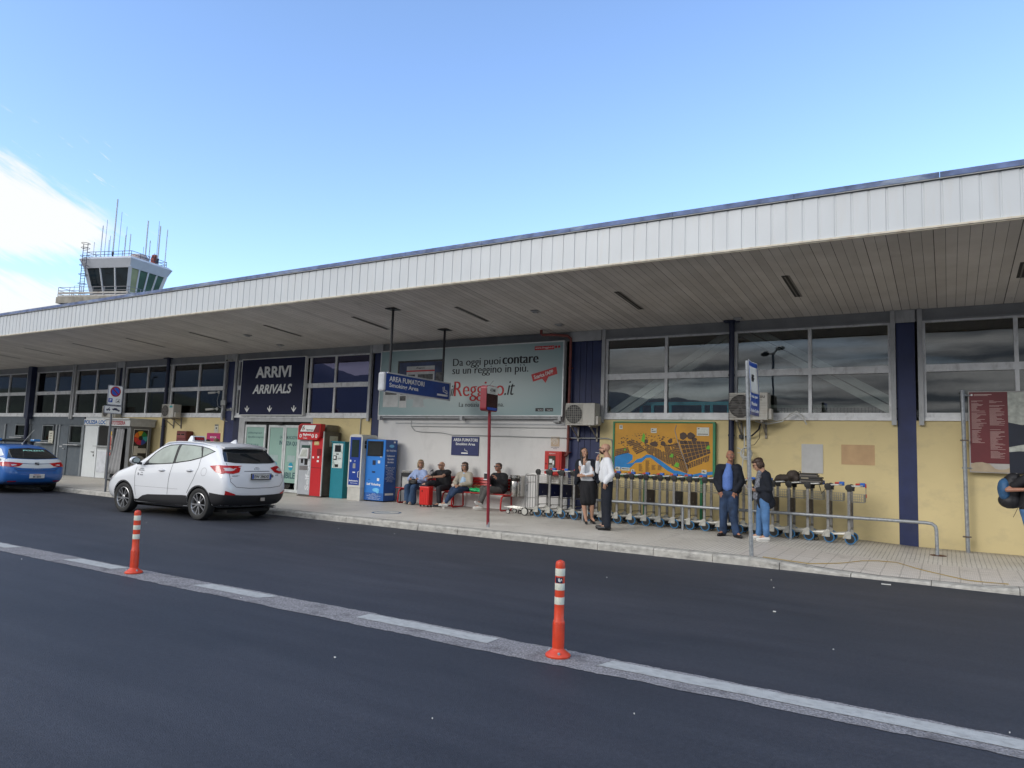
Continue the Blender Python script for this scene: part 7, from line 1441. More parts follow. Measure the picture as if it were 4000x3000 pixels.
def hand(b, w, d, n, curl=.5, s=1., thumb=1, k=1.):
    """palm and five fingers: w wrist, d direction, n palm normal (fingers curl that way)"""
    d = V(d).normalized(); n = V(n); n = (n - d * n.dot(d)).normalized(); r = d.cross(n) * thumb; w = V(w)
    cone(b, w, .026 * k, w + d * .05 * k, .028 * k); b.ell(w + d * .055 * k, (.036 * k, .036 * k, .036 * k), m=Matrix((r, d, n)).transposed() @ Matrix.Diagonal((1, 1.15, .48)))
    for i, (o_, ln) in enumerate(((.028, .068), (.010, .078), (-.009, .072), (-.027, .056))):
        p = w + d * .088 * k + r * o_ * k; a = curl * (.8 + .25 * i)
        for j, f in enumerate((.45, .32, .23)):
            dd = d * cos(a * (j + .6)) + n * sin(a * (j + .6)) + r * o_ * .8; q = p + dd.normalized() * ln * f * k; cone(b, p, (.0098 - .001 * j) * k, q, (.0092 - .001 * j) * k, 8); p = q
    p = w + d * .03 * k + r * .030 * k; q = p + (d * .6 + r * .6 + n * .25).normalized() * .038 * k; cone(b, p, .012 * k, q, .0105 * k, 8); cone(b, q, .0105 * k, q + (d * .8 + r * .1 + n * .4).normalized() * .030 * k, .0085 * k, 8)
def person(J, label, face, clothes, hair=None, skin=m_skin, hands=None, sleeves=1.0, build=1.0, jaw=1.0, extra=None, toes=None, hk=1.0, glasses=None, beard=None, group=None, bare_legs=False, hat=None, eyes=True):
    J = {k: V(v) for k, v in J.items()}; base = (J['aR'] + J['aL']) / 2
    e = empty('person', (base.x, base.y, pz(base.x, base.y)), label, 'person', group)
    H = frame_of(face, J['top'] - J['chin'] if 'up' not in J else J['up']).to_4x4(); H.translation = J['top'] * .5 + J['chin'] * .5 + V((0, 0, -.005))
    b = MB(); head_shapes(b, H, hk, jaw)
    nb = J['neck']; cone(b, nb + V((0, 0, -.03)), .058 * build, H.translation + H.to_3x3() @ V((0, .03, -.05)), .050)
    sm = (J['sR'] + J['sL']) / 2; hm = (J['hR'] + J['hL']) / 2; sw = (J['sR'] - J['sL'])
    cone(b, J['sR'] - sw * .12, .055 * build, J['sL'] + sw * .12, .055 * build); cone(b, sm - V((0, 0, .08)), .095 * build, hm + V((0, 0, .05)), .10 * build); cone(b, J['hR'], .085 * build, J['hL'], .085 * build)
    for s in 'RL':
        cone(b, J['s' + s], .046, J['e' + s], .038); cone(b, J['e' + s], .038, J['w' + s], .027)
        cone(b, J['h' + s], .082 * build, J['k' + s], .052); cone(b, J['k' + s], .050, J['k' + s].lerp(J['a' + s], .35), .052 if bare_legs else .05); cone(b, J['k' + s].lerp(J['a' + s], .35), .052 if bare_legs else .05, J['a' + s], .034)
        t = V(toes[0 if s == 'R' else 1]).normalized() if toes else V((0, -1, 0)); cone(b, J['a' + s], .034, J['a' + s] + t * .12 + V((0, 0, -.045)) * 1., .026)
        hd_ = (hands or {}).get(s); dflt = (J['w' + s] - J['e' + s])
        if hd_ != 'hide': d_, n_, c_, th = hd_ or (dflt, (0, 1, -.2), .4, 1); hand(b, J['w' + s], d_, n_, c_, thumb=th)
    body = blob_mesh('body', b, skin, e, .0078, 2)
    R3 = H.to_3x3(); T = H.translation
    if eyes and not (glasses and glasses[0] == 'dark'):
        for s in (-1, 1):
            q = MB(); q.ell(T + R3 @ V((s * .031, -.0795, .004)) * hk, (.0125, .008, .0075), m=R3, nu=12, nv=8); eo = put(q.build('eye', m_eye, None, smooth=True), body); q = MB(); q.ell(T + R3 @ V((s * .031, -.0865, .004)) * hk, (.0062, .003, .0062), m=R3, nu=10, nv=6); put(q.build('iris', m_iris, None, smooth=True), eo)
    q = MB(); q.ell(T + R3 @ V((0, -.0945, -.0665)) * hk, (.021, .006, .0065), m=R3, nu=12, nv=6); put(q.build('mouth', m_lip, None, smooth=True), body)
    if glasses:
        kd, gm = glasses; q = MB()
        for s in (-1, 1):
            c = T + R3 @ V((s * .033, -.096, .004)) * hk
            if kd == 'dark': q.ell(c, (.029, .007, .021), m=R3, nu=14, nv=8)
            else: q.tube([c + R3 @ V((.024 * cos(a * pi / 8), 0, .018 * sin(a * pi / 8))) for a in range(17)], .0028, 6)
            q.tube([c + R3 @ V((s * .026, .004, .004)), T + R3 @ V((s * .080, -.03, .008)) * hk, T + R3 @ V((s * .082, .015, .004)) * hk], .0028, 5)
        q.tube([T + R3 @ V((-.012, -.101, .008)) * hk, T + R3 @ V((.012, -.101, .008)) * hk], .003, 5); put(q.build('glasses', gm, None, smooth=True), e)
    def cloth(name, m, shapes, vox=.0115, sm_=3, fold=.012, fs=.09):
        q = MB()
        for c in shapes: cone(q, *c) if len(c) == 4 else q.ell(c[0], c[1], *( [c[2]] if len(c) > 2 else []))
        return blob_mesh(name, q, m, e, vox, sm_, fold, fs)
    if hair: 
        q = MB()
        for c, r in hair[1]: q.ell(T + R3 @ (V(c) * hk), tuple(a * hk for a in r), m=R3, nu=16, nv=10)
        blob_mesh('hair', q, hair[0], e, .008, 1, .010, .02)
    if beard:
        q = MB()
        for c, r in beard[1]: q.ell(T + R3 @ (V(c) * hk), tuple(a * hk for a in r), m=R3, nu=16, nv=10)
        blob_mesh('beard', q, beard[0], e, .006, 1)
    clothes(J, cloth, H, e)
    return e
def blob_mesh(name, b, m, parent, vox=.012, sm=2, dn=0., ds=.1):
    o = b.build(name, m, None, fix=False); md = o.modifiers.new('r', 'REMESH'); md.mode = 'VOXEL'; md.voxel_size = vox
    if sm: s = o.modifiers.new('s', 'SMOOTH'); s.iterations = sm; s.factor = .5
    if dn:
        tx_ = bpy.data.textures.get('fold%.3f' % ds) or bpy.data.textures.new('fold%.3f' % ds, 'CLOUDS'); tx_.noise_scale = ds
        d = o.modifiers.new('d', 'DISPLACE'); d.texture = tx_; d.strength = dn; d.mid_level = .5; d.texture_coords = 'GLOBAL'
    bake(o); o.data.materials.clear(); o.data.materials.append(m); o.data.shade_smooth(); put(o, parent); return o
def sleeve(J, s, r0, r1, r2, to=1.):
    w = J['e' + s].lerp(J['w' + s], to); return [(J['s' + s], r0, J['e' + s], r1)] + ([(J['e' + s], r1, w, r2)] if to > 0 else [])
def torso(J, rs, rw, rh, dz=0., fwd=V((0, 0, 0))):
    sw = J['sR'] - J['sL']; a, c = J['sR'] - sw * .1 + fwd, J['sL'] + sw * .1 + fwd; h1, h2 = J['hR'] + V((0, 0, dz)) + fwd, J['hL'] + V((0, 0, dz)) + fwd; m1, m2 = a.lerp(h1, .5), c.lerp(h2, .5); ctr = (a + c + h1 + h2) / 4
    return [(a, rs, c, rs), (a, rs, m1, rw), (c, rs, m2, rw), (m1, rw, h1, rh), (m2, rw, h2, rh), (h1, rh, h2, rh), (ctr + V((0, 0, .10)), rw * 1.12, ctr - V((0, 0, .12)), rw * 1.12), (J['neck'] - V((0, 0, .05)) + fwd, .06, (J['sR'] + J['sL']) / 2 - V((0, 0, .03)) + fwd, .08)]
def legs(J, r0, r1, r2, r3=None, cut=1.):
    o = [(J['hR'], r0, J['hL'], r0)]
    for s in 'RL': a = J['k' + s].lerp(J['a' + s], cut); o += [(J['h' + s], r0, J['k' + s], r1), (J['k' + s], r1, a.lerp(J['k' + s], .5), r2), (a.lerp(J['k' + s], .5), r2, a, r3 or r2)]
    return o
def shoes(J, cloth, m, toes, L_=.17, h=.042, sole=None, e=None, drop=.055):
    for i, s in enumerate('RL'):
        t = V(toes[i]).normalized(); a = J['a' + s] - V((0, 0, drop)) if abs(t.z) < .5 else J['a' + s] + V((0, -.03, -.02)); r = t.cross(V((0, 0, 1))); 
        o = cloth('shoe', m, [(a - t * .035, h, a + t * .05, h * .98), (a + t * .05, h * .95, a + t * L_ - V((0, 0, .012)), h * .72), (a, h * .9, a + V((0, 0, .035)), h * .88)], .009, 2, 0)
        if sole:
            q = MB(); u = V((0, 0, 1)) if abs(t.z) < .5 else r.cross(t); P = []
            for k in range(16): an = 2 * pi * k / 16; P.append(a + t * (.065 + (L_ * .5 + .045) * cos(an)) + r * h * .95 * sin(an) * (1 if abs(t.z) < .5 else 1) - u * h * .80)
            q._add(P + [p - u * .016 for p in P], [tuple(range(16)), tuple(range(16, 32))[::-1]] + [(k, k + 16, (k + 1) % 16 + 16, (k + 1) % 16) for k in range(16)]); put(q.build('sole', sole, None), o)
m_jean = mat('denim', (.030, .065, .135), .85, var=.35, scale=7, stretch=(1, 1, .4)); m_jeanl = mat('denim_light', (.075, .175, .36), .85, var=.25, scale=8); m_jeand = mat('denim_dark', (.022, .045, .10), .85, var=.5, scale=5)
m_blkc2 = mat('cloth_black', (.009, .009, .012), .8, var=.2, scale=6); m_nav = mat('cloth_navy', (.006, .009, .018), .85, var=.25, scale=6); m_shl = mat('shirt_pale_blue', (.33, .42, .66), .75, var=.08, scale=8); m_shw = mat('shirt_white', (.74, .76, .80), .7, var=.05, scale=7); m_bei = mat('jacket_beige', (.40, .36, .29), .75, var=.08, scale=8); m_gtr = mat('trousers_grey', (.085, .082, .078), .85, var=.12, scale=9)
m_shoe_w = mat('shoe_white', (.62, .61, .58), .6, var=.06); m_shoe_b = mat('shoe_black', (.012, .012, .014), .35); m_dkg = mat('lens_dark', (.012, .010, .012), .12, coat=1.); m_hbl = mat('hair_blonde', (.34, .27, .17), .6, var=.3, scale=30, stretch=(1, 1, .2)); m_hbr = mat('hair_brown', (.045, .022, .014), .5, var=.4, scale=30, stretch=(1, 1, .2)); m_hdk = mat('hair_dark', (.014, .009, .008), .45, var=.4, scale=30, stretch=(1, 1, .2)); m_hgr = mat('hair_grey', (.10, .09, .085), .7, var=.2)
SEAT = 'people seated on the red benches'
# 1 blonde woman
J1 = dict(top=(-12.64, 15.93, 1.43), chin=(-12.61, 15.88, 1.20), neck=(-12.67, 15.95, 1.14), sR=(-12.84, 15.95, 1.06), sL=(-12.50, 15.95, 1.07), eR=(-12.93, 15.80, .87), eL=(-12.34, 15.80, .88), wR=(-12.72, 15.64, .88), wL=(-12.52, 15.66, .90), hR=(-12.80, 15.92, .70), hL=(-12.60, 15.92, .70), kR=(-12.74, 15.50, .66), kL=(-12.52, 15.50, .66), aR=(-12.77, 15.60, .30), aL=(-12.58, 15.56, .29))
def c1(J, cloth, H, e):
    cloth('shirt', m_shl, torso(J, .085, .115, .125, .06) + sleeve(J, 'R', .075, .062, .050, .75) + sleeve(J, 'L', .075, .065, .050, .72))
    cloth('trousers', m_jean, legs(J, .10, .088, .095, .115)); shoes(J, cloth, mat('shoe_cream', (.48, .40, .33), .7), [(-.1, -1, 0), (.0, -1, 0)], .14, .040)
    q = MB(); q.ell((-12.62, 15.60, .82), (.15, .07, .075)); q.ell((-12.62, 15.60, .78), (.14, .075, .05)); put(q.build('handbag', m_bk, None, smooth=True), e)
    q = MB(); q.tube([(-12.72, 15.60, .85), (-12.70, 15.56, .93), (-12.60, 15.56, .94), (-12.54, 15.60, .85)], .010, 6); q.tube([(-12.60, 15.70, .86), (-12.68, 15.82, 1.0), (-12.66, 15.84, 1.08)], .008, 6); put(q.build('strap', m_bk, None, smooth=True), e)
person(J1, 'blonde woman with glasses in pale blue shirt and wide jeans sitting on the bench', (.75, -.9, -.05), c1, (m_hbl, [((0, .03, .055), (.086, .095, .075)), ((-.070, .022, -.03), (.030, .055, .095)), ((.070, .022, -.03), (.030, .055, .095)), ((0, .07, -.03), (.08, .04, .10)), ((.02, -.055, .075), (.055, .04, .022))]), glasses=('clear', m_hdk), toes=[(-.1, -1, 0), (0, -1, 0)], group=SEAT, hands={'R': ((.3, -.6, .1), (0, 0, -1), .4, -1), 'L': ((-.4, -.5, -.5), (0, -.3, -1), .3, 1)})
# 2 bald man
J2 = dict(top=(-11.90, 15.93, 1.395), chin=(-11.89, 15.87, 1.165), neck=(-11.86, 15.97, 1.12), sR=(-12.03, 15.88, 1.07), sL=(-11.70, 15.98, 1.10), eR=(-12.02, 15.62, .97), eL=(-11.66, 15.64, 1.0), wR=(-11.97, 15.42, 1.0), wL=(-11.87, 15.44, .97), hR=(-11.86, 15.93, .70), hL=(-11.70, 15.93, .70), kR=(-11.83, 15.50, .82), kL=(-11.64, 15.48, .68), aR=(-11.92, 15.32, .80), aL=(-11.60, 15.48, .29))
def c2(J, cloth, H, e):
    cloth('shirt', m_blkc2, torso(J, .09, .125, .12, .05) + sleeve(J, 'R', .075, .06, .05, 0) + [(J['sL'], .08, J['sL'].lerp(J['eL'], .55), .066)], fold=.010)
    cloth('trousers', mat('trousers_black', (.012, .012, .017), .8, var=.2), legs(J, .10, .080, .070, .070, .9)); shoes({**J, 'aR': V((-11.94, 15.32, .80))}, cloth, mat('shoe_navy', (.02, .022, .035), .7), [(-1, -.35, .05), (-.5, -1, 0)], .17, .042, mat('sole_cream', (.42, .39, .33), .7))
person(J2, 'bald man in black with round sunglasses resting a foot on the red suitcase', (-.1, -1, -.02), c2, None, glasses=('dark', mat('lens_maroon', (.035, .008, .010), .12, coat=1.)), toes=[(-1, -.3, .1), (-.5, -1, 0)], group=SEAT, build=1.1, hands={'R': ((-.6, -.5, -.3), (0, 0, -1), .5, -1), 'L': ((-.8, -.3, -.2), (0, 0, -1), .5, 1)})
# 3 brown haired woman
J3 = dict(top=(-11.14, 15.93, 1.41), chin=(-11.10, 15.88, 1.185), neck=(-11.13, 15.96, 1.13), sR=(-11.31, 15.95, 1.06), sL=(-10.97, 15.95, 1.07), eR=(-11.34, 15.80, .86), eL=(-10.86, 15.82, .86), wR=(-11.18, 15.62, .80), wL=(-11.06, 15.62, .80), hR=(-11.20, 15.92, .70), hL=(-11.01, 15.92, .70), kR=(-11.18, 15.48, .68), kL=(-11.06, 15.46, .66), aR=(-11.24, 15.28, .34), aL=(-11.30, 15.36, .36))
def c3(J, cloth, H, e):
    cloth('blouse', mat('blouse_sky', (.36, .50, .66), .7, var=.06), [((J['neck'] - V((0, .02, .03))), .055, J['hR'].lerp(J['hL'], .5) + V((0, -.06, .10)), .115)])
    cloth('jacket', m_bei, [c for c in torso(J, .088, .105, .12, .05, V((0, .02, 0)))] + sleeve(J, 'R', .078, .070, .052, .9) + sleeve(J, 'L', .078, .072, .052, .9), fold=.016)
    cloth('jeans', m_jeand, legs(J, .098, .076, .062, .058, .95)); shoes(J, cloth, m_shoe_w, [(-.75, -.7, .1), (.1, -.5, -.85)], .16, .040, m_shoe_w)
    q = MB(); q.mbox(Matrix.Translation((-11.22, 15.58, .76)) @ Matrix.Rotation(.9, 4, 'Y'), .16, .02, .08); put(q.build('notebook', mat('book_cream', (.55, .48, .42), .6), None), e)
person(J3, 'woman with brown bob and sunglasses in beige jacket, ankles crossed, on the bench', (.12, -1, 0), c3, (m_hbr, [((0, .03, .055), (.088, .097, .075)), ((-.072, .015, -.035), (.028, .055, .10)), ((.072, .015, -.035), (.028, .055, .10)), ((0, .07, -.04), (.08, .04, .10)), ((0, -.058, .072), (.06, .035, .028))]), glasses=('dark', m_dkg), toes=[(-.7, -.7, 0), (.1, -.6, -.7)], group=SEAT, hands={'R': ((.5, -.5, -.4), (0, -.5, -1), .5, -1), 'L': ((-.4, -.5, -.5), (0, -.5, -1), .5, 1)})
# 4 person in black jacket
J4 = dict(top=(-10.06, 15.93, 1.43), chin=(-10.05, 15.88, 1.20), neck=(-10.04, 15.96, 1.15), sR=(-10.20, 15.94, 1.07), sL=(-9.86, 15.94, 1.08), eR=(-10.18, 15.72, .92), eL=(-9.74, 15.76, .92), wR=(-10.11, 15.56, 1.03), wL=(-9.90, 15.60, 1.02), hR=(-10.08, 15.92, .71), hL=(-9.90, 15.92, .71), kR=(-10.24, 15.50, .76), kL=(-10.10, 15.46, .74), aR=(-10.32, 15.54, .32), aL=(-10.14, 15.26, .42))
def c4(J, cloth, H, e):
    cloth('jacket', m_blkc2, torso(J, .098, .135, .14, .05) + sleeve(J, 'R', .085, .075, .055, .85) + sleeve(J, 'L', .088, .082, .058, .8), fold=.016)
    cloth('trousers', m_gtr, legs(J, .10, .082, .068, .068, .9)); shoes(J, cloth, m_shoe_w, [(-.85, -.55, 0), (-.3, -.8, .4)], .17, .043, m_shoe_w)
    q = MB(); q.mbox(Matrix.Translation((-10.14, 15.48, 1.08)), .10, .05, .16); bk = put(q.build('book', m_blk, None), e); q = MB(); q.mbox(Matrix.Translation((-10.14, 15.47, 1.155)), .105, .055, .02); q.mbox(Matrix.Translation((-10.14, 15.47, .995)), .105, .055, .02); put(q.build('page_edge', m_shw, None), bk)
person(J4, 'short haired smoker in black jacket and grey trousers at the right end of the bench', (-.15, -1, -.02), c4, (m_hbr, [((0, .032, .055), (.082, .092, .070)), ((0, .06, .0), (.074, .045, .06)), ((0, -.052, .078), (.06, .035, .018)), ((-.07, .02, .015), (.014, .04, .04)), ((.07, .02, .015), (.014, .04, .04))]), glasses=('dark', m_dkg), toes=[(-.85, -.5, 0), (-.3, -.8, .3)], group=SEAT, skin=m_skd, hands={'R': ((.0, -.4, .9), (.4, -.2, 0), .5, -1), 'L': ((-.5, -.2, .7), (-.5, 0, -.5), .6, 1)})
# 5 smoking woman
J5 = dict(top=(-6.99, 14.65, 1.865), chin=(-6.95, 14.60, 1.635), neck=(-6.98, 14.68, 1.58), sR=(-7.12, 14.68, 1.51), sL=(-6.80, 14.70, 1.52), eR=(-6.95, 14.50, 1.27), eL=(-6.72, 14.54, 1.26), wR=(-6.89, 14.48, 1.50), wL=(-6.90, 14.46, 1.24), hR=(-6.97, 14.68, 1.08), hL=(-6.81, 14.70, 1.08), kR=(-6.96, 14.64, .62), kL=(-6.80, 14.74, .63), aR=(-6.90, 14.64, .30), aL=(-6.83, 14.80, .30))
def c5(J, cloth, H, e):
    cloth('blouse', m_shw, torso(J, .068, .085, .095, .10, V((0, -.02, 0))) + [((-6.95, 14.52, 1.28), .062, (-6.90, 14.48, 1.44), .045), ((-6.95, 14.52, 1.28), .062, (-7.0, 14.62, 1.40), .06), ((-6.73, 14.56, 1.27), .055, (-6.86, 14.49, 1.25), .042), ((-6.80, 14.66, 1.45), .055, (-6.73, 14.56, 1.27), .055)])
    cloth('jacket', m_nav, [(J['sR'] + V((0, .01, .01)), .084, J['sL'] + V((0, .01, .01)), .084), (J['sR'] + V((.0, -.02, .0)), .075, (-7.10, 14.58, 1.15), .06), (J['sR'] + V((-.02, .02, .0)), .078, (-7.17, 14.66, 1.05), .050), (J['sL'] + V((.02, -.02, .0)), .070, (-6.70, 14.62, 1.2), .05), (J['sL'] + V((.03, .02, 0)), .074, (-6.64, 14.68, 1.12), .048), (J['sR'] + V((.02, .03, -.03)), .07, (-7.06, 14.72, .98), .065), (J['sL'] + V((-.02, .05, -.03)), .07, (-6.76, 14.78, 1.0), .065), ((-7.0, 14.72, 1.4), .08, (-6.98, 14.74, 1.0), .07)], fold=.012)
    cloth('skirt', m_blkc2, [(J['hR'] + V((0, 0, .10)), .085, J['hL'] + V((0, 0, .10)), .085), (J['hR'], .110, J['hL'], .110), (J['hR'], .110, J['kR'] + V((.01, 0, .04)), .095), (J['hL'], .110, J['kL'] + V((-.01, 0, .04)), .095), ((-6.89, 14.68, 1.0), .12, (-6.88, 14.69, .68), .105)], fold=.008)
    for i, s in enumerate('RL'):
        a = J['a' + s]; t = V(((.55, -.85, 0), (.75, -.6, 0))[i]).normalized(); z0 = pz(a.x, a.y)
        o = cloth('shoe', m_shoe_b, [((a.x - t.x * .03, a.y - t.y * .03, z0 + .085), .032, (a.x + t.x * .11, a.y + t.y * .11, z0 + .030), .034), ((a.x + t.x * .11, a.y + t.y * .11, z0 + .030), .034, (a.x + t.x * .17, a.y + t.y * .17, z0 + .020), .020)], .007, 2, 0)
        q = MB(); q.tube([(a.x - t.x * .035, a.y - t.y * .035, z0 + .08), (a.x - t.x * .035, a.y - t.y * .035, z0)], [.018, .009], 10); put(q.build('heel', m_shoe_b, None), o)
    q = MB(); q.tube([(-6.885, 14.39, 1.645), (-6.85, 14.34, 1.655)], .004, 6); put(q.build('cigarette', m_shw, None), e)
person(J5, 'long haired woman in black skirt and draped jacket smoking beside the trolleys', (.75, -.75, .05), c5, (m_hdk, [((0, .03, .058), (.082, .095, .070)), ((-.070, .02, -.04), (.026, .05, .11)), ((.070, .02, -.04), (.026, .05, .11)), ((0, .065, -.06), (.075, .045, .13)), ((.065, -.01, -.17), (.030, .035, .10)), ((-.06, -.0, -.13), (.025, .03, .07)), ((.06, -.03, -.26), (.022, .025, .07))]), toes=[(.55, -.85, 0), (.75, -.6, 0)], bare_legs=True, build=.9, hands={'R': ((.05, -.25, 1), (.2, 1, 0), .5, -1), 'L': ((-1, -.1, .05), (0, 1, 0), .3, 1)})
# 6 bald bearded man
J6 = dict(top=(-6.13, 13.90, 1.955), chin=(-6.17, 13.88, 1.715), neck=(-6.08, 13.92, 1.67), sR=(-6.20, 14.06, 1.57), sL=(-5.99, 13.74, 1.58), eR=(-6.38, 14.08, 1.36), eL=(-5.88, 13.66, 1.32), wR=(-6.34, 13.96, 1.60), wL=(-6.02, 13.66, 1.14), hR=(-6.13, 13.98, 1.12), hL=(-6.03, 13.82, 1.12), kR=(-6.15, 13.98, .68), kL=(-6.03, 13.82, .68), aR=(-6.15, 14.0, .27), aL=(-6.01, 13.80, .27))
def c6(J, cloth, H, e):
    cloth('shirt', m_shw, torso(J, .088, .128, .118, .10, V((-.01, -.01, 0))) + sleeve(J, 'R', .068, .056, .042, .85) + sleeve(J, 'L', .072, .066, .050, .92) + [((-6.12, 13.88, 1.32), .14, (-6.12, 13.88, 1.24), .135)], fold=.014)
    cloth('trousers', m_nav, legs(J, .108, .088, .074, .076, 1.02) + [((-6.08, 13.9, 1.16), .13, (-6.08, 13.9, 1.10), .125)]); shoes(J, cloth, m_shoe_b, [(-1, -.15, 0), (-1, -.25, 0)], .18, .045, m_shoe_b)
    q = MB(); q.bar((-6.20, 13.86, 1.62), (-6.26, 13.84, 1.25), .045, .010, up=(-1, 0, 0)); q.bar((-6.195, 13.865, 1.66), (-6.20, 13.86, 1.61), .035, .015, up=(-1, 0, 0)); put(q.build('tie', m_blkc2, None), e)
    q = MB(); q.tube([(-6.07, 13.82, 1.66), (-6.12, 13.78, 1.55), (-6.24, 13.80, 1.28)], .006, 5); put(q.build('lanyard', mat('lanyard_grey', (.12, .14, .17), .6), None), e)
    q = MB(); q.tube([(-6.27, 13.93, 1.745), (-6.36, 13.90, 1.755)], .0045, 6); put(q.build('cigarette', m_shw, None), e)
person(J6, 'bald bearded man in white shirt and black tie smoking in front of the trolleys', (-1, -.25, -.02), c6, (mat('scalp_stubble', (.36, .20, .14), .6), [((0, .045, .045), (.068, .068, .072))]), glasses=('clear', m_blk), beard=(mat('beard_brown', (.05, .022, .012), .8, var=.3, scale=30), [((0, -.030, -.070), (.056, .062, .048)), ((-.045, -.0, -.035), (.02, .03, .045)), ((.045, 0, -.035), (.02, .03, .045)), ((0, -.092, -.052), (.022, .008, .006))]), build=1.2, toes=[(-1, -.1, 0), (-1, -.2, 0)], jaw=1.1, hands={'R': ((.25, -.3, .9), (.5, .3, 0), .6, -1), 'L': ((-.2, .2, -1), (-.5, .8, 0), .4, 1)})
# 7 man in dark jacket
J7 = dict(top=(-3.74, 14.63, 1.90), chin=(-3.705, 14.58, 1.66), neck=(-3.75, 14.66, 1.60), sR=(-3.94, 14.65, 1.52), sL=(-3.60, 14.68, 1.53), eR=(-4.01, 14.68, 1.25), eL=(-3.53, 14.70, 1.27), wR=(-3.91, 14.56, 1.08), wL=(-3.62, 14.57, 1.08), hR=(-3.84, 14.66, 1.02), hL=(-3.68, 14.68, 1.02), kR=(-3.86, 14.64, .62), kL=(-3.66, 14.60, .62), aR=(-3.88, 14.70, .27), aL=(-3.60, 14.60, .27))
def c7(J, cloth, H, e):
    cloth('shirt', mat('shirt_blue', (.10, .19, .50), .7, var=.12, scale=30), [(J['neck'] - V((0, .03, .02)), .062, (-3.765, 14.58, 1.36), .105), ((-3.765, 14.58, 1.36), .105, (-3.765, 14.60, 1.16), .108), ((-3.76, 14.66, 1.58), .075, (-3.76, 14.66, 1.5), .08)], fold=.006)
    cloth('jacket', m_nav, [(J['sR'], .092, J['sL'], .092), (J['sR'], .095, (-3.90, 14.68, 1.12), .110), (J['sL'], .095, (-3.62, 14.70, 1.12), .110), ((-3.77, 14.72, 1.5), .10, (-3.77, 14.73, 1.14), .12), ((-3.93, 14.62, 1.45), .06, (-3.90, 14.59, 1.10), .055), ((-3.60, 14.64, 1.45), .06, (-3.64, 14.60, 1.10), .055)] + sleeve(J, 'R', .088, .080, .062, .92) + sleeve(J, 'L', .088, .080, .062, .92), fold=.016)
    cloth('jeans', m_jeand, legs(J, .108, .088, .076, .078, 1.0) + [((-3.76, 14.65, 1.10), .12, (-3.76, 14.65, 1.04), .12)]); shoes(J, cloth, m_shoe_b, [(-.3, -.9, 0), (.75, -.65, 0)], .17, .044, m_shoe_b)
    q = MB(); q.lathe([(.119, 1.085), (.121, 1.10), (.119, 1.115)], 24, Matrix.Translation((-3.76, 14.645, 0))); put(q.build('belt', m_blk, None, smooth=True), e)
person(J7, 'balding man with moustache in dark jacket, blue shirt and jeans, hands in pockets', (.30, -.95, -.08), c7, (m_hgr, [((0, .055, .0), (.078, .058, .055)), ((-.068, .02, .0), (.014, .035, .035)), ((.068, .02, .0), (.014, .035, .035))]), beard=(m_hgr, [((0, -.094, -.050), (.028, .009, .007))]), skin=m_skd, build=1.15, toes=[(-.3, -.9, 0), (.75, -.65, 0)], hands={'R': ((.3, 0, -1), (0, 1, 0), .3, -1), 'L': ((-.3, 0, -1), (0, 1, 0), .3, 1)})
# 8 woman with phone
J8 = dict(top=(-3.13, 14.50, 1.745), chin=(-3.19, 14.46, 1.515), neck=(-3.07, 14.50, 1.52), sR=(-3.10, 14.64, 1.43), sL=(-3.00, 14.38, 1.42), eR=(-3.16, 14.64, 1.16), eL=(-2.92, 14.34, 1.17), wR=(-3.28, 14.50, 1.14), wL=(-3.17, 14.38, 1.13), hR=(-3.09, 14.56, .93), hL=(-3.02, 14.42, .93), kR=(-3.14, 14.58, .60), kL=(-3.00, 14.42, .61), aR=(-3.17, 14.60, .27), aL=(-2.99, 14.42, .27))
def c8(J, cloth, H, e):
    cloth('blouse', mat('blouse_print', (.16, .17, .20), .7, var=.9, scale=40), [((-3.12, 14.48, 1.46), .06, (-3.18, 14.48, 1.0), .08)], fold=.004)
    cloth('coat', m_nav, torso(J, .082, .112, .105, .04, V((.03, 0, 0))) + sleeve(J, 'R', .072, .065, .05, .8) + sleeve(J, 'L', .078, .072, .055, .85) + [((-3.02, 14.5, 1.1), .12, (-2.96, 14.5, .90), .125), ((-3.02, 14.5, .95), .125, (-3.07, 14.5, .86), .10), ((-3.10, 14.5, 1.02), .11, (-3.08, 14.5, .92), .11)], fold=.016)
    cloth('jeans', m_jeanl, legs(J, .098, .078, .064, .060, .93)); shoes(J, cloth, m_shoe_w, [(-1, -.35, 0), (-.9, -.5, 0)], .16, .042, m_shoe_w)
    q = MB(); q.mbox(Matrix.Translation((-3.36, 14.44, 1.17)) @ Matrix.Rotation(-.6, 4, 'Y'), .010, .07, .14); put(q.build('phone', mat('phone_pale', (.4, .4, .38), .3), None), e)
    q = MB(); q.lathe([(.043, -.03), (.045, 0), (.043, .03)], 16, Matrix.Translation((-3.14, 14.38, 1.135)) @ Matrix.Rotation(pi / 2, 4, 'Y')); put(q.build('cuff', mat('cuff_white', (.5, .5, .5), .6, var=.7, scale=60), None, smooth=True), e)
    q = MB(); q.ell((-3.30, 14.58, 1.0), (.05, .07, .10)); put(q.build('shoulder_bag', m_bk, None, smooth=True), e)
J8['up'] = (-.42, -.1, 1)
person(J8, 'dark haired woman in navy coat and light jeans looking down at her phone', (-1, -.25, -.55), c8, (m_hbr, [((0, .03, .055), (.088, .098, .075)), ((-.07, .02, -.02), (.026, .055, .07)), ((.07, .02, -.02), (.026, .055, .07)), ((0, .075, -.02), (.08, .045, .08)), ((0, -.055, .072), (.06, .04, .028))]), glasses=('dark', m_dkg), toes=[(-1, -.3, 0), (-.9, -.5, 0)], hands={'R': ((-1, -.2, .3), (0, -.5, 1), .6, 1), 'L': ((-1, -.1, .1), (0, .3, 1), .6, -1)})
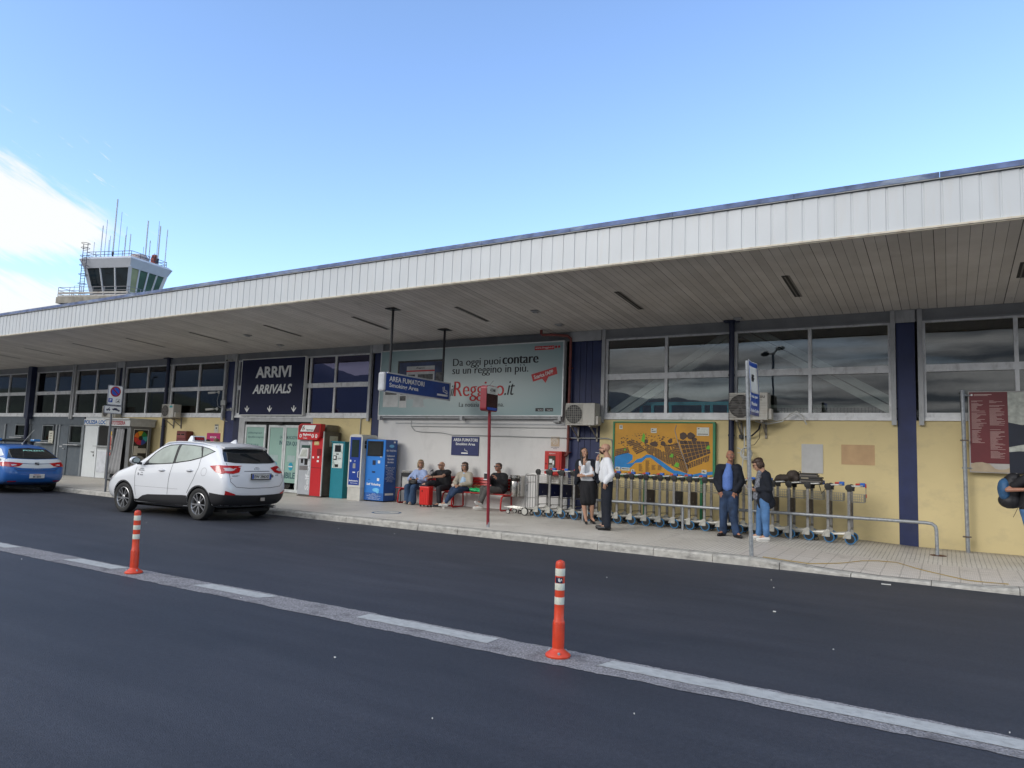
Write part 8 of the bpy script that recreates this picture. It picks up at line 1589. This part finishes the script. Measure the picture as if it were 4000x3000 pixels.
# 9 backpacker walking out at the right edge
zb = pz(1.1, 14.5)
J9 = dict(top=(1.42, 14.42, 1.98), chin=(1.44, 14.37, 1.75), neck=(1.30, 14.46, 1.71), sR=(1.20, 14.62, 1.60), sL=(1.16, 14.30, 1.60), eR=(1.10, 14.66, 1.33), eL=(.83, 14.22, 1.36), wR=(1.30, 14.5, 1.30), wL=(1.09, 14.14, 1.38), hR=(1.12, 14.56, 1.05), hL=(1.10, 14.36, 1.05), kR=(1.35, 14.56, .66), kL=(1.17, 14.36, .62), aR=(1.45, 14.56, zb + .12), aL=(1.14, 14.36, zb + .12))
def c9(J, cloth, H, e):
    cloth('shirt', m_blkc2, torso(J, .085, .12, .12, .04) + [(J['sL'], .082, J['sL'].lerp(J['eL'], .72), .070), (J['sR'], .08, J['sR'].lerp(J['eR'], .6), .066)], fold=.014)
    cloth('jeans', m_jeanl, legs(J, .115, .090, .072, .074, 1.0)); shoes(J, cloth, m_shoe_b, [(1, 0, 0), (1, -.1, 0)], .18, .044)
    q = MB()
    for c, r in (((.90, 14.46, 1.38), (.17, .15, .22)), ((.88, 14.46, 1.18), (.18, .15, .13)), ((.93, 14.46, 1.55), (.11, .13, .09))): q.ell(c, r)
    bp2 = blob_mesh('backpack', q, mat('pack_black', (.014, .014, .018), .6, var=.3), e, .015, 3, .02, .1); q = MB()
    q.ell((.80, 14.42, 1.36), (.10, .155, .19)); bl_ = blob_mesh('backpack_panel', q, mat('pack_blue', (.03, .10, .22), .6, var=.3, scale=9), None or e, .014, 3, .015, .08); bl_.parent = None; put(bl_, bp2)
    q = MB(); q.tube([(.98, 14.32, 1.62), (1.16, 14.26, 1.66), (1.24, 14.22, 1.5), (1.16, 14.24, 1.2), (.98, 14.3, 1.08)], .018, 6); q.tube([(.98, 14.33, 1.10), (.90, 14.3, .92)], .004, 5); put(q.build('strap', m_blkc2, None, smooth=True), bp2)
person(J9, 'man in black shirt and jeans with a blue and black backpack walking out of view', (1, -.1, 0), c9, (m_hdk, [((0, .03, .055), (.082, .094, .070)), ((0, .06, .0), (.074, .045, .06))]), skin=m_skd, build=1.1, toes=[(1, 0, 0), (1, 0, 0)], hands={'L': ((1, .2, .0), (0, 1, .3), .5, 1)})
# people partly hidden behind the cars
def standing(x, y, face, label, mshirt, mtr, hair, skin=m_skin, hgt=1.72):
    z = pz(x, y); f = V(face).normalized(); r = f.cross(V((0, 0, 1))); k = hgt / 1.75; c = V((x, y, z))
    def q(a, b_, h): return c + r * a * k + f * b_ * k + V((0, 0, h * k))
    J = dict(top=q(0, .01, 1.75), chin=q(0, .04, 1.52), neck=q(0, 0, 1.47), sR=q(.18, 0, 1.40), sL=q(-.18, 0, 1.40), eR=q(.24, .0, 1.10), eL=q(-.24, 0, 1.10), wR=q(.24, .08, .86), wL=q(-.24, .08, .86), hR=q(.09, 0, .92), hL=q(-.09, 0, .92), kR=q(.10, .02, .50), kL=q(-.10, .02, .50), aR=q(.10, 0, .10), aL=q(-.10, 0, .10))
    def cc(J, cloth, H, e): cloth('shirt', mshirt, torso(J, .085, .11, .11, .04) + sleeve(J, 'R', .07, .06, .045, .9) + sleeve(J, 'L', .07, .06, .045, .9), .014); cloth('trousers', mtr, legs(J, .10, .08, .07, .07), .014); shoes(J, cloth, m_shoe_b, [tuple(f), tuple(f)])
    return person(J, label, tuple(f), cc, (hair, [((0, .03, .055), (.080, .092, .066)), ((0, .06, .0), (.074, .045, .06))]), skin=skin, toes=[tuple(f), tuple(f)])
standing(-20.15, 14.5, (.3, 1, 0), 'dark haired person mostly hidden behind the taxi roof', m_nav, m_jeand, m_hdk, hgt=1.64)
standing(-19.80, 14.55, (-.2, 1, 0), 'brown cropped head of a person behind the taxi near the aerial fin', m_blkc2, m_jeand, mat('hair_cropped', (.16, .09, .06), .7, var=.2), m_skd, hgt=1.68)
st3 = standing(-35.95, 15.2, (.2, 1, 0), 'person in white shirt with dark strap at the ticket window behind the police car', m_shw, m_nav, m_hdk, hgt=1.70)
q = MB(); q.tube([(-35.80, 15.10, 1.60), (-35.84, 15.06, 1.40), (-35.92, 15.08, 1.2)], .03, 6); put(q.build('strap', m_nav, None, smooth=True), st3)
# ------------------------------------------------------------------ control tower behind the terminal
tw = empty('control_tower', (-76.5, 43, 0), 'airport control tower with slanted green glass cab and antennas rising behind the roof', 'control tower')
C_ = V((-72.97, 41.6, 0)); e1 = V((-.2, .98, 0)).normalized(); e2 = V((-.947, -.32, 0)).normalized()
def quad(ins, a=5.6, b_=6.5):
    """plan of the cab, moved inwards by ins"""
    n1 = (e1 + e2); c = C_ + (e1 + e2) * ins; A, B = a - 2 * ins, b_ - 2 * ins; return [c, c + e1 * A, c + e1 * A + e2 * B, c + e2 * B]
m_tw = mat('tower_white', (.52, .54, .58), .5, var=.06, scale=1); m_tc = mat('tower_concrete', (.30, .28, .24), .85, var=.25, scale=1.5, bump=.3, dirt=((.12, .11, .09), .6, 1.2, (1, 1, .3)))
def loft(levels, m, nm, parent, cap=True):
    b = MB()
    for q, z in levels: b.v += [(p.x, p.y, z) for p in q]
    for i in range(len(levels) - 1):
        for k in range(4): b.f.append((i * 4 + k, i * 4 + (k + 1) % 4, i * 4 + 4 + (k + 1) % 4, i * 4 + 4 + k)); b.mi.append(0)
    if cap: b.f += [(3, 2, 1, 0), tuple(len(b.v) - 4 + k for k in range(4))]; b.mi += [0, 0]
    return b.build(nm, m, parent)
loft([(quad(.35), 20.02), (quad(.0), 20.95), (quad(.30), 21.22)], m_tw, 'roof', tw)
loft([(quad(1.2), -.1), (quad(1.2), 16.0)], m_tc, 'shaft', tw)
gl_q = quad(-1.15)
loft([(gl_q, 15.9), (gl_q, 16.55)], m_tc, 'gallery_slab', tw)
loft([(quad(1.0), 16.56), (quad(.98), 17.3)], m_tw, 'parapet', tw)
m_tg = mat('tower_glass', (.05, .11, .07), .08, spec=.5, coat=1., var=.35, scale=.6); m_tgd = mat('tower_glass_dark', (.008, .016, .022), .08, spec=.35, coat=.0, var=.4, scale=1)
q0, q1 = quad(.97), quad(.42)
for k in range(4):
    a0, a1 = q0[k], q0[(k + 1) % 4]; t0, t1 = q1[k], q1[(k + 1) % 4]; n = 4 if k in (0, 2) else 3
    dark = k != 0
    for i in range(n):
        u0, u1 = i / n, (i + 1) / n; P = [a0.lerp(a1, u0), a0.lerp(a1, u1), t0.lerp(t1, u1), t0.lerp(t1, u0)]
        b = MB(); ins = (e1 + e2) * 0; vs = [(P[0].x, P[0].y, 17.3), (P[1].x, P[1].y, 17.3), (P[2].x, P[2].y, 20.15), (P[3].x, P[3].y, 20.15)]; b._add(vs, [(0, 1, 2, 3)])
        b.build('pane', m_tgd if dark else (mat('tower_glass_pale', (.30, .32, .17), .1, spec=.8, coat=1., var=.15, scale=.8) if i == 0 else m_tg), tw, fix=False)
        b = MB(); c0 = V((P[0].x, P[0].y, 17.28)); c1 = V((P[3].x, P[3].y, 20.16)); w = .34 if i == 0 else .16; b.bar(c0, c1, w, w); b.build('mullion', m_tw, tw)
m_tr = mat('tower_rail', (.035, .04, .07), .5, metal=.3); m_tlr2 = mat('tower_rail_grey', (.20, .20, .22), .5, metal=.3)
def rails(q, z0, hs, m, nm, step=1.1, r=.03):
    b = MB()
    for h in hs: b.tube([(p.x, p.y, z0 + h) for p in q + [q[0]]], r, 5)
    for k in range(4):
        a, c = q[k], q[(k + 1) % 4]; n = max(1, int((c - a).length / step))
        for i in range(n): p = a.lerp(c, i / n); b.tube([(p.x, p.y, z0), (p.x, p.y, z0 + hs[-1])], r, 5)
    return b.build(nm, m, tw)
rails(quad(.45), 21.2, (.30, .62), m_tr, 'roof_railing'); rails(quad(-1.05), 16.55, (.35, .70, 1.05), m_tlr2, 'gallery_railing', 1.3)
b = MB()
for k in range(2): q = quad(-1.05); a, c = q[(3, 0)[k]], q[(0, 1)[k]]; b.bar((a.x, a.y, 17.0), (c.x, c.y, 17.0), .05, .16); b.bar((a.x, a.y, 16.66), (c.x, c.y, 16.66), .05, .16)
b.build('gallery_board', mat('board_rusty', (.42, .40, .37), .6, var=.15, dirt=((.22, .12, .06), .6, 2, (1, 1, 1))), tw)
# caged ladder at the left corner
b = MB(); pL = quad(-.1)[3] + V((.95, .32, 0)) * .9
for s in (-.28, .28): b.tube([(pL.x + s * .95, pL.y + s * .3, 16.55), (pL.x + s * .95, pL.y + s * .3, 22.6)], .035, 5)
for k in range(20): z = 16.8 + k * .28; b.tube([(pL.x - .27, pL.y - .09, z), (pL.x + .27, pL.y + .09, z)], .02, 4)
for z in (18.2, 19.2, 20.2, 21.2, 22.1, 22.6): b.tube([(pL.x + .42 * cos(a * pi / 6), pL.y + .42 * sin(a * pi / 6), z) for a in range(13)], .025, 4)
b.tube([(pL.x - .9, pL.y - .3, 16.6), (pL.x - .9, pL.y - .3, 18.0), (pL.x, pL.y, 18.0)], .02, 4); b.build('ladder', m_tr, tw)
# antennas measured by bearing and elevation
m_an = mat('antenna_white', (.50, .55, .62), .4); m_anf = mat('antenna_grey', (.25, .27, .30), .4)
for az_, e0, e1_, thick in ((-62.21, 13.09, 14.82, 1), (-61.98, 13.12, 15.27, 0), (-61.76, 13.21, 13.93, 0), (-61.70, 13.22, 14.22, 0), (-61.47, 13.3, 16.76, 2), (-61.13, 13.26, 15.96, 0), (-60.76, 13.33, 14.44, 1), (-60.73, 13.44, 15.02, 0), (-60.46, 13.38, 14.56, 1), (-59.42, 13.3, 15.66, 2), (-59.18, 13.2, 14.32, 1), (-58.70, 13.1, 15.76, 0), (-58.60, 13.1, 15.44, 2), (-58.12, 12.95, 15.27, 1), (-59.57, 13.3, 13.82, 0), (-58.83, 13.1, 13.5, 0), (-62.64, 13.2, 13.62, 0)):
    d = 87; x, y = d * sin(R(az_)), d * cos(R(az_)); z1 = HC + d * math.tan(R(e1_)); r = (.022, .05, .075)[thick]
    b = MB(); b.tube([(x, y, 21.15), (x, y, z1)], r, 6); a = b.build('antenna', m_an if thick else m_anf, tw)
    if thick == 2: put(MB().tube([(x, y, 21.2), (x, y, 21.9)], [.05, .14], 8).build('mount', m_tr), a)
b = MB(); p = quad(.8)[1]; b.box(p.x - .3, p.x + .3, p.y - 1.1, p.y - .5, 21.2, 22.0); b.ell((p.x, p.y - .8, 22.2), (.35, .35, .22)); b.build('obstruction_lamp', mat('lamp_red_white', (.30, .06, .04), .5, var=.7, scale=2), tw)
p = quad(.9)[0]; b = MB(); b.lathe([(.9, 0), (.9, .5), (.75, .7), (.1, .78)], 20, Matrix.Translation((p.x - .9, p.y + 1.4, 21.2))); b.build('roof_vent', mat('vent_pink', (.42, .36, .36), .6), tw)

# ------------------------------------------------------------------ what the windows mirror: hills, lamps and trees across the road
def ridge(name, dist, a0, a1, hf, m, depth, label=None):
    b = MB(); n = 160
    for i in range(n + 1):
        a = R(a0 + (a1 - a0) * i / n); h = hf(a0 + (a1 - a0) * i / n)
        for r, hh in ((dist - depth, -1), (dist - depth * .45, h * .42), (dist - depth * .2, h * .78), (dist, h), (dist + depth, -1)): b.v.append((r * sin(a), r * cos(a), hh))
    for i in range(n):
        for k in range(4): q = i * 5 + k; b.f.append((q, q + 5, q + 6, q + 1)); b.mi.append(0)
    o = b.build(name, m, None, smooth=True, fix=False); return tag(o, kind='structure')
def hn(a, s): return sin(a * .21 + s) * .5 + sin(a * .53 + s * 2) * .25 + sin(a * 1.31 + s * 3) * .13 + sin(a * 3.7 + s) * .05
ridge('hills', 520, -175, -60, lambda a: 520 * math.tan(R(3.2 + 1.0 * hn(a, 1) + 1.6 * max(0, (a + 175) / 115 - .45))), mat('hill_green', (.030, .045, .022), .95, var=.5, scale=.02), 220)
ridge('hills', 3600, -178, -40, lambda a: 3600 * math.tan(R(6.0 + 1.1 * hn(a, 4) - 2.5 * max(0, (-a - 140) / 38))), mat('hill_haze', (.075, .11, .15), .95, var=.15, scale=.003), 1500)  # distance haze is put into the bluish colour of this ridge
ridge('hills', 900, 95, 182, lambda a: 900 * math.tan(R(1.6 + .5 * hn(a, 2))), mat('hill_green', (.030, .045, .022)), 300)
def lamp(x, y, label, hgt=9.0, rz=0.):
    e = empty('street_lamp', (0, 0, 0), label, 'street lamp', 'double street lamps across the road')
    mg = mat('lamp_metal', (.10, .11, .12), .5, metal=.4); b = MB(); b.tube([(0, 0, 0), (0, 0, .6), (0, 0, hgt)], [.14, .10, .06], 10); b.build('post', mg, e, smooth=True)
    for s in (-1, 1):
        b = MB(); b.tube([(0, 0, hgt - .1), (s * .9, 0, hgt + .15)], .05, 8); b.build('arm', mg, e, smooth=True); b = MB(); b.ell((s * 1.4, 0, hgt + .12), (.62, .24, .14)); b.build('lamp_head', mg, e, smooth=True)
    e.location = (x, y, 0); e.rotation_euler = (0, 0, rz); return e
lamp(-9.7, -16.1, 'double headed street lamp mirrored in the upper window right of the grimy air conditioner', rz=R(60))
lamp(-78.6, -16.1, 'double headed street lamp mirrored in the window above the photo booth', rz=R(20))
